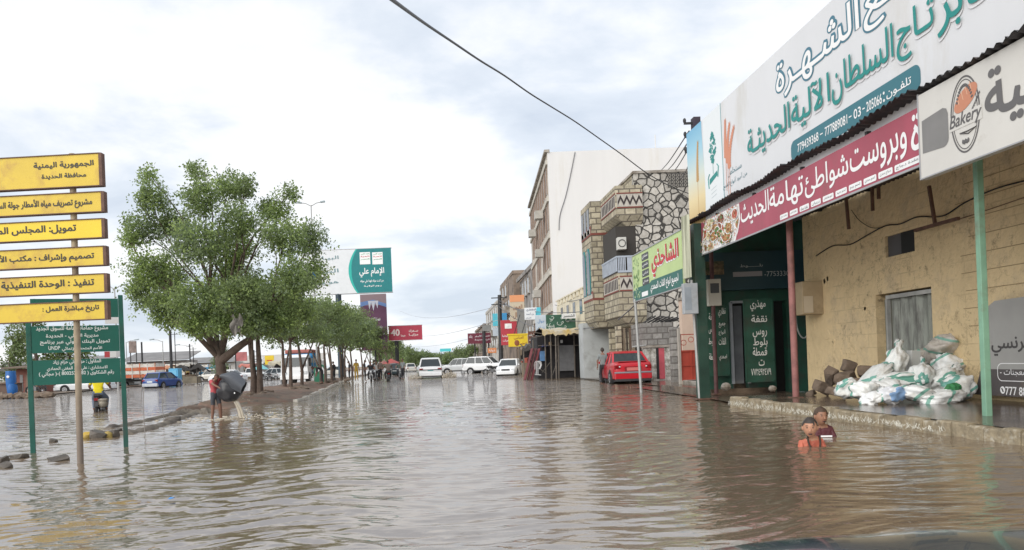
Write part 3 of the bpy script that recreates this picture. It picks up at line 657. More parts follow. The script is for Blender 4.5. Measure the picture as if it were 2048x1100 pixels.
def sdoor(u0, v0, u1, v1, lines, Y, label):
    bd = Board((7.65, Y, 0), 0); x0_, z0_ = bd.px(u0, v0); x1_, z1_ = bd.px(u1, v1)
    b = MB(); b.box(x0_, x1_, 0, .05, z0_, z1_); 
    n = 4
    for k in range(n+1): z = z0_ + (z1_-z0_)*k/n; b.box(x0_-.01, x1_+.01, -.02, .0, z-.015, z+.015)
    b.box(x0_-.02, x0_+.02, -.02, 0, z0_, z1_); b.box(x1_-.02, x1_+.02, -.02, 0, z0_, z1_)
    o = b.build('door', M_green, gs); o.location = (0, Y-GY, 0); o['label'] = label
    lt = MB()
    for s, ua, va, ub, vb_ in lines:
        xa, za = bd.px(ua, va); xb, zb = bd.px(ub, vb_); text(lt, s, xa, xb, za, zb, -.024, 0, .012)
    lt.build('lettering', flat('chalk_white', (.72, .74, .70)), o)
sdoor(1493, 764, 1543, 597, [('مهذري', 1500, 623, 1530, 600), ('نقفة', 1502, 645, 1533, 629), ('روس', 1505, 675, 1533, 659), ('بلوط', 1506, 695, 1534, 675), ('قمطة', 1505, 712, 1533, 694), ('ت', 1517, 732, 1528, 719), ('٧٧٢٤٩٢٤٧٩', 1502, 751, 1541, 736)], GY-.75, 'green door leaf with white handwriting')
sdoor(1414, 752, 1453, 610, [('نظاري', 1436, 635, 1450, 615), ('جميع', 1437, 656, 1450, 645), ('أنواع', 1437, 671, 1450, 659), ('القات', 1437, 690, 1451, 675), ('اصعدي', 1438, 722, 1453, 708), ('نقفة', 1417, 640, 1430, 626), ('روس', 1417, 668, 1430, 656), ('بلوط', 1417, 692, 1430, 676), ('قمطة', 1418, 720, 1431, 706)], GY-.3, 'narrow green door leaf with white handwriting')
b = MB(); b.bar((xa, -.03, .3), (xa, -.03, zl), .07); b.bar((xb, -.03, .3), (xb, -.03, zl), .07); b.bar((xa, -.03, zl), (xb, -.03, zl), .07); b.build('door_frame', M_grey, gs)
b = MB(); b.box(xa+.08, xa+.34, .06, .09, .3, zl-.1); b.build('glass_door', mat('dusty_glass', (.16, .17, .18), .15, .2, 2), gs)
for (u, v, nm) in ((1468, 572, 'lamp'),):
    q = at(u, v, GY-.12); b = MB(); b.ball((q.x-7.65, -.12, q.z), (.07, .07, .05), 10, 6); b.tube([(q.x-7.65, -.05, q.z), (q.x-7.5, -.03, q.z)], .02, 6); b.build('bulb', M_white, gs, smooth=180)
q = at(1428, 612, GY-.5); t = thing('meter_box', 'white electric meter box between the two dark canopy posts', 'box', (q.x, GY-.5, q.z))
b = MB(); b.box(-.18, .18, -.1, .1, 0, .74); o = b.build('case', mat('cream_plastic', (.55, .53, .47), .5, .06), t, bevel=.012); b = MB(); b.box(-.12, .12, -.108, -.101, .35, .62); b.build('window', flat('meter_glass', (.1, .11, .12), .1), o)
# step stones before the green shop
for i, (u, v, s) in enumerate(((1468, 768, .17), (1452, 781, .14), (1545, 777, .11))):
    q = on(u, v, .2); b = MB(); b.ball((0,0,0), (s, s*.8, s*.75), 9, 6, fn=lambda d, w, i=i: w*(1+.25*noise.noise(d*2.3+Vector((i*3,1,2)))))
    tag(b.build('loose_stone', M_conc, None, loc=(q.x, q.y, .3 if i < 2 else .2)), ['rounded grey stone at the foot of the green shop door', 'small grey stone beside the thick dark green post', 'small brown stone before the green door with writing'][i], 'stone')

# beige cooler box on the corner of the ochre wall, and cables, brackets
q = at(1611, 630, 18.9); t = thing('cooler_box', 'beige air cooler box fixed at the corner of the ochre wall', 'air cooler', (q.x, 18.9, q.z))
b = MB(); b.box(-.22, .33, -.32, .22, 0, .82); o = b.build('case', mat('beige_case', (.42, .33, .21), .6, .12, 3, dirt=(.2,.14,.08), damt=.2), t, bevel=.015)
b = MB(); b.box(-.19, .04, -.328, -.322, .04, .45); b.build('front_panel', flat('cream_panel', (.58, .50, .38)), o)
def cable(name, label, pts, r, m=M_black, cat='cable', sub=6):
    P = [Vector(p) for p in pts]; Q = []
    for i in range(len(P)-1):
        p0 = P[max(i-1, 0)]; p1 = P[i]; p2 = P[i+1]; p3 = P[min(i+2, len(P)-1)]
        for k in range(sub):
            t = k/sub; Q.append(.5*((2*p1) + (p2-p0)*t + (2*p0-5*p1+4*p2-p3)*t*t + (3*p1-p0-3*p2+p3)*t**3))
    Q.append(P[-1]); b = MB(); b.tube(Q, r, 6); return tag(b.build(name, m, None, smooth=180), label, cat)
W_ = FX - .03
cable('wall_cable', 'thick black cable sagging along the ochre wall below the canopy', [atx(u, v, W_) for u, v in ((1632, 512), (1665, 492), (1700, 489), (1735, 470), (1770, 452), (1800, 448), (1835, 434), (1885, 432), (1930, 405), (1990, 378), (2048, 362))], .013)
cable('wall_cable', 'thin dark cable looping down from the canopy over the ochre wall', [atx(u, v, W_-.02) for u, v in ((1703, 420), (1718, 440), (1742, 455), (1765, 455))], .008)
cable('wall_cable', 'grey cable that rises to the right across the scored ochre wall', [atx(u, v, W_-.01) for u, v in ((1832, 464), (1880, 450), (1960, 425), (2048, 395))], .007, M_rust)
cable('wall_cable', 'pale hose hanging in a loop on the green wall by the ochre corner', [at(u, v, 20.9) for u, v in ((1590, 610), (1594, 655), (1606, 676), (1618, 660), (1622, 600))], .02, flat('pale_hose', (.40, .42, .40)))
for i, (u0, v0, u1, v1, X) in enumerate(((1692, 395, 1701, 457, 8.6), (1744, 375, 1745, 422, 8.9), (1757, 372, 1757, 398, 8.95), (1858, 372, 1879, 444, 9.3))):
    a_, b_ = atx(u0, v0, X), atx(u1, v1, X); b = MB(); b.bar(a_, (a_.x, a_.y - (a_.y-b_.y)*.5, b_.z), .05); 
    if i == 3: b.bar((a_.x, a_.y+.45, b_.z-.03), (a_.x, a_.y-.75, b_.z-.03), .06)
    tag(b.build('hanging_bracket', M_rust, None), ['bent rusty bar hanging under the canopy above the door', 'straight rusty bar hanging left of the wall vent', 'short rusty stub hanging beside a longer bar', 'rusty T shaped bracket hanging right of the wall vent'][i], 'bracket')
# grey menu board leaning on the ochre wall
p = atx(1945, 800, 9.36); mb_ = thing('menu_board', 'grey two tone bakery board leaning on the ochre wall at the right edge', 'sign', p, R(-90)); B = Board(p, R(-90))
xb, zb = B.px(1948, 757); xm, zm = B.px(1962, 738); xt, ztp = B.px(1985, 607)
b = MB(); W = 3.4
b.add([(xb, -.003, zb-.28), (W, -.003, zb-.28), (W, -.003, zm), (xm, -.003, zm), (xb, .03, zb-.28), (W, .03, zb-.28), (W, .03, zm), (xm, .03, zm)], [(0,1,2,3), (4,7,6,5), (0,3,7,4), (0,4,5,1)], 0)
b.add([(xm, -.003, zm), (W, -.003, zm), (W, -.003, ztp+.1), (xt+.05, -.003, ztp+.04), (xt-.12, -.003, ztp-.05), (xm, .03, zm), (W, .03, zm), (W, .03, ztp+.1), (xt+.05, .03, ztp+.04), (xt-.12, .03, ztp-.05)], [(0,1,2,3,4), (9,8,7,6,5), (0,4,9,5), (4,3,8,9)], 1)
b.build('panel', [mat('charcoal_panel', (.085, .075, .075), .5, .15, 1.5, dirt=(.2,.15,.1), damt=.15), mat('light_grey_panel', (.33, .325, .31), .5, .1, 1, dirt=(.22,.19,.15), damt=.15)], mb_)
lt = MB(); B.fit(lt, 'فرنسي', 1984, 712, 2062, 668, 0, .02, -.006); B.fit(lt, 'معجنات -', 2001, 752, 2052, 738, 1, 0, -.006); B.fit(lt, '777 888', 2012, 790, 2062, 775, 1, .012, -.006)
x0_, z0_ = B.px(1996, 762); x1_, z1_ = B.px(2100, 727)
lp_ = rrect(x0_, x0_+1.3, z0_, z0_+.30, .1); li = rrect(x0_+.012, x0_+1.288, z0_+.012, z0_+.288, .09)
lt.add([(x, -.005, z) for x, z in lp_] + [(x, -.005, z) for x, z in li], [(k, (k+1) % len(lp_), len(lp_)+(k+1) % len(lp_), len(lp_)+k) for k in range(len(lp_))], 1)
x0_, z0_ = B.px(2006, 780); ring(lt, x0_, z0_, .055, .062, .055, -.006, 1, 20); lt.obox((x0_, -.009, z0_), (.025, .002, .07), Matrix.Rotation(R(-30), 3, 'Y'), 0)
lt.build('lettering', [flat('charcoal_print', (.06, .055, .055)), M_white], mb_)

# ------------------------------------------------------------------ pale green sign of the qat shop
qs, qb = board_at('qat_shop_sign', 'pale green shop sign with red lettering on a slim pole', 'sign', 1268, 603, 6.5)
x1 = qb.px(1366, 560)[0]; zt = qb.px(1268, 512)[1]
b = MB(); b.box(0, x1, 0, .06, 0, zt, 0); b.build('sign_panel', mat('lime_panel', (.46, .58, .26), .5, .06, 1), qs)
b = MB(); b.add([(0, -.003, 0), (x1, -.003, 0), (x1, -.003, .46), (x1*.42, -.003, .46), (x1*.38, -.003, .40), (.4, -.003, .40), (0, -.003, .32)], [tuple(range(7))]); b.build('green_band', mat('band_green', (.03, .13, .11), .5), qs)
b = MB(); b.box(-.03, x1, -.02, .05, zt, zt+.03); b.box(-.03, x1, -.02, .05, -.03, -.001); b.box(-.03, 0, -.02, .05, 0, zt); b.build('frame', M_alu, qs)
lt = MB(); text(lt, 'الشاحذي', x1*.44, x1*.95, .52, zt-.14, -.014, 0, .03); text(lt, 'الشاحذي', x1*.44-.03, x1*.95-.03, .49, zt-.17, -.008, 1, .045)
lt.build('lettering', [flat('red_print', (.50, .03, .04)), M_white], qs)
lt = MB(); text(lt, 'لجميع انواع القات الصعدي', x1*.40, x1*.93, .07, .38, -.008, 0, .02); flatpoly(lt, rrect(x1*.2, x1*.34, .06, .2, .02), -.006, 0)
for k, s in enumerate(('صعدي', 'عنسي', 'شامي', 'همداني')):
    za = zt - .30 - k*.255
    if za > .38: text(lt, s, x1*.24, x1*.36, za+.04, za+.16, -.009, 0, .01)
lt.build('small_lettering', M_white, qs)
b = MB()
for k in range(4):
    za = zt - .30 - k*.255
    if za > .36: flatpoly(b, rrect(x1*.225, x1*.375, za, za+.21, .02), -.006)
b.build('black_label', M_ink, qs)
b = MB(); rr = random.Random(2)
for k in range(60):
    x = rr.uniform(.08, .75); z = rr.uniform(.1, zt-.1); s = rr.uniform(.05, .11); a0 = rr.uniform(0, 6)
    flatpoly(b, [(x+s*math.cos(a0), z+s*math.sin(a0)), (x+s*.35*math.cos(a0+1.6), z+s*.35*math.sin(a0+1.6)), (x-s*math.cos(a0), z-s*math.sin(a0)), (x+s*.35*math.cos(a0-1.6), z+s*.35*math.sin(a0-1.6))], -.0032-.0001*k, rr.choice([0,1,2]))
b.build('leaf_picture', [flat('leaf_dark', (.05, .14, .05)), flat('leaf_mid', (.16, .30, .10)), flat('leaf_pale', (.40, .52, .30))], qs)
# striped cloth hung at the near end of that sign
q = atx(1372, 560, 6.5); cb = MB(); n = 24
for i in range(n+1):
    pass
g = [(6.5+.05*math.sin(i*1.9)+.02*math.sin(i*4.1), q.y+.16-.5*i/n, z) for z in (3.15, 4.75) for i in range(n+1)]
cb.add(g, [(i, i+1, n+2+i, n+1+i) for i in range(n)])
tag(cb.build('striped_cloth', mat('striped_cloth', (.42, .43, .33), .9, .35, 3, stretch=(1, 9, .2), dirt=(.16,.17,.12), damt=.4), None, smooth=60), 'dirty pale curtain hung between the lime sign and the maroon sign', 'curtain')

# ------------------------------------------------------------------ utility pole and wires
up = thing('utility_pole', 'dark wooden utility pole with insulators rising behind the tall white signboard', 'utility pole', (7.55, 22.3, 0)); 
ptop = at(1391, 236, 22.3); b = MB(); b.bar((ptop.x-7.55-.05, 0, 0), (ptop.x-7.55, 0, ptop.z), .26, .2); b.build('shaft', mat('dark_wood', (.045, .035, .05), .8, .3, 3), up)
for k, dz in enumerate((.15, .55, 1.0)):
    b = MB(); b.bar((ptop.x-7.55-.35, 0, ptop.z-dz), (ptop.x-7.55+.3, 0, ptop.z-dz), .06); b.ball((ptop.x-7.55-.33, 0, ptop.z-dz+.08), (.05, .05, .08), 8, 6); b.build('insulator_arm', M_dark, up)
for i, (u1, v1, Y1, u0, v0) in enumerate(((1318, 345, 46, 1378, 262), (1330, 345, 46, 1380, 278), (1342, 347, 46, 1381, 290), (1358, 360, 40, 1383, 318))):
    a_ = at(u0, v0, 22.3); c_ = at(u1, v1, Y1); m_ = (a_+c_)/2 - Vector((0,0,.12))
    cable('overhead_wire', ['overhead wire from the pole top, highest of four', 'overhead wire from the pole, second from the top', 'overhead wire from the pole, third from the top', 'overhead wire from the pole, lowest and shortest of four'][i], [a_, m_, c_], .022, flat('wire_grey', (.10, .10, .11)), 'wire')
dep = lambda u: 7.5 + (u-785)/510*24
cable('overhead_cable', 'long sagging black cable crossing the sky above the street', [at(u, v, dep(u)) for u, v in ((740, -35), (785, 0), (850, 47), (905, 84), (960, 121), (1010, 152), (1060, 187), (1105, 215), (1150, 243), (1200, 278), (1245, 310), (1295, 347), (1340, 372), (1385, 390))], .02, M_black, 'cable')
a_ = at(1405, 240, 22.3); c_ = at(1445, 228, 20); cable('overhead_wire', 'short grey wire from the pole top to the white signboard', [a_, (a_+c_)/2-Vector((0,0,.05)), c_], .012, flat('wire_grey', (.1,.1,.11)), 'wire')

# ------------------------------------------------------------------ heap of sacks and rubble
def sack_mat(name, stripe, base=(.74, .75, .73), rot=0.0):
    m = mat(name, base, .5, .08, 6, dirt=(.44, .40, .34), damt=.30, dscale=2.5, bump=.35, bscale=30)
    N = m.node_tree.nodes; L = m.node_tree.links; b = N['Principled BSDF']; src = b.inputs['Base Color'].links[0].from_socket
    tc = next(n for n in N if n.type == 'TEX_COORD')
    mp = N.new('ShaderNodeMapping'); mp.inputs['Rotation'].default_value = (rot, 0, rot*.4); L.new(tc.outputs['Object'], mp.inputs[0])
    wv = N.new('ShaderNodeTexWave'); wv.bands_direction = 'Y'; wv.inputs['Scale'].default_value = 1.15; wv.inputs['Distortion'].default_value = 1.2; wv.inputs['Detail'].default_value = 1.5; wv.inputs['Phase Offset'].default_value = rot*7
    L.new(mp.outputs[0], wv.inputs['Vector'])
    r = N.new('ShaderNodeValToRGB'); r.color_ramp.elements[0].position = .92; r.color_ramp.elements[1].position = .95; L.new(wv.outputs[0], r.inputs[0])
    mx = N.new('ShaderNodeMixRGB'); mx.inputs[2].default_value = (*stripe, 1); L.new(r.outputs[0], mx.inputs[0]); L.new(src, mx.inputs[1]); L.new(mx.outputs[0], b.inputs['Base Color'])
    return m
SM = [sack_mat('woven_sack_a', (.13, .32, .25), rot=.3), sack_mat('woven_sack_b', (.14, .34, .28), (.68, .69, .67), 1.1), sack_mat('woven_sack_c', (.18, .38, .31), (.78, .79, .78), 2.0)]
SB = sack_mat('woven_sack_blue', (.22, .36, .58), (.70, .71, .73), .0)
SC = sack_mat('clear_bag', (.20, .38, .31), (.50, .46, .41), 1.3)
def sack(label, u, v, Y, L_, H, W, tilt, yaw, m, seed, neck=0.0, flatb=True):
    p = at(u, v, Y); mb = MB(); off = Vector((seed*3.1, seed*1.7, seed*.9))
    def fn(d, q):
        e = [math.copysign(abs(c)**.82, c) for c in d]; q = Vector((e[0]*L_/2, e[1]*W/2, e[2]*H/2))
        t = max(0, d.x)
        if neck: 
            k = 1 - neck*max(0, min(1, (d.x-.35)/.45)); q.y *= k; q.z *= k
            if d.x > .93: q.y *= 2.2; q.z *= 2.0; q.x += .08
        n1 = noise.noise(d*1.7+off)*.26; n2 = noise.noise(Vector((d.x*4, d.y*3.4, d.z*3.4))+off)*.15
        rd = abs(noise.noise(Vector((d.x*3.5, d.y*7, d.z*6))+off)); n3 = -.075*max(0, 1-rd*4) + .03*noise.noise(Vector((d.x*11, d.y*11, d.z*11))+off)
        return q*(1+n1+n2+n3)
    mb.ball((0,0,0), 1, 44, 26, 0, fn)
    Q = Matrix.Rotation(yaw, 3, 'Z') @ Matrix.Rotation(-tilt, 3, 'Y')
    o = mb.build('sack', m, None, smooth=180, loc=p); o.rotation_euler = Q.to_euler()
    return tag(o, label, 'sack', 'sacks heaped against the ochre wall')
PX = 14/1500
sack('big clear brown bag lying on top of the sack heap', 1884, 703, 14.3, 1.05, .44, .55, -R(24), R(70), SC, 1, .25)
sack('white sack standing upright with a pointed top before the doorway', 1793, 722, 14.2, .62, .33, .36, R(80), R(10), SM[0], 2, .5)
sack('white sack with green stripes at the upper right of the heap', 1902, 733, 13.9, .62, .40, .5, -R(20), R(-10), SM[2], 3)
sack('collapsed striped sack sloping down to the left of the upright one', 1752, 750, 14.1, .85, .22, .45, R(34), R(12), SM[1], 4, .4)
sack('half empty sack at the far left end of the heap', 1695, 778, 13.7, .42, .34, .5, R(20), R(-20), SM[1], 5)
sack('rounded white sack with thin print beside the far left sack', 1727, 781, 13.4, .46, .33, .45, -R(6), R(20), SM[0], 6)
sack('crumpled sack end dipping into the puddle left of the blue striped sack', 1746, 796, 13.0, .40, .20, .4, R(30), R(15), SM[2], 7, .4)
sack('small white sack with blue bands at the front of the heap', 1785, 790, 12.9, .50, .28, .34, R(8), R(25), SB, 8)
sack('wide flat sack with green bands in the middle of the heap', 1802, 762, 13.8, .95, .32, .6, R(4), R(-8), SM[0], 9)
sack('gathered sack with a tied tuft in the middle of the heap', 1842, 752, 13.6, .58, .36, .42, R(72), R(30), SM[1], 10, .72)
sack('low crumpled sack in front of the tied one', 1834, 787, 12.9, .62, .28, .5, -R(10), R(-15), SM[2], 11, .3)
sack('long white sack lying flat at the front right', 1880, 795, 12.8, .80, .26, .5, R(6), R(12), SM[2], 12)
sack('bulging sack with a green net patch at the right end', 1916, 775, 13.1, .50, .46, .5, R(10), R(-30), SM[1], 13)
sack('striped sack leaning beneath the upper right sacks', 1888, 758, 13.5, .55, .36, .5, R(40), R(-5), SM[0], 14, .4)
sack('pale sack with a loose open mouth at the upper right edge', 1930, 748, 13.9, .50, .30, .4, R(25), R(-10), SM[2], 15, .5)
sack('grey brown bag behind the small carton', 1850, 716, 14.7, .5, .42, .4, R(10), 0, SC, 16)
sack('sagging sack behind the low crumpled ones in the middle', 1775, 776, 13.4, .5, .3, .5, R(14), R(40), SM[1], 17)
q = at(1826, 741, 14.3); b = MB(); b.box(-.09, .09, -.07, .07, 0, .38); o = tag(b.build('carton', mat('white_carton', (.58, .58, .56), .6, .1), None, loc=q), 'small upright white carton among the sacks', 'carton'); o.rotation_euler = (0, R(4), R(10))
b = MB(); b.ball((0,0,0), (.14, .1, .09), 14, 8, fn=lambda d, w: w*(1+.3*noise.noise(d*4))); tag(b.build('green_net', mat('net_green', (.04, .20, .07), .8, .5, 14), None, loc=at(1906, 776, 12.80)), 'scrap of green netting on the right end sack', 'netting')
def rock(label, u, v, Y, s, m, seed, zs=.7, group='rubble'):
    p = at(u, v, Y); bm = bmesh.new(); bmesh.ops.create_icosphere(bm, subdivisions=2, radius=1)
    off = Vector((seed*2.3, seed, seed*.7))
    for vtx in bm.verts:
        d = vtx.co.copy(); e = Vector([math.copysign(abs(c)**.38, c) for c in d]); k = 1+.28*noise.noise(d*1.3+off)+.12*noise.noise(d*3.5+off)
        vtx.co = Vector((e.x*s[0], e.y*s[1], e.z*s[2]))*k*.8
    me = bpy.data.meshes.new('rubble_block'); bm.to_mesh(me); bm.free(); me.materials.append(m)
    o = bpy.data.objects.new('rubble_block', me); COL.objects.link(o); o.location = p; o.rotation_euler = (seed*.37 % .5, seed*.71 % .6-.2, seed*1.3)
    return tag(o, label, 'rubble', group)
M_rub = mat('dark_rubble', (.17, .125, .09), .85, .35, 3, dirt=(.06, .045, .035), damt=.4, bump=.6, bscale=9)
for i, (u, v, Y, s, lb) in enumerate(((1697, 728, 15.6, (.28,.2,.2), 'tilted brown rubble block on top of the rubble by the doorway'), (1732, 738, 15.3, (.26,.2,.17), 'dark brick lump between the rubble heap and the sacks'), (1690, 752, 15.2, (.42,.25,.2), 'long brown rubble slab under the tilted block'), (1663, 748, 15.9, (.2,.2,.26), 'upright brown lump at the back of the rubble'), (1645, 770, 15.5, (.26,.2,.18), 'grey rubble lump near the ochre corner'), (1672, 778, 14.8, (.3,.2,.13), 'flat rubble piece at the puddle edge'), (1715, 760, 14.6, (.35,.2,.13), 'slanting rubble slab running behind the left sacks'), (1622, 782, 15.8, (.2,.15,.09), 'small rubble piece lying farthest left'))):
    rock(lb, u, v+5, Y, tuple(q_*.82 for q_ in s), M_rub, i+1, group='rubble beside the doorway')
# ------------------------------------------------------------------ buildings along the right side
def stone_mat(name, col, mortar, kind, size):
    m = bpy.data.materials.new(name); m.use_nodes = True; N = m.node_tree.nodes; L = m.node_tree.links; b = N['Principled BSDF']; b.inputs['Roughness'].default_value = .85
    tc = N.new('ShaderNodeTexCoord')
    if kind == 'crazy':
        wob = N.new('ShaderNodeTexNoise'); wob.inputs['Scale'].default_value = 3; L.new(tc.outputs['Object'], wob.inputs['Vector'])
        ad = N.new('ShaderNodeMixRGB'); ad.blend_type = 'ADD'; ad.inputs[0].default_value = .14; L.new(tc.outputs['Object'], ad.inputs[1]); L.new(wob.outputs[1], ad.inputs[2])
        v1 = N.new('ShaderNodeTexVoronoi'); v1.feature = 'DISTANCE_TO_EDGE'; v1.inputs['Scale'].default_value = size
        v2 = N.new('ShaderNodeTexVoronoi'); v2.inputs['Scale'].default_value = size
        for v in (v1, v2): L.new(ad.outputs[0], v.inputs['Vector'])
        r = N.new('ShaderNodeValToRGB'); r.color_ramp.elements[0].position = .045; r.color_ramp.elements[1].position = .085; L.new(v1.outputs['Distance'], r.inputs[0])
        hs = N.new('ShaderNodeSeparateColor'); L.new(v2.outputs['Color'], hs.inputs[0])
        fac, hsel = r.outputs[0], hs.outputs[0]
    else:
        sp = N.new('ShaderNodeSeparateXYZ'); L.new(tc.outputs['Object'], sp.inputs[0]); ad = N.new('ShaderNodeMath'); L.new(sp.outputs[0], ad.inputs[0]); L.new(sp.outputs[1], ad.inputs[1])
        cb = N.new('ShaderNodeCombineXYZ'); L.new(ad.outputs[0], cb.inputs[0]); L.new(sp.outputs[2], cb.inputs[1])
        br = N.new('ShaderNodeTexBrick'); br.inputs['Scale'].default_value = size; br.inputs['Mortar Size'].default_value = .035; br.inputs['Brick Width'].default_value = .62; br.inputs['Row Height'].default_value = .36
        br.inputs['Color1'].default_value = (0,0,0,1); br.inputs['Color2'].default_value = (1,1,1,1); br.inputs['Mortar'].default_value = (.5,.5,.5,1); L.new(cb.outputs[0], br.inputs['Vector'])
        inv = N.new('ShaderNodeMath'); inv.operation = 'SUBTRACT'; inv.inputs[0].default_value = 1; L.new(br.outputs['Fac'], inv.inputs[1]); fac, hsel = inv.outputs[0], br.outputs['Color']
    nz = N.new('ShaderNodeTexNoise'); nz.inputs['Scale'].default_value = 7; nz.inputs['Detail'].default_value = 6; L.new(tc.outputs['Object'], nz.inputs['Vector'])
    c1 = N.new('ShaderNodeMixRGB'); c1.inputs[1].default_value = tuple(x*.72 for x in col)+(1,); c1.inputs[2].default_value = tuple(min(1, x*1.2) for x in col)+(1,); L.new(hsel, c1.inputs[0])
    c2 = N.new('ShaderNodeMixRGB'); c2.blend_type = 'MULTIPLY'; c2.inputs[0].default_value = .55; L.new(c1.outputs[0], c2.inputs[1])
    r2 = N.new('ShaderNodeValToRGB'); r2.color_ramp.elements[0].position = .3; r2.color_ramp.elements[0].color = (.45,.42,.36,1); r2.color_ramp.elements[1].position = .6; L.new(nz.outputs[0], r2.inputs[0]); L.new(r2.outputs[0], c2.inputs[2])
    mx = N.new('ShaderNodeMixRGB'); mx.inputs[1].default_value = (*mortar, 1); L.new(fac, mx.inputs[0]); L.new(c2.outputs[0], mx.inputs[2]); L.new(mx.outputs[0], b.inputs['Base Color'])
    bp = N.new('ShaderNodeBump'); bp.inputs['Strength'].default_value = .7; bp.inputs['Distance'].default_value = .04; L.new(fac, bp.inputs['Height']); L.new(bp.outputs[0], b.inputs['Normal'])
    return m
M_crazy = stone_mat('crazy_paved_stone', (.50, .475, .43), (.045, .042, .038), 'crazy', 2.6)
M_ash = stone_mat('ashlar_stone', (.43, .385, .285), (.15, .13, .10), 'brick', 1.15)
M_block = stone_mat('grey_block', (.26, .25, .235), (.12, .11, .10), 'brick', 1.3)
M_glass = mat('window_glass', (.03, .036, .042), .12, .2, 2)
M_turq = flat('turquoise_frame', (.03, .19, .20)); M_brick = flat('red_band', (.20, .06, .045), .8); M_cream = mat('cream_paint', (.66, .60, .46), .8, .08, 1, dirt=(.3, .25, .18), damt=.25)
M_offw = mat('white_render', (.68, .67, .66), .85, .05, .4, dirt=(.60, .57, .51), damt=.25, dscale=.5, stretch=(1, 1, .15))
M_tower = mat('tower_front', (.52, .48, .42), .85, .2, .5, dirt=(.22, .19, .16), damt=.4, dscale=.4)  # greyer than the white side wall, with darker brown patches

# the stone house
SX, SY = 10.0, 37.0
sh = thing('stone_house', 'two storey stone clad house with zigzag balcony bands and a crazy paved side wall', 'house', (SX, SY, 0))
zt = at(1275, 347, SY).z
b = MB(); b.box(0, 7, 0, .4, 0, zt); b.build('side_wall', M_crazy, sh)
b = MB(); b.box(0, 7, .4, 7, 0, zt-.01); b.build('front_wall', M_ash, sh)
b = MB(); b.box(-.06, 7.05, -.06, .46, zt, zt+.12); b.box(-.06, .06, .46, 7, zt, zt+.12); b.build('parapet_cap', M_conc, sh)
# pierced screen at the right end of the parapet
b = MB(); xs0 = at(1335, 352, SY).x - SX; b.box(xs0, xs0+1.35, -.02, .0, zt-.75, zt-.05, 0)
for i in range(7):
    for j in range(4):
        x = xs0+.1+i*.19; z = zt-.66+j*.165; b.torus((x, -.03, z), .06, .014, 'Y', 10, 4, 1)
b.build('pierced_screen', [flat('screen_dark', (.06, .055, .05)), flat('screen_pale', (.38, .36, .32))], sh)
def zig(mb, x0, x1, z0, z1, n, y, mi, frame=False):
    for k in range(n):
        xa = x0+(x1-x0)*k/n; xb = x0+(x1-x0)*(k+1)/n; xm = (xa+xb)/2; h = (z1-z0)*.38
        mb.add([(xa, y, z0), (xm, y, z1-h), (xb, y, z0), (xb, y, z0+h), (xm, y, z1), (xa, y, z0+h)], [(0,1,4,5), (1,2,3,4)], mi)
def bay(name, x0, x1, y0, y1, z0, z1, band, arches=False):
    o = MB(); c = .55 if name != 'window_bay' else .3; h = .5
    o.loft([[(x0+i_, y0+i_*.5, z), (x1, y0+i_*.5, z), (x1, y1, z), (x0+i_, y1, z)] for z, i_ in ((z0, c), (z0+h, 0), (z1, 0))]); return o.build(name, M_ash, sh)
BXl = at(1236, 600, SY).x - SX; 
f_top, f_m1, f_m0, f_b1, f_b0 = [at(1255, v, SY).z for v in (383, 452, 500, 545, 652)]
bx1 = at(1282, 500, SY).x - SX + .12
# balcony bay: upper box, open loggia, lower box
up_ = bay('upper_bay', BXl, bx1-.02, -.25, 3.0, f_m1, f_top+.25, 0)
lo_ = bay('lower_bay', BXl, bx1-.02, -.25, 3.0, f_b0, f_b1+.02, 0)
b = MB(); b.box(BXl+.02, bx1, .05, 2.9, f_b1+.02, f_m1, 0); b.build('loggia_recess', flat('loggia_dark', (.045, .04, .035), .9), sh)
for (po, za, zb) in ((up_, at(1255, 415, SY).z, at(1255, 390, SY).z), (lo_, at(1255, 580, SY).z, at(1255, 555, SY).z)):
    b = MB(); b.box(BXl+.06, bx1-.02, -.262, -.251, za, zb, 0); b.box(BXl-.012, BXl-.001, -.2, 2.95, za, zb, 0)
    for z in (za-.07, zb+.01): b.box(BXl+.06, bx1-.02, -.275, -.251, z, z+.06, 2); b.box(BXl-.025, BXl-.001, -.25, 2.95, z, z+.06, 2)
    zig(b, BXl+.1, bx1-.04, za+.04, zb-.04, 4, -.266, 1)
    for k in range(9): b.box(BXl-.02, BXl-.013, -.1+k*.33, .08+k*.33, za+.06, zb-.06, 1)
    b.build('zigzag_band', [mat('band_white', (.44, .41, .36), .8, .2, 4), flat('band_black', (.04, .03, .03), .8), M_brick], po)
# balustrade and air conditioner in the loggia
b = MB(); b.box(BXl-.02, bx1, -.3, -.26, f_b1-.02, f_b1+.08); b.box(BXl-.02, bx1, -.3, -.26, f_b1+.72, f_b1+.8)
for k in range(5): b.box(BXl-.0+k*.08, BXl+.05+k*.08, -.29, -.27, f_b1+.08, f_b1+.72)
b.box(BXl+.45, bx1, -.285, -.275, f_b1+.08, f_b1+.72)
for k in range(11): b.box(BXl-.07, BXl-.03, -.25+k*.3, -.10+k*.3, f_b1+.05, f_b1+.72)
b.box(BXl-.08, BXl-.02, -.28, 3.0, f_b1+.72, f_b1+.8)
b.build('balustrade', mat('slate_blue_rail', (.36, .40, .46), .6, .1), sh)
q = at(1243, 487, SY-.2); b = MB(); b.box(q.x-SX-.2, q.x-SX+.22, -.3, .1, q.z-.3, q.z+.3); a_ = b.build('air_conditioner', mat('ac_white', (.52, .51, .47), .6, .1), sh, bevel=.02); b = MB(); b.torus((q.x-SX, -.31, q.z), .17, .02, 'Y', 16, 5); b.build('fan_grille', M_dark, a_)
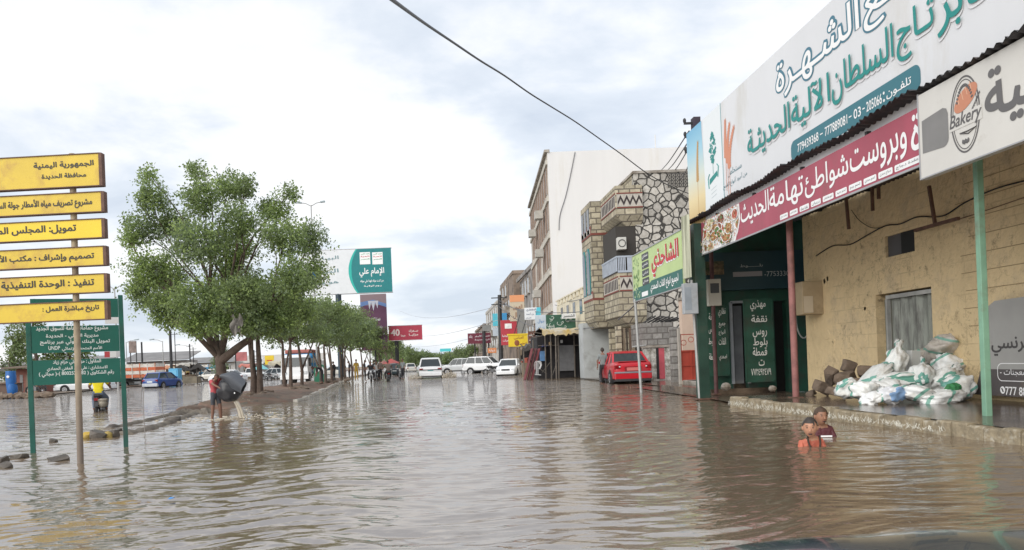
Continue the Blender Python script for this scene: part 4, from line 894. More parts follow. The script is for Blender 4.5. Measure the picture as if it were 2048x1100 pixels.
# second bay with arched windows
B2x = at(1187, 600, 40.8).x - SX; y2 = 3.8
t2, b2 = at(1197, 402, 40.8).z, at(1197, 655, 40.8).z
o2 = bay('window_bay', B2x, .2, y2, y2+2.6, b2, t2, 0)
b = MB()
for z in (at(1197, 470, 40.8).z, at(1197, 600, 40.8).z): b.box(B2x-.02, .2, y2-.02, y2-.001, z, z+.12, 0); b.box(B2x-.02, B2x-.001, y2, y2+2.6, z, z+.5, 0); b.box(B2x-.03, B2x-.021, y2+.1, y2+2.5, z+.12, z+.36, 1)
b.build('red_band', [M_brick, mat('band_white', (.44, .41, .36), .8, .2, 4)], o2)
zA, zB = at(1180, 590, 41.5).z, at(1180, 500, 41.5).z
for k in range(2):
    yy = y2 + .45 + k*1.15
    pts = [(0, 0), (.8, 0), (.8, zB-zA-.5)] + [(.4+.4*math.cos(R(a)), zB-zA-.5+.6*math.sin(R(a))) for a in (30, 60, 90, 120, 150)] + [(0, zB-zA-.5)]
    b = MB(); b.poly([(x, z) for x, z in pts], -.05, -.005); w_ = b.build('arched_window', M_turq, o2); w_.rotation_euler = (0, 0, R(-90)); w_.location = (B2x, yy+.8, zA)
    b = MB(); b.poly([(x*.8+.08, z*.93+.05) for x, z in pts], -.06, -.051); b.build('pane', M_glass, w_)
b = MB()
for k in range(3): b.box(B2x-.03, B2x-.001, y2+.3+k*.8, y2+.85+k*.8, t2-1.75, t2-.35)
b.build('slot_window', M_glass, o2)
# ground floor below the bays: columns, boarded front
for q_ in ((-.8, .0, 2.9, 3.2), (-1.2, -.95, -.2, .05)): b = MB(); b.box(*q_, 0, f_b0); b.build('ground_column', M_ash, sh)
b = MB(); rr = random.Random(6)
for k in range(9): x = BXl+.05+k*.145; b.box(x, x+.11+rr.uniform(-.03,.02), .02, .05+rr.uniform(0,.03), 0, f_b0-.1, k % 3)
b.build('boarded_front', [mat('plank_brown', (.15, .10, .07), .8, .3, 3), mat('plank_pale', (.30, .24, .17), .8, .3, 3), mat('plank_dark', (.06, .045, .035), .8, .3, 3)], sh)

# block annex with the peeling door, block pillar and red gate
AY = 34.6; ax = at(1286, 700, AY).x
an = thing('block_annex', 'low grey concrete block annex with a peeling white front and pinkish red door', 'annex', (ax, AY, 0))
tz, mz = at(1315, 645, AY).z, at(1315, 692, AY).z; W = at(1349, 700, AY).x - ax
b = MB(); b.box(0, W, .02, 2, mz, tz); b.build('block_wall', M_block, an)
b = MB(); b.box(0, W, 0, .2, 0, mz); b.build('peeling_front', mat('peeling_white', (.55, .54, .50), .8, .1, 5, dirt=(.19, .17, .14), damt=.6, dscale=4), an)
b = MB(); b.box(-.1, W, -.08, .0, mz-.06, mz+.04); b.build('lintel', M_conc, an)
xd0, xd1 = at(1317, 700, AY).x - ax, at(1328, 700, AY).x - ax
b = MB(); b.box(xd0-.12, xd0, -.02, -.001, .1, mz-.1, 1); b.box(xd0, xd1, -.03, -.001, .1, mz-.1, 0); b.build('door', [mat('pink_red_paint', (.42, .07, .09), .6, .2), M_black], an)
for k in range(7):
    x = .15+k*.2; b = MB(); b.bar((x, .3, tz+.02), (x+.45, -.15, tz+.3-.02*k), .06); b.build('roof_batten', M_dark, an)
q = on(1352, 764, .03); bp_ = thing('block_pillar', 'rough grey block pillar between the peeling annex and the red gate', 'pillar', (q.x, 31.4, 0))
b = MB(); hw = .21; b.box(-hw, hw, 0, .4, 0, at(1352, 655, 31.4).z); b.build('shaft', M_block, bp_, bevel=.02)
GY2 = 26.0; gx0, gx1 = at(1362, 700, GY2).x, at(1393, 700, GY2).x
rg = thing('red_gate', 'red iron gate with a scrolled upper panel beside the block pillar', 'gate', (gx0, GY2, .3)); gz = at(1377, 668, GY2).z-.3; mz_ = at(1377, 702, GY2).z - .3; w = gx1-gx0+.5
M_redp = mat('red_gate_paint', (.45, .075, .05), .45, .15, 3, dirt=(.2, .06, .04), damt=.2)
b = MB(); 
for x in (0, w/3, 2*w/3, w): b.box(x-.025, x+.025, -.02, .03, 0, mz_)
b.box(0, w, 0, .02, 0, mz_); 
for z in (0, mz_*.5, mz_): b.box(-.02, w, -.03, .03, z-.02, z+.03)
b.build('door_leaf', M_redp, rg)
b = MB(); b.box(0, w, -.02, .02, gz-.03, gz)
for x in (0, w): b.box(x-.02, x+.02, -.02, .02, mz_, gz)
for k in range(4): b.torus((.1+k*w/4, 0, (mz_+gz)/2+.1*(k % 2)), .09, .012, 'Y', 12, 4)
b.build('scroll_panel', M_redp, rg)
b = MB(); b.box(-.09, -.02, -.05, .1, -.3, gz+.2); b.build('gate_jamb', mat('jamb_pale', (.42, .38, .33), .8, .15), rg)
b = MB(); b.box(-.3, 1.6, -1.2, .3, -.3, 0); o = tag(b.build('gate_step', M_conc, None, loc=(gx0+.3, GY2-.3, .3), bevel=.03), 'rough concrete step in front of the red gate', 'step')
ab_ = thing('pink_block', 'pale pinkish plastered wall behind the red gate', 'building', (at(1362, 600, 28).x, 28, 0)); b = MB(); b.box(0, 3, 0, .3, 0, at(1375, 600, 28).z); b.build('wall', mat('pink_plaster', (.56, .43, .34), .85, .12, 1), ab_)
b = MB(); b.box(-.05, 3.05, -.05, .35, at(1375, 600, 28).z, at(1375, 600, 28).z+.1); b.build('parapet', M_conc, ab_)

# cream wall building between tower and stone house
CY = 44.5; q0 = at(1190, 600, CY)
cw = thing('cream_building', 'low cream building with a ragged battlement between the white tower and stone house', 'building', (9.9, CY, 0))
zh = at(1183, 570, CY).z
b = MB(); b.box(0, 5, 0, 17, 0, zh); b.build('wall', M_cream, cw)
b = MB()
for k in range(12): b.box(-.05, .3, .2+k*1.4, 1.0+k*1.4, zh, zh+.35)
b.box(-.08, .35, 0, 17, zh+.35, zh+.45); b.build('battlement', M_cream, cw)
for k in range(6):
    b = MB(); b.box(-.02, -.001, 1+k*2.6, 1.9+k*2.6, zh-1.3, zh-.3); b.build('window', M_glass, cw)
gq = at(1190, 700, 43.2); b = MB(); b.box(-1.5, 0, -1.3, -.05, 0, 3.2); b.build('grey_shutter_wall', mat('grey_render', (.40, .42, .42), .8, .12, 1, dirt=(.25,.25,.24), damt=.2), cw)

# the white tower
tc0, tc1 = at(1107, 640, 64), at(1067, 600, 87)
tw = thing('white_tower', 'tall white six storey block with a blank side wall and grimy window front', 'building', (tc0.x, 64, 0))
dv = Vector((tc1.x - tc0.x, 23, 0)); ang = math.atan2(dv.y, dv.x); Lf = dv.length
zt = at(1101, 304, 64).z
b = MB(); n_ = Vector((math.cos(ang), math.sin(ang), 0))
A = Vector((0,0,0)); Bp = n_*Lf; Cp = Bp + Vector((15, 0, 0)); Dp = Vector((15, 0, 0))
b.add([(*A[:2], 0), (*Dp[:2], 0), (*Dp[:2], zt), (*A[:2], zt)], [(0,1,2,3)], 0)
b.add([(*Bp[:2], 0), (*A[:2], 0), (*A[:2], zt), (*Bp[:2], zt), (*Cp[:2], 0), (*Dp[:2], 0), (*Dp[:2], zt), (*Cp[:2], zt)], [(0,1,2,3), (5,4,7,6), (4,0,3,7), (3,2,6,7)], 1)
b.build('wall', [M_offw, M_tower], tw)
nrm = Vector((-n_.y, n_.x, 0)); nrm = nrm if nrm.x < 0 else -nrm
def fpt(s, o, z): p = n_*s + nrm*o; return (p.x, p.y, z)
def fbox(mb, s0, s1, z0, z1, o0, o1, mi=0):
    vs = [fpt(s0,o0,z0), fpt(s1,o0,z0), fpt(s1,o1,z0), fpt(s0,o1,z0), fpt(s0,o0,z1), fpt(s1,o0,z1), fpt(s1,o1,z1), fpt(s0,o1,z1)]
    mb.add(vs, [(3,2,1,0),(4,5,6,7),(0,1,5,4),(1,2,6,5),(2,3,7,6),(3,0,4,7)], mi)
rr = random.Random(8)
for fl in range(5):
    z0 = 2.6 + fl*(zt-3.2)/5; hh = (zt-3.2)/5
    b = MB(); fbox(b, 0, Lf, z0+hh*.86, z0+hh*.97, .001, .16); b.build('floor_band', mat('band_pale', (.50, .47, .41), .85, .15, 1), tw)
    for k in range(9):
        s0 = 1.0 + k*Lf/9.3
        if rr.random() < .12: continue
        b = MB(); fbox(b, s0, s0+1.25, z0+.45, z0+hh*.82, -.02, .02); w_ = b.build('window', flat('window_dark', (.035, .03, .03), .3), tw)
        b = MB(); fbox(b, s0-.12, s0, z0+.35, z0+hh*.86, .001, .09); fbox(b, s0+1.25, s0+1.37, z0+.35, z0+hh*.86, .001, .09); fbox(b, s0+.58, s0+.66, z0+.45, z0+hh*.82, .021, .05, 1); b.build('window_frame', [mat('frame_brown', (.26, .19, .15), .7, .2), M_offw], w_)
for (s, fz) in ((4.5, 10.6), (9.2, 7.3), (12.5, 13.8), (3.4, 13.9)):
    b = MB(); fbox(b, s, s+1.1, fz, fz+.7, .25, .95); b.build('air_conditioner', mat('ac_grey', (.42, .40, .36), .6, .2), tw)
b = MB(); fbox(b, -.1, Lf+.3, zt-.02, zt+.2, -.2, .25); b.build('parapet', M_conc, tw)
pz = zt
for (u, v, h, w_, nm, lb) in ((1288, 300, .5, .9, 'water_tank', 'small white water tank'), (1318, 300, 2.0, .09, 'antenna_mast', 'thin mast')):
    q = at(u, v, 66); b = MB(); b.cyl((q.x-tc0.x, 3, zt), (q.x-tc0.x, 3, zt+h), w_/2, n=10); b.build(nm, M_offw, tw)
q = at(1330, 300, 66); b = MB(); b.box(q.x-tc0.x-.6, q.x-tc0.x+1.4, 2, 3, zt, zt+.25); b.build('roof_beam', M_dark, tw)
cable('wall_cable', 'thin dark cable hanging down the blank white side wall of the tower', [at(u, v, 63.95) for u, v in ((1150, 304), (1143, 340), (1132, 390), (1120, 430), (1118, 460))], .03, flat('wire_grey', (.1,.1,.11)))

# farther blocks: one builder, each its own building
def block(label, u_near, Y0, Y1, X0, X1, z1, m, floors, ncol, seed, near_wall=None):
    o = thing('street_building', label, 'building', (X0, Y0, 0)); rr = random.Random(seed); D = Y1-Y0; dx = X1-X0
    b = MB(); b.add([(0,0,0), (12,0,0), (12,0,z1), (0,0,z1), (dx,D,0), (12,D,0), (12,D,z1), (dx,D,z1)], [(0,1,2,3)], 0)
    b.add([(0,0,0), (0,0,z1), (dx,D,z1), (dx,D,0), (12,0,0), (12,D,0), (12,D,z1), (12,0,z1)], [(0,3,2,1), (4,5,6,7), (1,2,6,7), (3,5,6,2)], 1)
    b.build('wall', [near_wall or m, m], o); hh = (z1-3)/floors
    for f in range(floors):
        for k in range(ncol):
            if rr.random() < .1: continue
            y = D*(k+.25)/ncol; z = 3+f*hh+.5; xx = dx*y/D
            b = MB(); b.box(xx-.08, xx-.02, y, y+D/ncol*.55, z, z+hh*.6, 0); b.box(xx-.14, xx-.001, y-.08, y, z-.1, z+hh*.65, 1); b.box(xx-.2, xx-.001, y-.1, y+D/ncol*.6, z-.16, z-.04, 1)
            b.build('window', [M_glass, M_conc], o)
        if rr.random() < .7:
            y = rr.uniform(0, D*.6); b = MB(); b.box(dx*y/D-1.0, dx*y/D, y, y+D*.35, 3+f*hh, 3+f*hh+.12); b.box(dx*y/D-1.0, dx*y/D-.94, y, y+D*.35, 3+f*hh+.12, 3+f*hh+1.0); b.box(dx*y/D-.94, dx*y/D, y, y+.06, 3+f*hh+.12, 3+f*hh+1.0); b.build('balcony', M_conc, o)
    b = MB(); b.box(-.1, 12, -.1, .15, z1, z1+.5); b.box(-.1, .15, .15, D, z1, z1+.5); b.build('parapet', m, o)
    return o
M_gb = mat('grey_front', (.30, .28, .26), .85, .25, .6, dirt=(.12, .11, .10), damt=.5, dscale=.5); M_bb = mat('brown_front', (.26, .20, .155), .85, .25, .6, dirt=(.10, .08, .065), damt=.5, dscale=.5)
M_wb = mat('weathered_white_front', (.48, .46, .42), .85, .2, .6, dirt=(.22, .19, .16), damt=.4, dscale=.5); M_whiteblock = stone_mat('white_block', (.62, .60, .56), (.30, .28, .26), 'brick', 1.0)
block('white block walled building just beyond the tower', 0, 88, 106, 11.6, 12.0, at(1055, 533, 88).z, M_gb, 3, 5, 1, M_whiteblock)
block('grey brown four storey building with a dark flat top behind the block walled one', 0, 107, 128, 11.2, 11.0, at(1022, 548, 107).z, M_bb, 4, 5, 2)
block('weathered white low building with balconies farther down the street', 0, 129, 160, 10.6, 10.6, at(1005, 606, 129).z, M_wb, 3, 6, 3)
block('small brown building at the far end of the signs', 0, 162, 200, 10.2, 10.4, 9.0, M_bb, 2, 6, 4)
block('low pale building near the end of the street', 0, 202, 260, 10.0, 11.0, 7.0, M_wb, 2, 6, 5)

# ------------------------------------------------------------------ the market stall
sty = 46.0
st = thing('market_stall', 'dark pole framed stall under a torn yellow and white tarpaulin', 'stall', (6.2, sty, 0))
def spx(u, v, Y=sty): q = at(u, v, Y); return (q.x-6.2, Y-sty, q.z)
M_pole = mat('stall_pole', (.14, .12, .10), .7, .3, 4)
for i, (u, v0, v1, dy) in enumerate(((1068, 680, 752, 1.5), (1092, 672, 752, .4), (1103, 668, 753, 0), (1113, 668, 758, -.6), (1118, 668, 752, .1), (1150, 668, 750, .8), (1176, 668, 752, 0), (1186, 690, 748, .6))):
    a_, c_ = spx(u, v1, sty+dy), spx(u-2, v0, sty+dy); b = MB(); b.tube([(a_[0], a_[1], 0), c_], .045, 6); b.build('pole', M_pole, st)
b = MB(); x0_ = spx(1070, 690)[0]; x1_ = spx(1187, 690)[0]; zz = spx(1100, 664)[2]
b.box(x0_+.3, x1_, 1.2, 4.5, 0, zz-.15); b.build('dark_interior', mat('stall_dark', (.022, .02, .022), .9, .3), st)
tp = MB(); n = 28; rr = random.Random(21); vs = []; fs = []
for j in range(9):
    for i in range(n+1):
        x = x0_ + .35 + (x1_-x0_+.1)*i/n; y = -.8 + 5*j/8; z = zz + .10 + .16*noise.noise(Vector((x*1.5, y*1.2, 3))) - (.13*abs(math.sin(i*1.3)) if j == 0 else 0) + .12*math.sin(j*.6)
        vs.append((x, y, z))
fs = [(j*(n+1)+i, j*(n+1)+i+1, (j+1)*(n+1)+i+1, (j+1)*(n+1)+i) for j in range(8) for i in range(n)]
tp.add(vs, fs, 0); vs2 = [(x, y, z-.03) for x, y, z in vs]; tp.add(vs2, fs, 1)
fl = [(x, y-.02, z-.03-(.20+.16*noise.noise(Vector((x*2.2, 7, 1))))) for x, y, z in vs[:n+1]]
tp.add(vs[:n+1] + fl, [(i, i+1, n+2+i, n+1+i) for i in range(n)], 0)
tp.build('tarpaulin', [mat('yellow_tarp', (.52, .36, .10), .6, .3, 2, dirt=(.46, .43, .36), damt=.6, dscale=.8), M_black], st, smooth=50)
for (u0, v0, u1, v1, c_, nm) in ((1118, 690, 1146, 742, (.17, .17, .175), 'metal_shutter'), (1160, 690, 1175, 742, (.02, .10, .065), 'green_door'), (1163, 714, 1174, 731, (.6, .6, .56), 'white_leaf_painting'), (1080, 702, 1090, 722, (.10, .22, .42), 'blue_poster'), (1084, 690, 1093, 694, (.10, .12, .35), 'blue_box'), (1121, 680, 1124, 686, (.5, .5, .5), 'white_cup'), (1160, 683, 1166, 689, (.5, .5, .47), 'white_tin'), (1098, 684, 1102, 690, (.45, .3, .15), 'ochre_tin')):
    a_, c2 = spx(u0, v1, sty+1.15), spx(u1, v0, sty+1.15); b = MB(); b.box(a_[0], c2[0], (.98 if 'leaf' in nm else 1.02 if nm[0] in 'gm' else .9), 1.19, a_[2], c2[2]); b.build(nm, mat(nm+'_paint', c_, .6, .2, 3), st)
b = MB(); a_, c_ = spx(1078, 691, sty+.5), spx(1118, 691, sty+.5); b.box(a_[0], c_[0], .3, 1.0, a_[2]-.03, a_[2]); a_, c_ = spx(1150, 690, sty+.5), spx(1190, 690, sty+.5); b.box(a_[0], c_[0], .3, 1.0, a_[2]-.03, a_[2]); b.build('shelf', M_pole, st)
b = MB(); a_, c_ = spx(1060, 665), spx(1120, 668)
for (u0, v0, u1, v1) in ((1055, 662, 1098, 670), (1063, 676, 1100, 668), (1105, 664, 1185, 671), (1110, 672, 1190, 668), (1170, 662, 1200, 664)): b.bar(spx(u0, v0), spx(u1, v1), .04)
b.build('roof_pole', M_pole, st)
b = MB(); b.bar(spx(1105, 750, sty-.3), spx(1117, 715, sty-.3), .03); b.bar(spx(1084, 745), spx(1100, 725), .03); b.bar(spx(1080, 738), spx(1094, 748), .03); b.build('brace', M_pole, st)
b = MB()
for k in range(3): b.tube([spx(1070+k*3, 750, sty-.9), spx(1070+k*3, 725, sty-.9), spx(1073+k*3, 722, sty-.9), spx(1078+k*2, 724, sty-.9), spx(1081+k, 730, sty-.9), spx(1078+k, 738, sty-.9)], .022, 5)
b.tube([spx(1068, 749, sty-.9), spx(1082, 750, sty-.9)], .022, 5)
q = tag(b.build('white_rack', flat('white_enamel', (.6, .6, .6)), None, loc=(6.2, sty, 0)), 'curled white wire rack standing before the stall', 'rack')
lb_ = thing('leaning_panel', 'dark red slatted panel leaning against the left end of the stall', 'panel', (6.2, sty-1.0, 0))
for k in range(3):
    b = MB(); u = 1049+k*7; a_, c_ = at(u, 751, sty-1), at(u+16, 697, sty-.6); b.bar((a_.x-6.2, 0, .0), (c_.x-6.2, .5, c_.z), .19, .05, k % 2); b.build('slat', [mat('maroon_wood', (.13, .025, .03), .5, .3), mat('maroon_wood_dark', (.07, .02, .022), .5, .3)], lb_)
# ------------------------------------------------------------------ signs and poles of the street
def plate(name, label, u0, v0, u1, v1, Y, m, th=.12, post=None, cat='sign', rim=None):
    v0, v1 = min(v0, v1), max(v0, v1); p = at(u0, v1, Y); q = at((u0+u1)/2, v0, Y); w = at(u1, v1, Y).x - p.x; p = at(u0, v1, Y); p.z = at((u0+u1)/2, v1, Y).z; t = thing(name, label, cat, p); h = q.z-p.z
    b = MB(); b.box(0, w, 0, th, 0, h); b.build('panel', m, t, bevel=.01)
    if rim: b = MB(); b.box(-.05, w+.05, -.02, th+.02, -.06, -.002); b.box(-.05, w+.05, -.02, th+.02, h+.002, h+.06); b.build('frame', rim, t)
    if post:
        for s in (post if isinstance(post, tuple) else (post,)):
            b = MB(); b.tube([(w*s, th+.12, -p.z), (w*s, th+.12, h*.6)], .1 if h > 1.5 else .06, 8); b.build('post', M_dark, t)
    return t, Board(p, 0), w, h
def write(t, w, h, rows, m, bold=.01, y=-.012):
    lt = MB()
    for s, fx0, fx1, fz0, fz1 in rows: text(lt, s, w*fx0, w*fx1, h*fz0, h*fz1, y, 0, bold)
    return lt.build('lettering', m, t)
M_yel = mat('sign_yellow', (.72, .52, .03), .45, .08); M_crim = mat('crimson_panel', (.46, .05, .07), .45, .08); M_cyan = flat('cyan_panel', (.10, .50, .62)); M_mar = mat('maroon_panel', (.16, .03, .05), .5, .12)
M_redt = flat('red_print', (.50, .03, .04)); M_blue = flat('blue_panel', (.05, .28, .55)); M_whp = mat('white_sign', (.70, .72, .74), .5, .05)
t, B, w, h = plate('shop_sign', 'yellow rounded shop sign with a round portrait over parked cars', 1018, 693, 1056, 670, 66, M_yel, .5, cat='sign')
write(t, w, h, [('العباسي', .28, .78, .55, .9), ('للعطور', .60, .95, .12, .38)], flat('brown_print', (.25, .08, .03))); b = MB(); b.ball((w*.42, -.02, h*.32), (.22, .03, .26), 14, 8); b.build('portrait', flat('brown_print', (.25, .08, .03)), t); b = MB(); b.box(-.1, w+.1, -.05, .55, h, h+.12); b.build('sign_hood', M_yel, t)
for k in (.3, .7):
    b = MB(); b.bar((w*k, .3, h), (w*k+.6, .3, h+1.8), .06); b.build('hanger', M_dark, t)
t, B, w, h = plate('shop_sign', 'large crimson shop sign with a white logo left of the yellow sign', 1003, 690, 1035, 640, 78, M_crim, .3)
write(t, w, h, [('مطعم وبوفية', .05, .95, .30, .42), ('للوجبات', .1, .6, .12, .24)], M_white); b = MB(); b.box(w*.25, w*.68, -.02, -.005, h*.66, h*.86); b.ball((w*.42, -.03, h*.76), (w*.1, .02, h*.06), 10, 6); b.build('logo', M_white, t)
t, B, w, h = plate('shop_sign', 'cream and orange vertical shop sign hung high on the far buildings', 1021, 642, 1050, 590, 74, mat('cream_panel', (.70, .62, .40), .5, .08), .3)
b = MB(); b.box(0, w, -.02, -.005, h*.74, h); b.build('orange_band', flat('orange_band', (.75, .33, .16)), t)
write(t, w, h, [('صيدلية', .15, .9, .78, .95)], M_redt, .015); write(t, w, h, [('جمال', .2, .85, .08, .34), ('العيون', .2, .85, .42, .64)], flat('brown_print', (.25, .08, .03)), .012)
t, B, w, h = plate('shop_sign', 'white and cyan clinic sign sticking out before the tower', 1050, 639, 1082, 615, 60, M_whp, .25)
b = MB(); b.add([(w*.62, -.01, 0), (w, -.01, 0), (w, -.01, h), (w*.75, -.01, h)], [(0,1,2,3)]); b.build('cyan_band', M_cyan, t)
write(t, w, h, [('المقطري', .1, .7, .68, .92), ('د . بن أحمد', .08, .75, .36, .6), ('للأسنان', .05, .4, .08, .22)], flat('navy_print', (.03, .06, .16)))
t, B, w, h = plate('shop_sign', 'grey panel behind the cream vertical sign', 1036, 672, 1053, 618, 72, mat('grey_sheet', (.24, .24, .23), .6, .15), .1)
t, B, w, h = plate('shop_sign', 'pale blue white sign standing at the left edge of the green stall sign', 1072, 672, 1094, 630, 54, mat('pale_blue_sign', (.52, .58, .64), .5, .12, 1.5), .1)
write(t, w, h, [('جوال', .2, .8, .6, .8), ('خدمات', .15, .85, .25, .5)], flat('blue_print', (.12, .25, .48)))
t, B, w, h = plate('stall_sign', 'dark green sign with white flourishes above the yellow tarpaulin', 1093, 662, 1152, 629, 52, mat('stall_sign_green', (.035, .11, .07), .5, .3, 2), .1)
lt = MB(); rr = random.Random(31)
for k in range(16):
    x, z = rr.uniform(.1, w*.85), rr.uniform(.12, h-.12); a0 = rr.uniform(0, 6); r0 = rr.uniform(.1, .24)
    lt.tube([(x+r0*(1-.08*j)*math.cos(a0+j*.6), -.02, z+r0*.75*(1-.08*j)*math.sin(a0+j*.6)) for j in range(9)], .022, 4)
lt.build('flourish', flat('flourish_white', (.55, .60, .55)), t)
t, B, w, h = plate('stall_sign', 'white name board with black writing to the right of the green flourish sign', 1124, 637, 1152, 627, 51.5, M_whp, .1)
write(t, w, h, [('الشمسر', .1, .9, .15, .85)], M_ink, .02)
t, B, w, h = plate('shop_sign', 'brown sign hanging beside the yellow rounded one', 1057, 686, 1072, 662, 62, mat('brown_sign', (.13, .05, .035), .5, .2), .15); write(t, w, h, [('حلويات', .1, .9, .55, .8), ('مشروبات', .1, .9, .15, .4)], M_white)
t, B, w, h = plate('shop_sign', 'sky blue sign left of the dark utility pole', 986, 652, 996, 627, 92, M_cyan, .2)
t, B, w, h = plate('shop_sign', 'deep blue sign right of the dark utility pole', 1003, 640, 1014, 626, 92, M_blue, .2)
t, B, w, h = plate('shop_sign', 'pale blue lower sign beneath the sky blue one', 986, 672, 998, 655, 94, mat('pale_blue_sign', (.52, .58, .64), .5, .12, 1.5), .2)
t, B, w, h = plate('shop_sign', 'orange sign low above the white car roofs', 976, 706, 993, 696, 84, flat('orange_panel', (.70, .26, .10)), .2); write(t, w, h, [('شواية', .15, .85, .2, .8)], M_white)
t, B, w, h = plate('roadside_board', 'dark maroon roadside board with white lines at the far right of the trees', 936, 687, 982, 666, 112, M_mar, .3, (.3, .9)); write(t, w, h, [('بنك', .05, .2, .5, .85), ('للتمويل الأصغر', .3, .95, .58, .82), ('فرع الحديدة', .3, .95, .22, .46)], flat('pink_white', (.55, .45, .48)), .05)
t, B, w, h = plate('roadside_board', 'small dark grey board above the maroon roadside board', 965, 662, 982, 650, 108, mat('grey_sheet', (.24, .24, .23), .6, .15), .2, .3)
t, B, w, h = plate('overhead_sign', 'turquoise overhead sign panel in front of the distant trees', 880, 703, 902, 697, 190, flat('turquoise_panel', (.08, .52, .55)), .3, (.1, .9))
def upole(label, u, v0, Y, r, arms=2):
    q = at(u, v0, Y); t = thing('street_pole', label, 'utility pole', (q.x, Y, 0)); b = MB(); b.tube([(0,0,0), (.1,0,q.z)], [r, r*.75], 8); b.build('shaft', M_dark, t)
    for k in range(arms): b = MB(); b.bar((-.8, 0, q.z-.3-k*.7), (.9, 0, q.z-.3-k*.7), .1); b.build('cross_arm', M_dark, t)
    return q
p1 = upole('thick dark utility pole among the crowded shop signs', 997, 590, 80, .26)
p2 = upole('shorter dark utility pole left of the crowded shop signs', 966, 650, 110, .3)
M_wire = flat('wire_grey', (.10, .10, .11))
for i, (a_, c_, sag, lb) in enumerate(((at(997, 600, 80), at(1240, 640, 40.5), .8, 'sagging wire from the thick pole toward the lower balcony'), (at(997, 606, 80), at(1205, 620, 41), .5, 'wire from the thick pole to the arched window bay'), (at(997, 612, 80), at(1187, 655, 41), 1.0, 'lowest wire from the thick pole to the window bay'), (at(1110, 610, 63), at(1280, 560, 36.8), .6, 'wire from the tower foot to the stone side wall'), (at(1120, 598, 63), at(1190, 585, 41), .3, 'short wire between the tower and the stone house'), (at(1236, 640, 36.6), at(1375, 470, 30), .3, 'rising wire across the stone side wall, lower'), (at(1280, 590, 36.6), at(1372, 440, 30), .3, 'rising wire across the stone side wall, upper'), (at(800, 622, 190), at(997, 612, 80), 1.5, 'faint long wire over the street, highest'), (at(800, 666, 190), at(997, 640, 80), 1.2, 'faint long wire over the street, middle'), (at(790, 690, 190), at(966, 670, 110), 1.0, 'faint long wire over the street, lowest'))):
    m_ = (a_+c_)/2 - Vector((0,0,sag)); cable('overhead_wire', lb, [a_, a_*.75+c_*.25-Vector((0,0,sag*.75)), m_, a_*.25+c_*.75-Vector((0,0,sag*.75)), c_], .028 if i < 7 else .03, M_wire if i < 7 else flat('wire_pale', (.4,.42,.45)), 'wire')

# ------------------------------------------------------------------ billboards on the left
t, B, w, h = plate('billboard', 'large white and teal billboard on a thick pole behind the trees', 600, 587, 785, 499, 86, M_whp, .5, rim=M_alu)
b = MB(); x0_ = B.px(697, 540)[0]; n = 16
pts = [(w, 0), (w, h)] + [(x0_ + .9*(2*k/n-1)**2*1.0 + .0, h*(1-k/n)) for k in range(n+1)]
flatpoly(b, pts, -.012, 0)
xs_ = [(x0_ + .9*(2*k/n-1)**2, h*(1-k/n)) for k in range(n+1)]
b.add([(x, -.018, z) for x, z in xs_] + [(x+.35*(1-.5*abs(2*k/n-1)), -.018, z) for k, (x, z) in enumerate(xs_)], [(k, k+1, n+2+k, n+1+k) for k in range(n)], 1)
b.build('teal_field', [mat('teal_field', (.008, .19, .20), .5, .06), flat('teal_rim', (.02, .42, .36))], t)
lt = MB()
for s, u0, v0, u1, v1 in (('الإمام علي', 719, 555, 768, 534), ('من كنت مولاه فهذا علي مولاه', 721, 567, 767, 558), ('يـوم الولايـة', 728, 575, 763, 569)):
    x0_, z0_ = B.px(u0, v0); x1_, z1_ = B.px(u1, v1); text(lt, s, x0_, x1_, z0_, z1_, -.024, 0, .02)
for u0 in (720, 745):
    x0_, z0_ = B.px(u0, 529); x1_, z1_ = B.px(u0+20, 504); lt.box(x0_, x1_, -.03, -.022, z0_, z1_, 0)
    for k, s in enumerate(('الله أكبر', 'العزة', 'النصر')): text(lt, s, x0_+.1, x1_-.1, z1_-.3-k*.3, z1_-.1-k*.3, -.034, 1 + (k == 1), .02)
for s, u0, v0, u1, v1 in (('البيـان', 655, 522, 677, 511), ('البرق', 655, 549, 677, 537), ('هو ولا', 655, 570, 677, 560)):
    x0_, z0_ = B.px(u0-25, v0); x1_, z1_ = B.px(u1, v1); text(lt, s, x0_, x1_, z0_, z1_, -.02, 3, .015)
lt.build('lettering', [M_white, flat('green_print', (.02, .28, .10)), M_redt, flat('grey_teal_print', (.16, .26, .28))], t)
q0 = B.px(676, 590)[0]; b = MB(); b.tube([(q0, .3, -t.location.z), (q0, .3, 0)], .34, 12); b.build('post', mat('post_navy', (.03, .05, .07), .5, .2), t)
t, B, w, h = plate('banner_tower', 'tall purple banner with white lettering below the teal billboard', 724, 700, 776, 588, 94, mat('purple_banner', (.13, .05, .10), .5, .2, .6), .5, .5, 'banner')
b = MB(); flatpoly(b, [(0, h*.8), (w, h*.8), (w, h), (0, h)], -.01, 0); flatpoly(b, [(0, h*.78), (w*.5, h*.84), (w, h*.76), (w, h*.82), (w*.5, h*.9), (0, h*.86)], -.02, 1); flatpoly(b, [(w*.35, h*.72), (w*.42, h*.86), (w*.5, h*.7), (w*.58, h*.86), (w*.66, h*.74), (w*.7, h*.88), (w*.3, h*.88)], -.025, 2); b.build('banner_picture', [flat('dusky_rose', (.30, .22, .24)), flat('banner_blue', (.15, .25, .50)), flat('banner_pale', (.6, .62, .7))], t)
write(t, w, h, [('سننتصر', .3, .75, .50, .58), ('بإذن الله', .42, .82, .38, .43), ('انتصار', .6, .92, .26, .31)], M_white, .02, -.03)
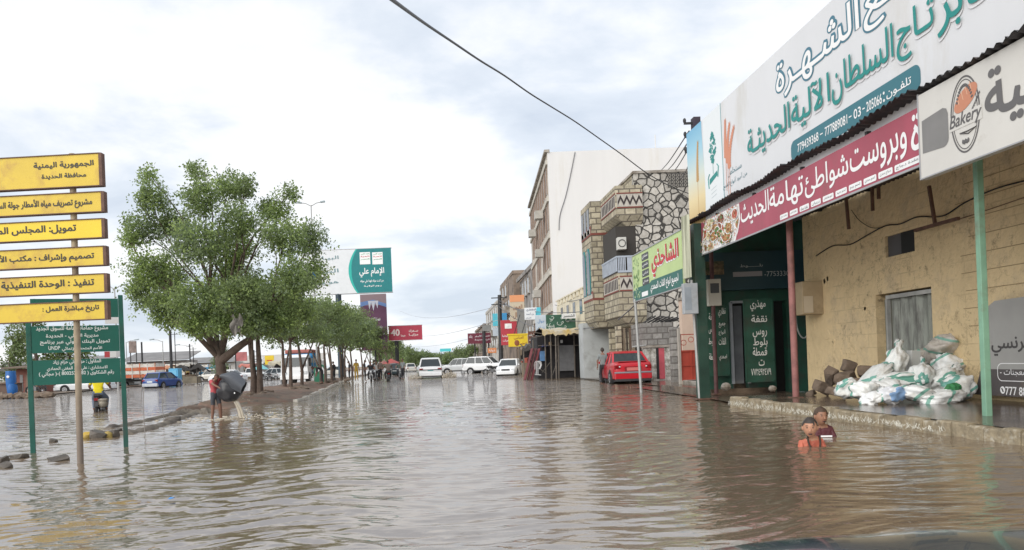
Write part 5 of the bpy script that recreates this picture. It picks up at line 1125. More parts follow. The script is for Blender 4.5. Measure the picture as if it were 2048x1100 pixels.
t, B, w, h = plate('billboard', 'red billboard with the number 40 above the street trees', 778, 680, 845, 651, 95, mat('billboard_red', (.47, .05, .085), .5, .1), .4, rim=M_whp); write(t, w, h, [('40', .07, .33, .3, .78), ('ســعرك', .6, .88, .5, .72), ('مزايــا', .6, .88, .24, .44), ('جيجا', .36, .5, .22, .4)], flat('pale_print_red', (.78, .66, .62)), .04)
b = MB(); b.tube([(w*.22, .3, -t.location.z), (w*.22, .3, 0)], .26, 10); b.build('post', M_dark, t)
# street lamps
def lamp(label, u, v, Y, arm, double=False, r=.07, group=None):
    q = at(u, v, Y); t = thing('street_lamp', label, 'street lamp', (q.x, Y, 0), 0, 'street lamps'); z = q.z
    b = MB(); b.tube([(0,0,0), (0,0,z)], [r*1.3, r*.7], 8); b.build('pole', M_galv, t)
    for s in ((-1, 1) if double else (1,)):
        b = MB(); b.tube([(0,0,z-.1), (s*arm*.5, 0, z+.15), (s*arm, 0, z+.22)], r*.55, 6); o = b.build('arm', M_galv, t)
        b = MB(); b.obox((s*arm*1.12, 0, z+.24), (abs(arm)*.45, .25, .12), Matrix.Rotation(-s*.12, 3, 'Y')); b.build('lamp_head', mat('lamp_head_grey', (.30, .36, .38), .4, .1), o)
lamp('double armed street lamp showing above the big tree crown', 622, 410, 64, .9, True)
lamp('far double armed street lamp above the green sign', 229, 576, 60, .8, True)
lamp('curved street lamp left of the parked truck', 252, 684, 95, 1.2)
lamp('curved street lamp right of the tin lattice board', 325, 682, 95, -1.2)
lamp('slim street lamp between the big tree and the poles', 379, 692, 110, -1.6)
# ------------------------------------------------------------------ yellow and green signs at the left
M_sy = mat('signal_yellow', (.66, .47, .035), .45, .07, 2, dirt=(.40, .22, .05), damt=.32, dscale=1.6); M_sy2 = mat('fresh_yellow', (.78, .56, .01), .4, .05, 2)
def mud_line(m, z0, z1, col):          # silt dried on a pole above the water
    N = m.node_tree.nodes; L = m.node_tree.links; b = N['Principled BSDF']; src = b.inputs['Base Color'].links[0].from_socket; tc = next(n for n in N if n.type == 'TEX_COORD')
    sp = N.new('ShaderNodeSeparateXYZ'); L.new(tc.outputs['Object'], sp.inputs[0]); nz = N.new('ShaderNodeTexNoise'); nz.inputs['Scale'].default_value = 7; nz.inputs['Detail'].default_value = 7; L.new(tc.outputs['Object'], nz.inputs['Vector'])
    ad = N.new('ShaderNodeMath'); ad.operation = 'MULTIPLY_ADD'; ad.inputs[1].default_value = 1.1; L.new(nz.outputs[0], ad.inputs[0]); L.new(sp.outputs[2], ad.inputs[2])
    mr = N.new('ShaderNodeMapRange'); mr.inputs['From Min'].default_value = z1+.55; mr.inputs['From Max'].default_value = z0+.55; L.new(ad.outputs[0], mr.inputs[0])
    mx = N.new('ShaderNodeMixRGB'); mx.inputs[2].default_value = (*col, 1); L.new(mr.outputs[0], mx.inputs[0]); L.new(src, mx.inputs[1]); L.new(mx.outputs[0], b.inputs['Base Color'])
M_rim = mat('rusty_rim', (.13, .07, .05), .7, .4, 6); M_pyel = mat('pole_mud_yellow', (.42, .34, .22), .7, .25, 3, dirt=(.20, .15, .11), damt=.45)
mud_line(M_pyel, .2, 2.3, (.19, .15, .12)); p = on(155, 930); ys = thing('project_sign', 'six yellow plates with black Arabic writing stacked on one muddy pole', 'sign', p, R(-3)); B = Board(p, R(-3)); 
b = MB(); tp = at(139, 305, p.y) - p; b.tube([(0, .07, -.4), (tp.x, .07, tp.z)], .043, 10, 0); b.build('pole', [M_pyel, mat('pole_mud_brown', (.20, .15, .115), .75, .3, 4, dirt=(.12, .07, .05), damt=.4)], ys, smooth=40)
rows = [(307, 370, 199, [('الجمهورية اليمنية', 67, 187, 316, 332), ('محافظة الحديدة', 83, 172, 341, 353)]), (384, 422, 203, [('مشروع تصريف مياه الأمطار جولة الساعة', -22, 184, 392, 411)]), (438, 474, 204, [('تمويل: المجلس المحلي', -40, 152, 447, 466)]), (493, 529, 207, [('تصميم وإشراف : مكتب الأشغال', -42, 188, 502, 520)]), (548, 583, 209, [('تنفيذ : الوحدة التنفيذية للمشاريع', -75, 188, 557, 576)]), (602, 637, 210, [('تاريخ مباشرة العمل :', 85, 198, 606, 622)])]
for i, (v0, v1, ur, wr) in enumerate(rows):
    xr, zb = B.px(ur, v1); _, zt = B.px(ur, v0); xl = -1.45 + .02*i
    b = MB(); b.box(xl, xr, .0, .06, zb, zt); pn = b.build('sign_plate', M_sy2 if i == 2 else M_sy, ys)
    pn['label'] = ['tall top plate with two lines', 'second plate, rust at its right end', 'brighter yellow third plate', 'fourth plate from the top', 'fifth plate from the top', 'lowest plate with one short line'][i]
    b = MB(); e = .013
    b.box(xl-.01, xr+.02, -.012, .08, zt+.001, zt+e); b.box(xl-.01, xr+.02, -.012, .08, zb-e, zb-.001); b.box(xr+.001, xr+.045, -.008, .085, zb-e+.002, zt+e-.002); b.build('rim', M_rim, pn)
    lt = MB()
    for s, ua, ub, va, vb_ in wr:
        x0_ = B.px(ua, vb_)[0]; x1_ = B.px(ub, va)[0]; um = max(ua, 40); z0_ = B.px(um, vb_)[1]; z1_ = B.px(um, va)[1]
        if len(wr) == 1 and i < 5: zc = (zt+zb)/2; hh = (z1_-z0_)*.58; z0_, z1_ = zc-hh, zc+hh
        if i in (0, 5): fa, fb = ((.18, .42) if 'الجمهورية' in s else (.56, .75)) if i == 0 else (.18, .60); z1_, z0_ = zt-(zt-zb)*fa, zt-(zt-zb)*fb
        text(lt, s, x0_, x1_, z0_, z1_, -.004, 0, .03)
    lt.build('lettering', flat('ink_black', (.02, .018, .015)), pn)
p0, p1 = on(66, 906), on(252, 893); gsg = thing('project_sign', 'dark green two post project sign with white Arabic writing behind the yellow one', 'sign', p0, math.atan2(p1.y-p0.y, p1.x-p0.x)); B = Board(p0, gsg.rotation_euler.z); W = (p1-p0).length
M_sg = mat('sign_green', (.008, .115, .085), .45, .12, 2, dirt=(.03, .12, .10), damt=.2)
zt = B.px(240, 590)[1]
for x in (0, W): b = MB(); b.bar((x, .03, -.4), (x, .03, zt if x else zt-.38), .075); b.build('post', mat('post_green', (.012, .10, .075), .5, .25, 4, dirt=(.06, .07, .06), damt=.3), gsg, bevel=.005)
lrows = [[], [('مشروع حمامات عامة للسوق الجديد', 72, 216, 651, 664), ('مديرية الحالي - الحديدة', 92, 197, 667, 678), ('تمويل البنك الدولي عبر برنامج', 80, 220, 679, 690), ('الأمم المتحدة الإنمائي', 124, 204, 692, 702), ('UNDP', 97, 120, 692, 700)], [('المقاول : حزام علي حزام زياد', 106, 202, 719, 730), ('الاستشاري : علي عبد المغني الحمادي', 94, 215, 732, 742), ('رقم الشكاوى ( 8002526282 )-( مجاني )', 78, 228, 742, 753)]]
for i, (v0, v1) in enumerate(((597, 634), (650, 702), (716, 764))):
    z1_, z0_ = B.px(238, v0)[1], B.px(238, v1)[1]; 
    b = MB(); b.box(.04, W-.04, 0, .03, z0_, z1_); pn = b.build('sign_plate', M_sg, gsg)
    if lrows[i]:
        lt = MB()
        for s, ua, ub, va, vb_ in lrows[i]: xa = B.px(ua, vb_)[0]; xb = B.px(ub, va)[0]; um = (ua+ub)/2; text(lt, s, xa, xb, B.px(um, vb_)[1], B.px(um, va)[1], -.004, 0, .025)
        lt.build('lettering', flat('sign_white', (.62, .68, .66)), pn)
zA = B.px(238, 702)[1]
b = MB()
for k, (x0_, x1_, mi) in enumerate(((W*.80, W*.86, 0), (W*.86, W*.93, 1), (W*.93, W-.04, 2))): b.box(x0_, x1_, 0, .02, zA-.10, zA-.004, mi)
b.build('logo_strip', [flat('strip_red', (.45, .06, .07)), flat('strip_white', (.7, .7, .7)), flat('strip_grey', (.5, .5, .52))], gsg)
b = MB(); z1_ = B.px(238, 634)[1]; b.box(W*.82, W-.04, 0, .02, z1_-.11, z1_-.004); b.build('blank_strip', flat('strip_white', (.7, .7, .7)), gsg)

# ------------------------------------------------------------------ median with rubble, kerb, thin stakes
def edge_x(Y, side):
    if side > 0: return min(-5.1 - .082*(min(Y, 84)-27.5), -7.7 + max(0, Y-21.8)*.42)
    return -7.9 - 2.6*min(1, max(0, (Y-21.6)/22)) - .4*min(1, max(0, (Y-44)/60))
md = MB(); ys_ = [21.5]; 
while ys_[-1] < 190: ys_.append(ys_[-1] + max(.16, (ys_[-1]-18)*.022))
nx = 22
for Y in ys_:
    a_, c_ = edge_x(Y, -1), edge_x(Y, 1)
    for i in range(nx+1):
        t = i/nx; x = a_+(c_-a_)*t; e = min(t, 1-t)*(c_-a_); er = (1-t)*(c_-a_); wet = min(1, max(0, (er-.5)/1.3)) if Y > 23.5 else 1; z = -.14 + .34*min(1, e/.28+.25*(Y < 24))*(.50 + .50*wet) + .09*noise.noise(Vector((x*1.6, Y*1.1, 0))) + .05*noise.noise(Vector((x*5, Y*4, 2)))
        if Y < 22.4: z -= (22.4-Y)*.18
        md.v.append((x, Y, z))
ny = len(ys_); md.f = [(j*(nx+1)+i, j*(nx+1)+i+1, (j+1)*(nx+1)+i+1, (j+1)*(nx+1)+i) for j in range(ny-1) for i in range(nx)]; md.m = [0]*len(md.f)
tag(md.build('median_strip', mat('median_soil', (.16, .115, .085), .75, .35, 1.2, dirt=(.24, .12, .085), damt=.4, dscale=.8, bump=.6, bscale=9), smooth=180), kind='structure')
mk = MB(); rr = random.Random(3); Y = 27.5
while Y < 150:
    l = 1.0 + Y*.01; x = edge_x(Y, 1); x2 = edge_x(Y+l, 1); z = .12+rr.uniform(-.045, .02)
    if rr.random() > .06: mk.bar((x+.02, Y, z-.09), (x2+.02, Y+l-.03+rr.uniform(-.2, 0), z-.09+rr.uniform(-.03, .02)), .17, .17)
    Y += l
tag(mk.build('median_kerb', mat('pale_kerb', (.46, .43, .38), .8, .2, 3, dirt=(.2, .16, .12), damt=.4)), kind='structure')
def ridge(label, px, w, h, m, seed):
    P = [on(u, v) for u, v in px]; b = MB(); rings = []; k = 0
    for i in range(len(P)-1):
        for t in range(12):
            p = P[i].lerp(P[i+1], t/12); d = (P[i+1]-P[i]).normalized(); n = Vector((-d.y, d.x, 0)); f = 1 + .55*noise.noise(Vector((k*.31, seed, 0))); g_ = 1 + .8*noise.noise(Vector((k*.23, seed, 5))); k += 1
            e = .4 if i == 0 and t < 2 or (i == len(P)-2 and t > 10) else 1
            rings.append([p + n*w*f*a_ + Vector((0, 0, z_*h*g_*e)) for a_, z_ in ((-1.1, -1), (-.8, .3), (-.3, 1), (.25, .9), (.75, .35), (1.1, -1))])
    b.loft(rings); return tag(b.build('sunken_kerb', m, None, smooth=50), label, 'kerb')
M_ridge = mat('silt_kerb', (.17, .145, .115), .7, .35, 3, dirt=(.07, .055, .045), damt=.5, bump=.6, bscale=9)
ridge('silted sunken kerb running from the striped piece toward the boy with the tub', [(238, 869), (262, 866), (300, 858), (345, 843), (385, 829), (418, 818)], .17, .065, M_ridge, 1)
ridge('low sunken kerb along the far side of the median tip', [(214, 857), (260, 849), (300, 840), (340, 830), (368, 818), (416, 804)], .13, .06, M_ridge, 4)
ridge('broken grey kerb at the median tip behind the boy with the tub', [(342, 831), (370, 827), (400, 826), (425, 824)], .24, .12, M_ridge, 7)
ridge('broad muddy kerb to the right of the boy with the tub', [(478, 812), (520, 806), (560, 798)], .26, .12, M_ridge, 9)

M_dk = mat('dark_wet_stone', (.09, .075, .06), .5, .4, 4, bump=.5, bscale=12)
rr = random.Random(14)
def stones(seq, label, m, group, zs=1):
    for i, (u, v, w, h) in enumerate(seq):
        q = on(u, v); s = q.y/F; lb = label[i] if isinstance(label, (list, tuple)) else label
        o = rock(lb, u, v - h*.3, q.y, (w*s*.62, w*s*.5, max(.05, h*s*.8)), m, i+40, group=group); o.name = 'kerb_stone'; o['category'] = 'stone'
stones([(200, 875, 42, 14), (222, 873, 30, 13), (232, 868, 22, 10)], ['low dark lump of broken kerb beside the yellow striped piece', 'rounded dark kerb lump left of the green sign post', 'small dark kerb lump against the right green post'], M_dk, 'broken kerb lumps')
ysn = thing('striped_kerb_piece', 'broken yellow and black striped kerb piece in the water', 'kerb piece', on(176, 876))
def rockm(mb, c, s, seed, mi):
    mb.ball(c, s, 12, 8, mi, fn=lambda d, w: w*(1+.3*noise.noise(d*1.8+Vector((seed, 1, 2)))))
b = MB(); rockm(b, (0, 0, .03), (.13, .14, .09), 1, 0); b.build('yellow_end', mat('kerb_yellow', (.50, .33, .04), .6, .25, 8, dirt=(.15, .12, .08), damt=.3), ysn, smooth=60)
b = MB(); rockm(b, (.2, .02, .03), (.13, .14, .1), 4, 0); b.build('black_band', M_dk, ysn, smooth=60); b = MB(); rockm(b, (.38, .04, .03), (.1, .12, .085), 6, 0); b.build('yellow_end', mat('kerb_ochre', (.36, .26, .07), .6, .3, 8), ysn, smooth=60)
stones([(107, 884, 17, 7), (38, 916, 34, 7), (4, 924, 22, 11), (12, 934, 26, 5), (118, 921, 38, 6), (258, 866, 22, 7), (345, 842, 30, 9)],
       ['dark pebble left of the muddy pole', 'flat dark stone beyond the left green post', 'brown stone cut by the left edge of the photo', 'low brown stone by the left edge below another', 'thin wet ridge just left of the muddy pole', 'wet stone right of the green post', 'wet stone at the tip of the median'], M_dk, 'wet stones along the sunken kerb')
for i, (pts, lb) in enumerate(((((287, 782), (287, 820), (290, 868)), 'thin bent stake standing in the water under the blue car'), (((328, 778), (324, 810), (328, 845)), 'thin bent stake right of another in the flooded lane'), (((262, 785), (255, 805), (254, 812)), 'short thin stake right of the green sign post'))):
    Yk = on(*pts[-1]).y; b = MB(); b.tube([at(u, v, Yk) for u, v in pts] + [at(pts[-1][0], pts[-1][1]+8, Yk)], .008, 5); tag(b.build('stake', flat('twig_grey', (.25, .23, .21)), None), lb, 'stake')
for i in range(16):
    u = 470 + rr.uniform(0, 230); v = 757 + (700-u)*.16 + rr.uniform(-1, 6); q = on(u, v, .15)
    rock(['loose chunk', 'broken lump', 'brick bit', 'earth clod'][i % 4] + ' on the median' + [' beside the bending person', ' near the tub', ' under the double trunk', ' close to the kerb', ' far along the trees', ' by the striped booth', ' between two thin trunks', ' behind the splash', ' near the kerb gap', ' at the foot of a slim trunk', ' on its muddy slope', ' where red soil shows', ' past the truck', ' below the light crown', ' at the shaded middle', ' before the bikes'][i], u, v, q.y, (rr.uniform(.15, .4), .2, rr.uniform(.08, .14)), M_rub, i+70, group='chunks strewn on the median')['label'] = 'small loose chunk of rubble lying on the muddy median'

# ------------------------------------------------------------------ trees
def leaf_mat(name, col):
    m = bpy.data.materials.new(name); m.use_nodes = True; N = m.node_tree.nodes; L = m.node_tree.links; N.remove(N['Principled BSDF']); out = N['Material Output']
    tc = N.new('ShaderNodeTexCoord'); n = N.new('ShaderNodeTexNoise'); n.inputs['Scale'].default_value = 9; L.new(tc.outputs['Object'], n.inputs['Vector'])
    r = N.new('ShaderNodeValToRGB'); r.color_ramp.elements[0].position = .35; r.color_ramp.elements[1].position = .65; r.color_ramp.elements[0].color = tuple(c*.82 for c in col)+(1,); r.color_ramp.elements[1].color = tuple(c*1.2 for c in col)+(1,); L.new(n.outputs[0], r.inputs[0])
    d = N.new('ShaderNodeBsdfDiffuse'); t = N.new('ShaderNodeBsdfTranslucent'); g = N.new('ShaderNodeBsdfGlossy'); g.inputs['Roughness'].default_value = .35; g.inputs['Color'].default_value = (.8, .8, .8, 1)
    for x in (d, t): L.new(r.outputs[0], x.inputs['Color'])
    m1 = N.new('ShaderNodeMixShader'); m1.inputs[0].default_value = .52; L.new(d.outputs[0], m1.inputs[1]); L.new(t.outputs[0], m1.inputs[2])
    m2 = N.new('ShaderNodeMixShader'); m2.inputs[0].default_value = .015; L.new(m1.outputs[0], m2.inputs[1]); L.new(g.outputs[0], m2.inputs[2]); L.new(m2.outputs[0], out.inputs['Surface'])
    return m
LM = [leaf_mat('leaf_deep', (.185, .235, .105)), leaf_mat('leaf_mid', (.25, .325, .14)), leaf_mat('leaf_bright', (.345, .445, .155)), leaf_mat('leaf_grey_green', (.235, .295, .18))]
M_bark = mat('bark', (.10, .07, .055), .85, .35, 4, dirt=(.18, .14, .11), damt=.4, bump=.7, bscale=14)
def leaves(centres, cl_r, per, size, seed, weights, lob=None):
    rng = np.random.default_rng(seed); C = np.asarray(centres); n = len(C)
    d = rng.normal(size=(n, per, 3)); d /= np.linalg.norm(d, axis=2, keepdims=True); rad = cl_r * rng.random((n, per, 1))**.5
    P = (C[:,None,:] + d*rad).reshape(-1, 3); m = len(P)
    ax = d.reshape(-1, 3) + rng.normal(size=(m, 3))*.6 - np.array([0, 0, .25]); ax /= np.linalg.norm(ax, axis=1, keepdims=True)
    nr = rng.normal(size=(m, 3)) + np.array([0, 0, .9]); sd = np.cross(ax, nr); sd /= np.linalg.norm(sd, axis=1, keepdims=True) + 1e-9
    s = size * rng.uniform(.6, 1.35, (m, 1)); w = s * rng.uniform(.24, .38, (m, 1))
    up = np.cross(sd, ax) * s * .10
    V = np.stack([P, P + ax*s*.5 + sd*w + up, P + ax*s, P + ax*s*.5 - sd*w + up], 1).reshape(-1, 3)
    mi = np.repeat(rng.choice(len(weights), n, p=np.array(weights)/sum(weights)) if lob is None else lob, per)
    sw = rng.random(m) < .18; mi[sw] = rng.integers(0, len(weights), sw.sum())
    return V, mi
def crown_mesh(V, mi, parent, mats):
    me = bpy.data.meshes.new('crown'); n = len(V)//4
    me.vertices.add(len(V)); me.vertices.foreach_set('co', V.astype(np.float32).ravel())
    me.loops.add(4*n); me.loops.foreach_set('vertex_index', np.arange(4*n, dtype=np.int32)); me.polygons.add(n)
    me.polygons.foreach_set('loop_start', np.arange(0, 4*n, 4, dtype=np.int32)); me.polygons.foreach_set('loop_total', np.full(n, 4, np.int32))
    for m in mats: me.materials.append(m)
    me.polygons.foreach_set('material_index', mi.astype(np.int32)); me.update(calc_edges=True); me.validate()
    o = bpy.data.objects.new('crown', me); COL.objects.link(o); o.parent = parent; return o
def limb(mb, a, b, r0, r1, rr, n=6, bow=.12, k=5):
    a, b = Vector(a), Vector(b); L_ = (b-a).length; off = Vector((rr.uniform(-1, 1), rr.uniform(-1, 1), rr.uniform(-.2, .6)))*L_*bow; pts = []
    for i in range(k+1):
        t = i/k; pts.append(a.lerp(b, t) + off*math.sin(PI*t) + Vector((rr.uniform(-1, 1), rr.uniform(-1, 1), rr.uniform(-1, 1)))*L_*.02*(0 < i < k))
    mb.tube(pts, [r0+(r1-r0)*i/k for i in range(k+1)], n); return pts
def tree(name, label, base, forks, lobes, ncl, per, size, cl_r, seed, group=None, trunk_r=.2, twigs=2, weights=(.3, .4, .2, .1), mats=None, shell=.55, cat='tree'):
    """forks: list of trunk lines from the base; lobes: (centre, (rx,ry,rz), share)"""
    rr = random.Random(seed); rng = np.random.default_rng(seed); t = thing(name, label, cat, base, 0, group); tb = MB(); ends = []
    for f in forks:
        pts = [Vector(p) for p in f['pts']]; k = len(pts); tb.tube(pts, [f['r']*(1-.45*i/(k-1)) for i in range(k)], 9); ends.append((pts[-1], f['r']*.5))
    cen = []; lob = []; vol = np.array([max(.02, l[1][0]*l[1][2])*l[2] for l in lobes]); cnt = np.maximum(4, (vol/vol.sum()*ncl).astype(int))
    for (c, r, sh), n in zip(lobes, cnt):
        c = np.array(c); d = rng.normal(size=(n, 3)); d /= np.linalg.norm(d, axis=1, keepdims=True); rad = (shell + (1-shell)*rng.random((n, 1)))*rng.random((n, 1))**.22
        rad = rad * (.62 + .62*np.array([noise.noise(Vector(x)*2.3 + Vector((seed, len(cen)*5.1, 0))) + .5 for x in d.tolist()])[:,None])
        out = rng.random((n, 1)) < .09; rad = np.where(out, rad*rng.uniform(1.15, 1.5, (n, 1)), rad)
        q = c + d*np.array(r)*rad; cen.append(q); lob.append(np.where(rng.random(n) < .45, np.full(n, rng.choice(4, p=np.array(weights)/sum(weights))), rng.choice(4, n, p=np.array(weights)/sum(weights))))
        e, er = min(ends, key=lambda x: (Vector(c)-x[0]).length + rr.uniform(0, .8)); pts = limb(tb, e, Vector(c), er*.75, er*.2, rr)
        for _ in range(twigs):
            s_ = pts[rr.randint(2, len(pts)-1)]; j = rr.randrange(n); limb(tb, s_, Vector(q[j]), er*.25, .006, rr, 5, .1, 3)
    tb.build('trunk', M_bark, t, smooth=60)
    V, mi = leaves(np.concatenate(cen), cl_r, per, size, seed, weights, np.concatenate(lob)); crown_mesh(V, mi, t, mats or LM); return t
# the big tree
TY = 27.5; tb0 = at(447, 797, TY); 
def tl(u, v, dy=0): q = at(u, v, TY+dy); return (q.x-tb0.x, q.y-tb0.y, q.z-tb0.z)
px_ = TY/F; lobes = []; rr = random.Random(77)
for (u, v, ru, rv, dy) in ((306, 395, 46, 46, 0), (300, 350, 24, 20, .5), (282, 455, 44, 52, .3), (258, 478, 28, 22, -.3), (300, 540, 62, 62, -.4), (280, 590, 34, 40, .2), (392, 342, 30, 24, .4), (402, 396, 56, 52, -.6), (458, 376, 48, 40, .6), (492, 372, 30, 30, 0), (350, 450, 55, 45, 1.0), (390, 486, 74, 62, -1.6), (462, 496, 74, 64, 1.4), (480, 440, 55, 45, -.7), (545, 420, 46, 40, .4), (578, 388, 24, 22, .2), (566, 476, 62, 54, -.8), (622, 478, 34, 54, .6), (632, 545, 30, 46, .2), (586, 560, 64, 60, -1.2), (484, 590, 74, 52, -2.0), (392, 600, 66, 54, -1.8), (345, 634, 50, 32, -.6), (430, 640, 52, 30, -1.0), (545, 628, 70, 38, -1.0), (604, 618, 42, 40, .4), (470, 560, 70, 60, 1.8), (395, 652, 52, 26, -1.8), (505, 650, 60, 26, -1.9), (560, 652, 46, 24, -1.2), (447, 648, 40, 22, -2.0), (330, 610, 60, 36, -.8), (340, 560, 60, 60, 1.6), (560, 600, 60, 45, 1.6)):
    k = min(ru, rv*1.3)*px_; lobes.append((tl(u, v, dy*1.1), (ru*px_*.9, k*.95, rv*px_*.88), 1.0))
forks = [dict(r=.25, pts=[(0, 0, -.2), (.02, 0, .5), (-.08, .0, 1.3), (-.15, .05, 1.75)]), dict(r=.17, pts=[(-.15, .05, 1.6), tl(415, 670), tl(385, 630, -.5)]), dict(r=.16, pts=[(-.12, .05, 1.5), tl(452, 665, .4), tl(465, 600, .5)]), dict(r=.17, pts=[(-.1, .02, 1.35), tl(482, 690, -.3), tl(535, 655, -.6)]), dict(r=.12, pts=[(-.14, .05, 1.6), tl(430, 650, .9), tl(420, 590, 1.2)]), dict(r=.11, pts=[(-.14, .05, 1.5), tl(395, 672, -.6), tl(350, 645, -1)])]
big = tree('street_tree', 'large spreading street tree beside the boy with the tub', tb0, forks, lobes, 3500, 22, .10, .235, 5, 'trees on the median', twigs=3, weights=(.18, .38, .34, .10))
# the row of smaller trees behind it
TREES = ((33.5, -8.3, 5.9, 2.5, 'leaning double trunked tree right behind the big one'), (43, -8.8, 6.1, 2.9, 'pair of slim pale trunks before the white truck'), (47, -8.6, 6.1, 2.9, 'slim tree left of the bending person'), (53, -8.3, 6.6, 2.9, 'bushy tree above the striped booth'), (59, -8.4, 6.6, 2.9, 'tree just past the striped booth'), (66, -8.5, 6.6, 2.9, 'tree in front of the purple banner'), (74, -8.5, 6.6, 2.9, 'tree left below the purple banner'), (83, -8.4, 6.6, 2.9, 'tree above the yellow clad seller'), (93, -8.3, 6.6, 2.9, 'tree beyond the group of motorcycles'), (106, -8.2, 6.6, 2.9, 'tree left of the red billboard post'), (122, -8.2, 6.6, 2.9, 'next to last tree of the median row'), (142, -8.2, 6.6, 2.9, 'last small tree of the median row'))
for i, (Y, X, H, rx, lb) in enumerate(TREES):
    rr = random.Random(100+i); base = Vector((X, Y, .1)); k = 1
    lobes = []
    for j in range(12):
        a = rr.uniform(0, 2*PI); q = rr.uniform(.25, .72)*rx; lobes.append(((q*math.cos(a), q*math.sin(a), H-1.75+rr.uniform(-1.5, .9)), (rx*rr.uniform(.40, .55), rx*.5, rr.uniform(.6, .85)), 1))
    lobes.append(((0, 0, H-1.3), (rx*.6, rx*.6, .85), 1))
    nf = 2 if i in (0, 1, 3, 5) else 1
    forks = [dict(r=.13 if i else .17, pts=[(.3*f, 0, -.2), (.28*f+rr.uniform(-.08, .08), 0, .9), (.35*f*rr.uniform(.6, 1.6)-.1, rr.uniform(-.2, .2), 2.6)]) for f in range(nf)] + [dict(r=.07, pts=[(.0, 0, .9), (rr.uniform(-.9, .9), rr.uniform(-.5, .5), 2.8)])]
    near = Y < 70
    tree('street_tree', lb, base, forks, lobes, 640 if near else 480, 13 if near else 11, .15 if near else .22, .30 if near else .36, 200+i, 'trees on the median', twigs=2, weights=(.5, .36, .06, .08))
# far trees
def far_tree(label, u, v_top, v_base, Y, rpx, seed, w=(.6, .25, .05, .1), name='background_tree', n=260):
    b = at(u, v_base, Y); top = at(u, v_top, Y).z; r = rpx*Y/F; rr = random.Random(seed); H = top - b.z; b.z = min(b.z, .1); H = top - b.z
    lobes = [((rr.uniform(-.6, .6)*r, rr.uniform(-.5, .5)*r, H*rr.uniform(.25, .84)), (r*rr.uniform(.4, .65), r*.5, H*rr.uniform(.14, .24)), 1) for _ in range(11)] + [((0, 0, H*.82), (r*.45, r*.45, H*.17), 1)]
    tree(name, label, b, [dict(r=.02*H+.05, pts=[(0,0,0), (.1,0,H*.25), (0,0,H*.5)])], lobes, n, 9, max(.2, r*.13), max(.3, r*.16), seed, 'trees in the background', twigs=1, weights=w)
FAR = [(22, 640, 742, 64, 40, 'dark tree at the left edge behind the blue tanks'), (72, 596, 740, 70, 42, 'tall dark tree behind the green sign at its left'), (140, 640, 742, 72, 46, 'dark tree seen between the green sign plates'), (440, 684, 742, 100, 18, 'green bush behind the big trunk')]
WORDS = ['tree just right of the purple banner foot', 'tree left of the red billboard post', 'tree hiding the red billboard post foot', 'tree under the left half of the red billboard', 'tree under the right half of the red billboard', 'tree just past the red billboard', 'tree up and left of the white minivan', 'tree above the left side of the white minivan', 'tree right above the white minivan roof', 'low tree just right of the minivan roof', 'low tree behind the turquoise sign', 'tree just right of the turquoise sign', 'tree left of the maroon board', 'tree below the maroon board', 'tree behind the maroon board post', 'tree before the short dark pole']
for k_, w_ in enumerate(WORDS):
    u_ = 765 + k_*13.4; FAR.append((u_, 694 + [4, 0, -4, -8, -4, 2, 6, 8, 10, 12, 13, 6, -2, -6, 0, 4][k_], 738, 190 + (k_*37 % 60), 22, 'distant ' + w_))
for i, (u, vt, vb, Y, r, lb) in enumerate(FAR):
    far_tree(lb, u, vt, vb, Y, r, 300+i)
b = MB(); q = at(473, 650, TY-2.6); n_ = 10
g = [(q.x-.17+.34*i/n_+.05*math.sin(j*.9), q.y+.08*math.sin(i*1.2+j*.8), q.z+.30-.62*j/8+.09*math.sin(i*.9+j*.4)) for j in range(9) for i in range(n_+1)]
b.add(g, [(j*(n_+1)+i, j*(n_+1)+i+1, (j+1)*(n_+1)+i+1, (j+1)*(n_+1)+i) for j in range(8) for i in range(n_)])
tag(b.build('hanging_rag', mat('grey_rag', (.20, .185, .165), .9, .2, 3), None, smooth=180), 'grey rag caught in the lower branches of the big tree', 'rag')
b = MB(); q = at(628, 552, TY-.5); b.ball((0,0,0), (.06, .04, .15), 8, 6, fn=lambda d, w: w*(1+.3*noise.noise(d*3))); tag(b.build('plastic_bag', flat('bag_blue', (.03, .22, .62)), None, loc=q), 'blue plastic bag caught at the right side of the big tree', 'plastic bag')
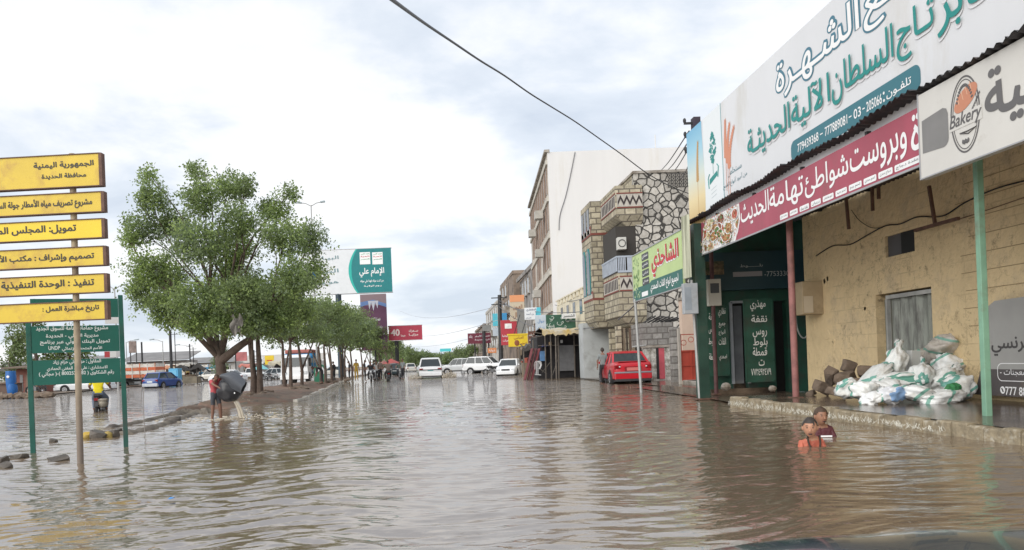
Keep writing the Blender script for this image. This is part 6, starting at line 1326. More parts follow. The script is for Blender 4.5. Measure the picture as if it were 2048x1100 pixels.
# ------------------------------------------------------------------ vehicles
M_tyre = mat('tyre', (.022, .021, .02), .85, .2, 8); M_rim_ = mat('alloy', (.45, .45, .46), .35, .1, metal=.5); M_cg = mat('car_glass', (.035, .045, .05), .06, .1, 1)
M_tl = flat('tail_red', (.22, .008, .01), .12); M_hl = flat('lamp_clear', (.62, .64, .66), .15); M_trim = mat('black_trim', (.03, .03, .032), .6, .2); M_pl = flat('plate_pale', (.55, .58, .58)); M_plr = flat('plate_red', (.55, .16, .14)); M_plb = flat('plate_teal', (.05, .30, .30))
def paint(name, col): return mat(name, col, .28, .05, 1.5, dirt=tuple(c*.75+.05 for c in col), damt=.12, coat=.4)
def car(label, loc, rotz, col, L_=4.3, W=1.7, H=1.45, c=.20, belt=.90, hood=1.15, hz=.86, trunk=.85, tz=.93, rf=.75, rr_=.6, wb=None, plate=None, band=None, cat='car', name='parked_car', group='cars standing in the flood', bed=None, wr=.31, rack=False):
    t = thing(name, label, cat, loc, rotz, group); h2 = L_/2; w2 = W/2; P = col
    st = [(-h2, c+.14, tz-.22, .86), (-h2+.06, c+.05, tz-.07, .94), (-h2+.22, c, tz-.01, .98), (-h2+trunk, c, max(belt, tz), 1), (0, c, belt, 1), (h2-hood, c, belt, 1), (h2-hood*.5, c, hz+.03, .99), (h2-.22, c, hz-.05, .95), (h2-.06, c+.05, hz-.2, .88), (h2, c+.14, hz-.34, .78)]
    rings = []
    for y, zb, zt, k in st:
        w = w2*k; zm = (zb*.45+zt*.55); half = [(w*.80, zb), (w*.96, zb+.08), (w*1.0, zm), (w*.985, zt-.12), (w*.93, zt-.03), (w*.80, zt), (0, zt+.02)]
        rings.append([(x, y, z) for x, z in half] + [(-x, y, z) for x, z in reversed(half[:-1])])
    b = MB(); b.loft(rings); b.build('body', P, t, smooth=38)
    # greenhouse
    yr0 = -h2 + (trunk*.75 if not bed else bed); yf0 = h2 - hood*.92; yr1 = yr0 + rr_; yf1 = yf0 - rf; wb0 = w2*.90; wr1 = w2*.72; zb0 = belt-.02; zr = H - .05
    A = {'rl': (-wb0, yr0, zb0), 'rr': (wb0, yr0, zb0), 'fl': (-wb0, yf0, zb0), 'fr': (wb0, yf0, zb0), 'RL': (-wr1, yr1, zr), 'RR': (wr1, yr1, zr), 'FL': (-wr1, yf1, zr), 'FR': (wr1, yf1, zr)}
    def pane(nm, ks):
        b = MB(); b.add([A[k] for k in ks], [(0,1,2,3)]); b.build(nm, M_cg, t)
    pane('rear_window', ('rl', 'rr', 'RR', 'RL')); pane('windscreen', ('fr', 'fl', 'FL', 'FR')); pane('side_window', ('fl', 'rl', 'RL', 'FL')); pane('side_window', ('rr', 'fr', 'FR', 'RR'))
    b = MB()
    for k1, k2 in (('rl', 'RL'), ('rr', 'RR'), ('fl', 'FL'), ('fr', 'FR')): b.bar(A[k1], A[k2], .09, .07)
    for s in (-1, 1):
        for f_ in (.36, .66) if L_ > 3.9 else (.5,):
            ym0 = yr0+(yf0-yr0)*f_; ym1 = yr1+(yf1-yr1)*f_; b.bar((s*wb0, ym0, zb0), (s*wr1, ym1, zr), .07, .05)
    b.build('pillar', P, t)
    b = MB(); g = []
    for y, k, dz in ((yr1-.05, .9, -.03), (yr1+.15, 1.0, .03), ((yr1+yf1)/2, 1.02, .055), (yf1-.15, 1.0, .03), (yf1+.05, .9, -.03)):
        w = wr1*1.06*k; g.append([(w, y, zr-.04+dz*.3), (w*.96, y, zr+.015+dz), (w*.5, y, zr+.03+dz), (-w*.5, y, zr+.03+dz), (-w*.96, y, zr+.015+dz), (-w, y, zr-.04+dz*.3)])
    b.loft(g); b.build('roof', P, t, smooth=50)
    if rack:
        b = MB()
        for s in (-1, 1): b.tube([(s*wr1*.9, yr1+.1, zr+.1), (s*wr1*.9, yf1-.1, zr+.1)], .025, 6)
        b.build('roof_rail', M_trim, t)
    ywh = (wb or L_*.6)/2
    for s in (-1, 1):
        for y in (-ywh, ywh):
            b = MB(); b.cyl((s*(w2-.12), y, .32), (s*(w2+.006), y, .32), wr+.06, n=20); b.build('wheel_arch', M_trim, t)
            b = MB(); b.cyl((s*(w2-.16), y, .30), (s*(w2+.02), y, .30), wr, n=20); b.torus((s*(w2-.01), y, .30), wr-.05, .055, 'X', 20, 6); wh = b.build('wheel', M_tyre, t, smooth=40)
            b = MB(); b.cyl((s*(w2+.02), y, .30), (s*(w2+.032), y, .30), wr*.62, n=16, mi=0)
            for k in range(5): a = k*1.257; b.obox((s*(w2+.034), y+.1*math.cos(a), .3+.1*math.sin(a)), (.006, .05, .1), Matrix.Rotation(a-PI/2, 3, 'X'), 1)
            b.build('rim', [M_rim_, M_trim], wh)
        b = MB(); b.obox((s*w2*.76, -h2+.08, tz-.24), (w2*.34, .16, .2)); b.build('taillight', M_tl, t, bevel=.03); 
        b = MB(); b.obox((s*w2*.70, h2-.10, hz-.26), (w2*.38, .2, .15)); b.build('headlight', M_hl, t, bevel=.03)
        b = MB(); b.obox((s*(w2+.06), yf0-.25, belt+.06), (.16, .1, .12)); b.build('wing_mirror', P, t, bevel=.02)
    b = MB(); b.box(-w2*.93, w2*.93, -h2-.05, -h2+.18, c+.05, c+.34); b.build('rear_bumper', band or P, t, bevel=.04)
    b = MB(); b.box(-w2*.88, w2*.88, h2-.16, h2+.05, c+.03, c+.30); b.build('front_bumper', P, t, bevel=.04)
    b = MB(); b.box(-w2*.4, w2*.4, h2-.02, h2+.02, hz-.33, hz-.2); b.build('grille', M_trim, t)
    b = MB(); b.box(-.24, .24, -h2-.012-.0, -h2+.1, tz-.36, tz-.25) if not band else b.box(-.26, .26, -h2-.014, -h2+.1, tz-.40, tz-.26); b.build('number_plate', plate or M_pl, t)
    b = MB(); b.box(-w2*.9, w2*.9, -h2+.2, h2-.2, c-.05, c+.02); b.build('underside', M_trim, t)
    if bed:
        b = MB(); b.box(-w2*.92, w2*.92, -h2+.08, -h2+bed-.06, belt+.0, belt+.012); b.box(-w2*.99, -w2*.9, -h2+.05, -h2+bed-.05, belt-.05, belt+.08); b.box(w2*.9, w2*.99, -h2+.05, -h2+bed-.05, belt-.05, belt+.08); b.box(-w2*.99, w2*.99, -h2+.03, -h2+.1, belt-.1, belt+.08); b.build('cargo_bed', P, t)
    return t
def gpos(u, v, z=0): q = on(u, v, z); return Vector((q.x, q.y, 0))
P_red = paint('red_car_paint', (.46, .012, .022)); P_white = paint('white_car_paint', (.78, .79, .80)); P_silver = paint('silver_car_paint', (.55, .57, .58)); P_blue = paint('blue_car_paint', (.018, .06, .24)); P_cream = paint('cream_car_paint', (.66, .64, .58))
M_bband = mat('grey_bumper', (.20, .21, .23), .5, .1)
rc = car('red saloon car seen from behind beside the stone house', (8.55, 34.6, -.05), R(-3), P_red, 4.2, 1.72, 1.47, hood=1.1, trunk=.62, tz=1.02, belt=.93, rr_=.78, plate=M_plr, band=P_red)
b = MB(); b.box(-.80, .80, -2.165, -1.95, .51, .58); b.build('bumper_strip', M_bband, rc, bevel=.02)
b = MB(); b.box(-.62, .62, -2.03, -1.9, 1.005, 1.03); b.build('boot_lip', P_red, rc, bevel=.01)
b = MB(); b.box(-.36, .36, -2.112, -2.0, .585, .80); b.build('plate_recess_shade', mat('recess_shade_red', (.22, .01, .015), .4, .1), rc)  # raised panel; its darker red paints the shade of a plate recess
b = MB(); b.box(-.27, .27, -2.118, -2.0, .63, .75); b.build('number_plate', M_plr, rc)
b = MB(); b.box(-.76, .76, -2.15, -1.9, .17, .27); b.build('bumper_underside', M_trim, rc)  # black strip painted in for the shade below the bumper
for s_ in (-1, 1): b = MB(); b.obox((s_*.57, -2.055, .80), (.07, .12, .06)); b.build('reversing_light', M_hl, rc, bevel=.02)
van = car('white minivan driving away in mid street with teal number plate', (on(862, 756).x, 64, -.12), 0, P_white, 4.7, 1.98, 1.80, c=.28, hood=.9, trunk=.30, tz=1.10, belt=1.08, rr_=.28, plate=M_plb, wr=.34, name='white_minivan')
b = MB(); b.box(-.9, .9, -2.38, -2.36, .80, .86); b.build('tailgate_strip', M_trim, van)
car('silver double cab pickup standing across the street', (at(922, 740, 86).x, 86, -.1), R(82), P_silver, 5.0, 1.8, 1.78, c=.38, hood=1.25, hz=1.05, trunk=1.6, tz=1.1, belt=1.10, rf=.6, rr_=.15, wr=.37, bed=1.5, name='pickup_truck', cat='pickup')
car('white off roader standing across the street behind the silver pickup', (at(972, 738, 80).x, 80, -.1), R(-118), P_white, 4.7, 1.85, 1.85, c=.38, hood=1.2, hz=1.1, trunk=.4, tz=1.2, belt=1.15, rf=.7, rr_=.3, wr=.38, rack=True, name='off_road_car')
car('white saloon car facing the camera before the leaning maroon slats', (at(1022, 740, 62).x, 63, -.12), R(165), P_white, 4.3, 1.72, 1.48, hood=1.1, trunk=.9, tz=.98, belt=.93)
car('white car far beyond the silver pickup', (at(912, 735, 120).x, 120, -.1), R(75), P_white, 4.4, 1.7, 1.5)
car('pale car at the far end of the street left of the minivan', (at(820, 735, 130).x, 130, -.1), R(10), P_cream, 4.4, 1.7, 1.5)
car('dark car among the motorcycles under the red parasols', (at(791, 742, 92).x, 92, -.1), R(0), paint('dark_car_paint', (.03, .05, .06)), 4.3, 1.7, 1.5)
def spray(label, u0, u1, Y, h, n, seed):
    rr = random.Random(seed); b = MB()
    for k in range(n):
        u = rr.uniform(u0, u1); p = at(u, 740, Y+rr.uniform(-.6, .6)); r = rr.uniform(.012, .05); b.ball((p.x, p.y, abs(rr.gauss(0, h))), (r*rr.uniform(1, 2.4), r, r*.7), 6, 4)
    tag(b.build('splash', mat('muddy_splash', (.50, .44, .35), .12, .15, 8), None, smooth=180), label, 'splash', kind='stuff')
spray('muddy spray thrown up at the minivan rear wheels', 884, 912, 61.5, .22, 260, 1)
spray('muddy spray left of the minivan', 818, 842, 61.5, .16, 180, 2)
# left carriageway
car('white saloon car seen side on behind the yellow shirted rider', gpos(160, 783) + Vector((0, 1, -.1)), R(95), P_white, 4.6, 1.75, 1.48, wr=.33)
car('blue hatchback parked with its grey bumper toward us', gpos(308, 776) + Vector((.3, 1.4, -.12)), R(-14), P_blue, 3.9, 1.66, 1.5, hood=.95, trunk=.3, tz=1.0, belt=.95, rr_=.4, band=mat('silver_bumper', (.42, .44, .48), .4, .1))
car('cream estate car with roof rails beyond the dark cart', gpos(418, 762) + Vector((0, 2, -.1)), R(88), P_cream, 4.7, 1.8, 1.75, c=.3, trunk=.35, tz=1.1, belt=1.05, rr_=.35, rack=True, wr=.36)
car('white pickup beyond the double trunk', gpos(500, 758) + Vector((0, 2, -.1)), R(-85), P_white, 5.0, 1.75, 1.7, c=.38, trunk=1.6, tz=1.05, belt=1.05, bed=1.5, rr_=.15, wr=.37, name='pickup_truck', cat='pickup')
# lorries
def lorry(label, loc, rotz, cab_m, bed_m, Lb=5.0, Hb=1.2, tilt=None, group='lorries'):
    t = thing('lorry', label, 'lorry', loc, rotz, group); w2 = 1.15
    b = MB(); b.loft([[(-w2, y, zb), (w2, y, zb), (w2, y, zt*.55), (w2*.94, y, zt), (-w2*.94, y, zt), (-w2, y, zt*.55)] for y, zb, zt in ((Lb/2+.2, .7, 2.45), (Lb/2+1.3, .6, 2.5), (Lb/2+1.75, .55, 2.2), (Lb/2+1.95, .6, 1.5))]); b.build('cab', cab_m, t, smooth=35)
    yf = Lb/2; b = MB(); b.add([(-w2*.88, yf+2.0, 1.5), (w2*.88, yf+2.0, 1.5), (w2*.84, yf+1.74, 2.25), (-w2*.84, yf+1.74, 2.25)], [(0,1,2,3)]); b.build('windscreen', M_cg, t)
    b = MB(); b.box(-w2*1.02, w2*1.02, yf+1.9, yf+2.1, .45, .75); b.build('front_bumper', M_white, t, bevel=.03)
    for s in (-1, 1):
        b = MB(); b.obox((s*w2*.75, yf+2.0, 1.0), (.35, .08, .2)); b.build('headlight', M_hl, t)
        b = MB(); b.box(s*w2*1.005-.004, s*w2*1.005+.004, yf+.5, yf+1.4, 1.5, 2.2); b.build('side_window', M_cg, t)
        for y in (-Lb/2+1.2, yf+1.2): b = MB(); b.cyl((s*(w2-.3), y, .5), (s*(w2+.0), y, .5), .5, n=18); wh = b.build('wheel', M_tyre, t, smooth=40); b = MB(); b.cyl((s*w2, y, .5), (s*(w2+.02), y, .5), .24, n=14); b.build('rim', M_rim_, wh)
    b = MB(); b.box(-.5, .5, -Lb/2, yf+1.5, .6, .85); b.build('chassis', M_trim, t)
    b = MB(); n = 7; z0 = 1.0
    b.box(-w2, w2, -Lb/2, yf, .9, z0, 2)
    for k in range(4):
        za = z0+.02+Hb*k/4; zb_ = z0+Hb*(k+1)/4-.02
        for s in (-1, 1): b.box(s*w2-.03, s*w2+.03, -Lb/2, yf, za, zb_, k % 2)
        b.box(-w2, w2, -Lb/2-.03, -Lb/2+.03, za, zb_, k % 2); b.box(-w2, w2, yf-.03, yf+.03, za, zb_, k % 2)
    for k in range(n+1):
        y = -Lb/2+Lb*k/n
        for s in (-1, 1): b.box(s*(w2+.031), s*(w2+.07), y-.04, y+.04, .9, z0+Hb+.05, 1 if k % 2 else 0)
    b.build('cargo_bed', bed_m, t)
    if tilt: b = MB(); b.box(-w2, w2, -Lb/2+.1, yf-.1, z0+Hb, z0+Hb+.35); b.build('load_cover', tilt, t, bevel=.1)
    return t
M_orange = mat('truck_orange', (.56, .13, .05), .6, .2, 3, dirt=(.35, .22, .12), damt=.3); M_twhite = mat('truck_white', (.66, .63, .58), .6, .12, 3, dirt=(.4, .3, .2), damt=.25)
lorry('red orange and white slatted lorry bed behind the green sign', gpos(245, 774) + Vector((0, 3, -.1)), R(86), M_twhite, [M_orange, M_twhite, M_trim], 6.0, 1.5)
lorry('white lorry facing us between the slim tree trunks', gpos(586, 768) + Vector((-.2, 6, -.1)), R(180), P_white, [M_twhite, M_blue, M_trim], 4.5, 1.6, mat('red_load', (.35, .12, .10), .8, .3))
lorry('pale lorry with grey cover behind the cream estate car', (at(350, 740, 115).x, 115, -.1), R(80), M_twhite, [M_twhite, mat('lorry_buff', (.5, .45, .35), .7, .15), M_trim], 6.5, 1.4, M_twhite)
lorry('small blue lorry far behind the dark cart', (at(402, 735, 118).x, 118, -.1), R(70), flat('lorry_blue', (.08, .30, .50)), [flat('lorry_blue', (.08, .30, .50)), M_twhite, M_trim], 4.5, 1.5)
# motorcycles
def motorbike(label, loc, rotz, col, group='motorcycles'):
    t = thing('motorcycle', label, 'motorcycle', loc, rotz, group)
    for y in (-.62, .66):
        b = MB(); b.torus((0, y, .30), .25, .055, 'X', 20, 8); wh = b.build('wheel', M_tyre, t, smooth=60); b = MB(); b.cyl((-.05, y, .3), (.05, y, .3), .05, n=8)
        for k in range(6): b.tube([(0, y, .3), (0, y+.23*math.cos(k*1.047), .3+.23*math.sin(k*1.047))], .006, 4)
        b.build('rim', M_rim_, wh)
    b = MB(); b.tube([(0, -.62, .3), (0, -.2, .42), (0, .15, .40), (0, .45, .75)], .035, 6); b.tube([(0, -.62, .3), (0, -.55, .62), (0, .1, .70), (0, .45, .78)], .03, 6); b.build('frame', M_dark, t)
    b = MB(); b.obox((0, 0, .42), (.26, .36, .28)); b.cyl((0, .05, .45), (0, .2, .7), .1, n=10); b.tube([(.14, .1, .36), (.16, -.3, .32), (.16, -.85, .38)], .035, 8); b.build('engine', mat('engine_grey', (.15, .15, .155), .5, .3, 8, metal=.4), t, bevel=.02)
    b = MB(); b.ball((0, .22, .80), (.15, .28, .13), 12, 8); b.build('tank', col, t, smooth=180)
    b = MB(); b.loft([[(-w, y, z), (w, y, z), (w*.9, y, z+.09), (-w*.9, y, z+.09)] for y, w, z in ((-.75, .10, .80), (-.5, .13, .76), (-.1, .13, .74), (.02, .08, .78))]); b.build('seat', M_trim, t, bevel=.015)
    b = MB(); b.tube([(-.05, .66, .3), (-.05, .45, .95)], .022, 6); b.tube([(.05, .66, .3), (.05, .45, .95)], .022, 6); b.tube([(-.34, .30, 1.02), (-.12, .42, 1.0), (.12, .42, 1.0), (.34, .30, 1.02)], .018, 6); b.build('fork', M_rim_, t)
    b = MB(); b.ball((0, .55, .88), (.09, .08, .09), 10, 6); b.build('headlight', M_hl, t); b = MB(); b.obox((0, -.82, .70), (.14, .05, .09)); b.build('taillight', M_tl, t)
    b = MB(); b.loft([[(-.07, y, z), (.07, y, z), (.07, y, z+.015), (-.07, y, z+.015)] for y, z in ((-.95, .45), (-.85, .60), (-.6, .66))]); b.loft([[(-.06, y, z), (.06, y, z), (.06, y, z+.015), (-.06, y, z+.015)] for y, z in ((.4, .56), (.66, .60), (.92, .48))]); b.build('mudguard', col, t)
    return t

# ------------------------------------------------------------------ people
def skinmat(n, c): return mat(n, c, .5, .1, 5)
SK = skinmat('brown_skin', (.30, .15, .09)); SKd = skinmat('dark_brown_skin', (.20, .10, .065)); HAIR = mat('black_hair', (.035, .026, .021), .6, .3, 20); HAIRB = mat('sun_browned_hair', (.06, .035, .02), .7, .35, 20)
BASE = dict(pe=(0, 0, .92, .125), sp=(0, 0, 1.10, .115), ch=(0, .01, 1.30, .135), nk=(0, .01, 1.46, .055), hb=(0, -.01, 1.54, .055),
            shL=(.165, .01, 1.395, .062), elL=(.22, .03, 1.12, .045), wrL=(.235, -.04, .88, .030), haL=(.24, -.07, .80, .033), shR=(-.165, .01, 1.395, .062), elR=(-.22, .03, 1.12, .045), wrR=(-.235, -.04, .88, .030), haR=(-.24, -.07, .80, .033),
            hiL=(.09, 0, .86, .095), knL=(.10, -.02, .48, .062), anL=(.10, .02, .09, .042), toL=(.105, -.13, .04, .036), hiR=(-.09, 0, .86, .095), knR=(-.10, -.02, .48, .062), anR=(-.10, .02, .09, .042), toR=(-.105, -.13, .04, .036))
BONES = [('pe','sp'),('sp','ch'),('ch','nk'),('nk','hb'),('ch','shL'),('shL','elL'),('elL','wrL'),('wrL','haL'),('ch','shR'),('shR','elR'),('elR','wrR'),('wrR','haR'),('pe','hiL'),('hiL','knL'),('knL','anL'),('anL','toL'),('pe','hiR'),('hiR','knR'),('knR','anR'),('anR','toR')]
def head_mesh(mb, c, s, Rm, ms, mw, md, ml):
    def fn(d, q):
        q = Vector((d.x*.079, d.y*.095, d.z*.113)); f = max(0, -d.y)
        if d.z < -.05: q.x *= 1 - .34*min(1, -d.z)**1.3; q.y *= 1 - .18*min(1, -d.z)
        q.y -= .012*max(0, -d.z)*f
        if abs(d.z-.05) < .22 and f > .6: q.y += .007*(1-abs(d.z-.05)/.22)
        return Rm @ (q*s)
    mb.ball(c, 1, 26, 20, ms, fn)
    P = lambda x, y, z: Vector(c) + Rm @ (Vector((x, y, z))*s)
    def bl(x, y, z, r, mi, nu=8, nv=6): mb.ball(P(x, y, z), 1, nu, nv, mi, lambda d, q: Rm @ (Vector((d.x*r[0], d.y*r[1], d.z*r[2]))*s))
    bl(0, -.094, -.012, (.013, .020, .024), ms); bl(0, -.104, -.024, (.017, .012, .009), ms)
    for k in (-1, 1):
        bl(k*.030, -.080, .012, (.0135, .009, .0045), mw); bl(k*.030, -.0865, .012, (.0085, .006, .0055), md); bl(k*.031, -.083, .034, (.019, .006, .0032), md)
        bl(k*.076, .004, -.004, (.013, .020, .031), ms)
    bl(0, -.083, -.058, (.026, .010, .006), ml); bl(0, -.082, -.066, (.022, .010, .006), ml); bl(0, -.0905, -.0618, (.021, .005, .0065), md)
def fingers(mb, wr, ha, r, mi, curl=.5):
    wr, ha = Vector(wr), Vector(ha); d = (ha-wr).normalized(); s = d.cross(Vector((0, 1, .2))); s = s.normalized() if s.length > .1 else Vector((1, 0, 0)); n = s.cross(d).normalized()
    for k, (o, l) in enumerate(((-.75, .055), (-.25, .070), (.25, .066), (.75, .050))):
        a = ha + d*r*.7 + s*r*o; b_ = a + (d*(1-.3*curl) - n*.5*curl)*l*.55; e = b_ + (d*(1-curl) - n*curl)*l*.5; mb.tube([a, b_, e], [.0085, .008, .0065], 6, mi)
    a = wr.lerp(ha, .5) + s*r*.9; b_ = a + (s*.7 + d*.7)*.03; mb.tube([a, b_, b_ + d*.03], [.010, .009, .007], 6, mi)
def person(label, loc, rotz, pose, mats, cloth, height=1.7, head_rot=(0, 0), hair=HAIR, hair_len=0, fat=1.0, group=None, head_off=None, cut=None, head_s=1.0, hand=True):
    J = dict(BASE); J.update(pose); k = height/1.7; names = list(J); idx = {n: i for i, n in enumerate(names)}
    co = [Vector(J[n][:3])*k for n in names]; rad = [J[n][3]*k*fat for n in names]
    me = bpy.data.meshes.new('skeleton'); me.from_pydata(co, [(idx[a], idx[b]) for a, b in BONES], []); o = bpy.data.objects.new('skeleton', me); COL.objects.link(o)
    sk = o.modifiers.new('skin', 'SKIN'); sk.use_smooth_shade = True
    for i, r in enumerate(rad): me.skin_vertices[0].data[i].radius = (r, r*(.78 if names[i] in ('pe', 'sp', 'ch') else 1)); me.skin_vertices[0].data[i].use_root = names[i] == 'pe'
    for n, w in (('pe', 1.25), ('sp', 1.15), ('ch', 1.25)): me.skin_vertices[0].data[idx[n]].radius = (rad[idx[n]]*w*.92, rad[idx[n]]*.80)
    sd = o.modifiers.new('sub', 'SUBSURF'); sd.levels = 2; sd.render_levels = 2
    ev = o.evaluated_get(bpy.context.evaluated_depsgraph_get()); m2 = ev.to_mesh(); V = [v.co.copy() for v in m2.vertices]; Fc = [tuple(p.vertices) for p in m2.polygons]; ev.to_mesh_clear(); bpy.data.objects.remove(o)
    segs = [(co[idx[a]], co[idx[b]], a + '-' + b) for a, b in BONES]; mb = MB(); mb.v = [tuple(v) for v in V]; mb.f = Fc; mi = []
    for f in Fc:
        c = sum((V[i] for i in f), Vector())/len(f); best = None
        for a, b_, nm in segs:
            d = b_-a; t_ = max(0, min(1, (c-a).dot(d)/max(1e-9, d.dot(d)))); dist = (c-a-d*t_).length
            if best is None or dist < best[0]: best = (dist, nm, t_)
        mi.append(cloth(best[1], best[2]))
    mb.m = mi
    hb, nk = co[idx['hb']], co[idx['nk']]; Rm = Matrix.Rotation(head_rot[0], 3, 'Z') @ Matrix.Rotation(head_rot[1], 3, 'X'); up = (hb-nk).normalized()
    hc = hb + up*.075*k*head_s + Rm @ Vector((0, -.02, .02))*k
    n = len(mats); allm = list(mats) + [flat('eye_white', (.34, .27, .22)), flat('eye_dark', (.012, .01, .01)), flat('lip_brown', (.20, .07, .055))]
    head_mesh(mb, hc, k*head_s, Rm, 0, n, n+1, n+2)
    if hand:
        for s in 'LR': fingers(mb, co[idx['wr'+s]], co[idx['ha'+s]], rad[idx['ha'+s]], 0)
    o = mb.build('person', allm, None, smooth=180, loc=loc, rotz=rotz); tag(o, label, 'person', group)
    hm = MB(); fs = []
    hm.ball(hc, 1, 28, 18, 0, lambda d, q: Rm @ (Vector((d.x*.0835, d.y*.100+.003, d.z*.1175+.003))*k*head_s*(1.01+.07*noise.noise(d*8)+.05*noise.noise(d*21))))
    keep = []
    for f in hm.f:
        c = Rm.transposed() @ (sum((Vector(hm.v[i]) for i in f), Vector())/len(f) - hc) / (k*head_s)
        front = c.y < -.045
        if (front and c.z > .058 + .024*noise.noise(c*45)) or (not front and c.z > -.015 - hair_len - .45*max(0, c.y)) and not (abs(c.x) > .06 and c.z < .02 and c.y < .02): keep.append(f)
    hm.f = keep; hm.m = [0]*len(keep); hm.build('hair', hair, o, smooth=180)
    return o, co, idx
SHIRT_SET = {'pe-sp': 1, 'sp-ch': 1, 'ch-nk': 1, 'ch-shL': 1, 'ch-shR': 1}
def cloth_short(sleeve=.6, shorts=.55, sandals=False):
    def f(b, t):
        if b in ('ch-nk',): return 1 if t < .7 else 0
        if b in SHIRT_SET: return 1 if not (b == 'pe-sp' and t < .3) else 2
        if b.startswith('sh'): return 1 if t < sleeve else 0
        if b.startswith('pe-hi'): return 2
        if b.startswith('hi'): return 2 if t < shorts else 0
        if b.startswith('kn') and shorts > 1: return 2 if t < shorts-1 else 0
        return 0
    return f
# two boys sitting in the flood beside the kerb
q = on(1624, 893); low = 1.0
seat = dict(pe=(0, .05, -.38, .13), sp=(0, .03, -.20, .115), ch=(0, .02, -.04, .105), nk=(0, -.005, .095, .050), hb=(-.010, -.02, .125, .050), shL=(.112, .01, .030, .052), elL=(.165, -.05, -.20, .042), wrL=(.22, -.25, -.30, .03), haL=(.2, -.33, -.32, .033), shR=(-.118, .01, .020, .052), elR=(-.165, -.08, -.22, .042), wrR=(-.15, -.28, -.3, .03), haR=(-.12, -.35, -.32, .033), hiL=(.09, .0, -.42, .09), knL=(.14, -.38, -.40, .06), anL=(.1, -.6, -.6, .042), toL=(.1, -.72, -.62, .036), hiR=(-.09, .0, -.42, .09), knR=(-.14, -.38, -.40, .06), anR=(-.1, -.6, -.6, .042), toR=(-.1, -.72, -.62, .036))
M_orshirt = mat('orange_shirt', (.50, .13, .075), .6, .2, 7, dirt=(.30, .07, .045), damt=.4, dscale=5, bump=.9, bscale=16); M_mshirt = mat('maroon_shirt', (.085, .018, .024), .6, .3, 7, bump=.9, bscale=16)
SKb = skinmat('sunlit_brown_skin', (.46, .235, .145))
boy1, co, ix = person('boy in an orange shirt sitting chest deep in the flood', (q.x+.0, q.y, .03), R(-8), seat, [SKb, M_orshirt, M_dark], cloth_short(1.0), 1.70, (R(-18), R(4)), HAIR, -.004, .95, 'boys sitting in the flood', head_s=1.06)
b = MB(); pts = []
for k in range(15): a = PI*(-.12 + 1.24*k/14); pts.append((.070*math.cos(a), -.080-.050*math.sin(a), .062-.135*math.sin(a)))
b.tube(pts, .011, 6); b.build('neck_cord', mat('dark_cord', (.03, .018, .012), .7, .3), boy1, smooth=180)
q2 = on(1640, 872); seat2 = dict(seat); boy2, co, ix = person('boy in a dark maroon shirt sitting behind the orange shirted one', (q2.x-.02, q2.y-.1, .075), R(-12), seat2, [SK, M_mshirt, M_dark], cloth_short(1.0), 1.70, (R(12), R(0)), HAIRB, .03, .95, 'boys sitting in the flood', head_s=1.04)
b = MB(); b.box(-.05, .09, -.128, -.120, -.065, -.045); b.build('shirt_print', M_white, boy2)
# the boy with the tub
bq = on(432, 838); k = 1.24/1.7
pose = dict(pe=(0, 0, .88, .135), sp=(.0, .03, 1.07, .12), ch=(-.02, .0, 1.27, .135), nk=(-.04, -.10, 1.40, .052), hb=(-.05, -.16, 1.44, .05), shL=(.13, -.05, 1.38, .06), elL=(.10, -.30, 1.52, .042), wrL=(.06, -.46, 1.40, .03), haL=(.06, -.53, 1.36, .034), shR=(-.17, -.03, 1.36, .06), elR=(-.2, -.28, 1.24, .042), wrR=(-.10, -.46, 1.14, .03), haR=(-.08, -.53, 1.10, .034), knL=(.12, -.10, .47, .062), anL=(.16, -.06, .05, .042), toL=(.16, -.18, .0, .036), knR=(-.10, .0, .47, .062), anR=(-.12, .04, .05, .042), toR=(-.12, -.08, .0, .036))
M_rshirt = mat('wine_shirt', (.42, .075, .085), .8, .15, 6); M_short = mat('charcoal_shorts', (.05, .055, .065), .8, .25, 8)
tubboy, co, ix = person('boy in a wine red shirt and dark shorts emptying a black tub', (bq.x, bq.y, -.05), R(48), pose, [SKd, M_rshirt, M_short], cloth_short(.55, .75), 1.27, (R(-20), R(20)), HAIRB, 0, 1.05)
tq = at(461, 775, bq.y-.1); tub = thing('water_tub', 'big black tub with a grey folded flap being emptied by the wine shirted boy', 'tub', tq, 0); rrn = random.Random(5)
b = MB(); dome = lambda d, q: q*(1+.13*noise.noise(d*1.9)+.05*noise.noise(d*5))*(.92 if d.z > 0 else 1)
b.ball((0, 0, 0), (.36, .30, .36), 26, 18, 0, dome); b.v = [((x*.97+z*.12), y, z*.96 - .10*max(0, x)) for x, y, z in b.v]
b.build('tub_body', mat('black_plastic', (.022, .022, .026), .35, .2, 4), tub, smooth=180)
b = MB(); ctr = [(at(u, v, bq.y-.30) - tq, rx, rz) for u, v, rx, rz in ((443, 752, .03, .05), (450, 752, .12, .08), (460, 755, .17, .14), (471, 762, .17, .17), (480, 769, .15, .15), (488, 775, .13, .14))]
rings = [[Vector((c.x + rx*.55*math.cos(a), c.y + .16*math.sin(a)*(1+.1*math.sin(3*a)), c.z + rz*math.cos(a)*(1+.14*math.sin(5*a+c.x*9)+.08*math.sin(9*a)))) for a in [2*PI*k_/26 for k_ in range(26)]] for c, rx, rz in ctr]
b.loft(rings, caps=False); rim = rings[-1]; cen_ = sum(rim, Vector())/26
b.loft([rim, [cen_ + (p-cen_)*.86 for p in rim], [cen_ + (p-cen_)*.7 + Vector((-.16, 0, .05)) for p in rim]], 1, caps=False); b.add([cen_ + (p-cen_)*.7 + Vector((-.16, 0, .05)) for p in rim], [tuple(range(26))], 1)
b.build('grey_flap', [mat('grey_sheet_plastic', (.075, .082, .095), .45, .2, 3), M_black], tub, smooth=50)
b = MB(); 
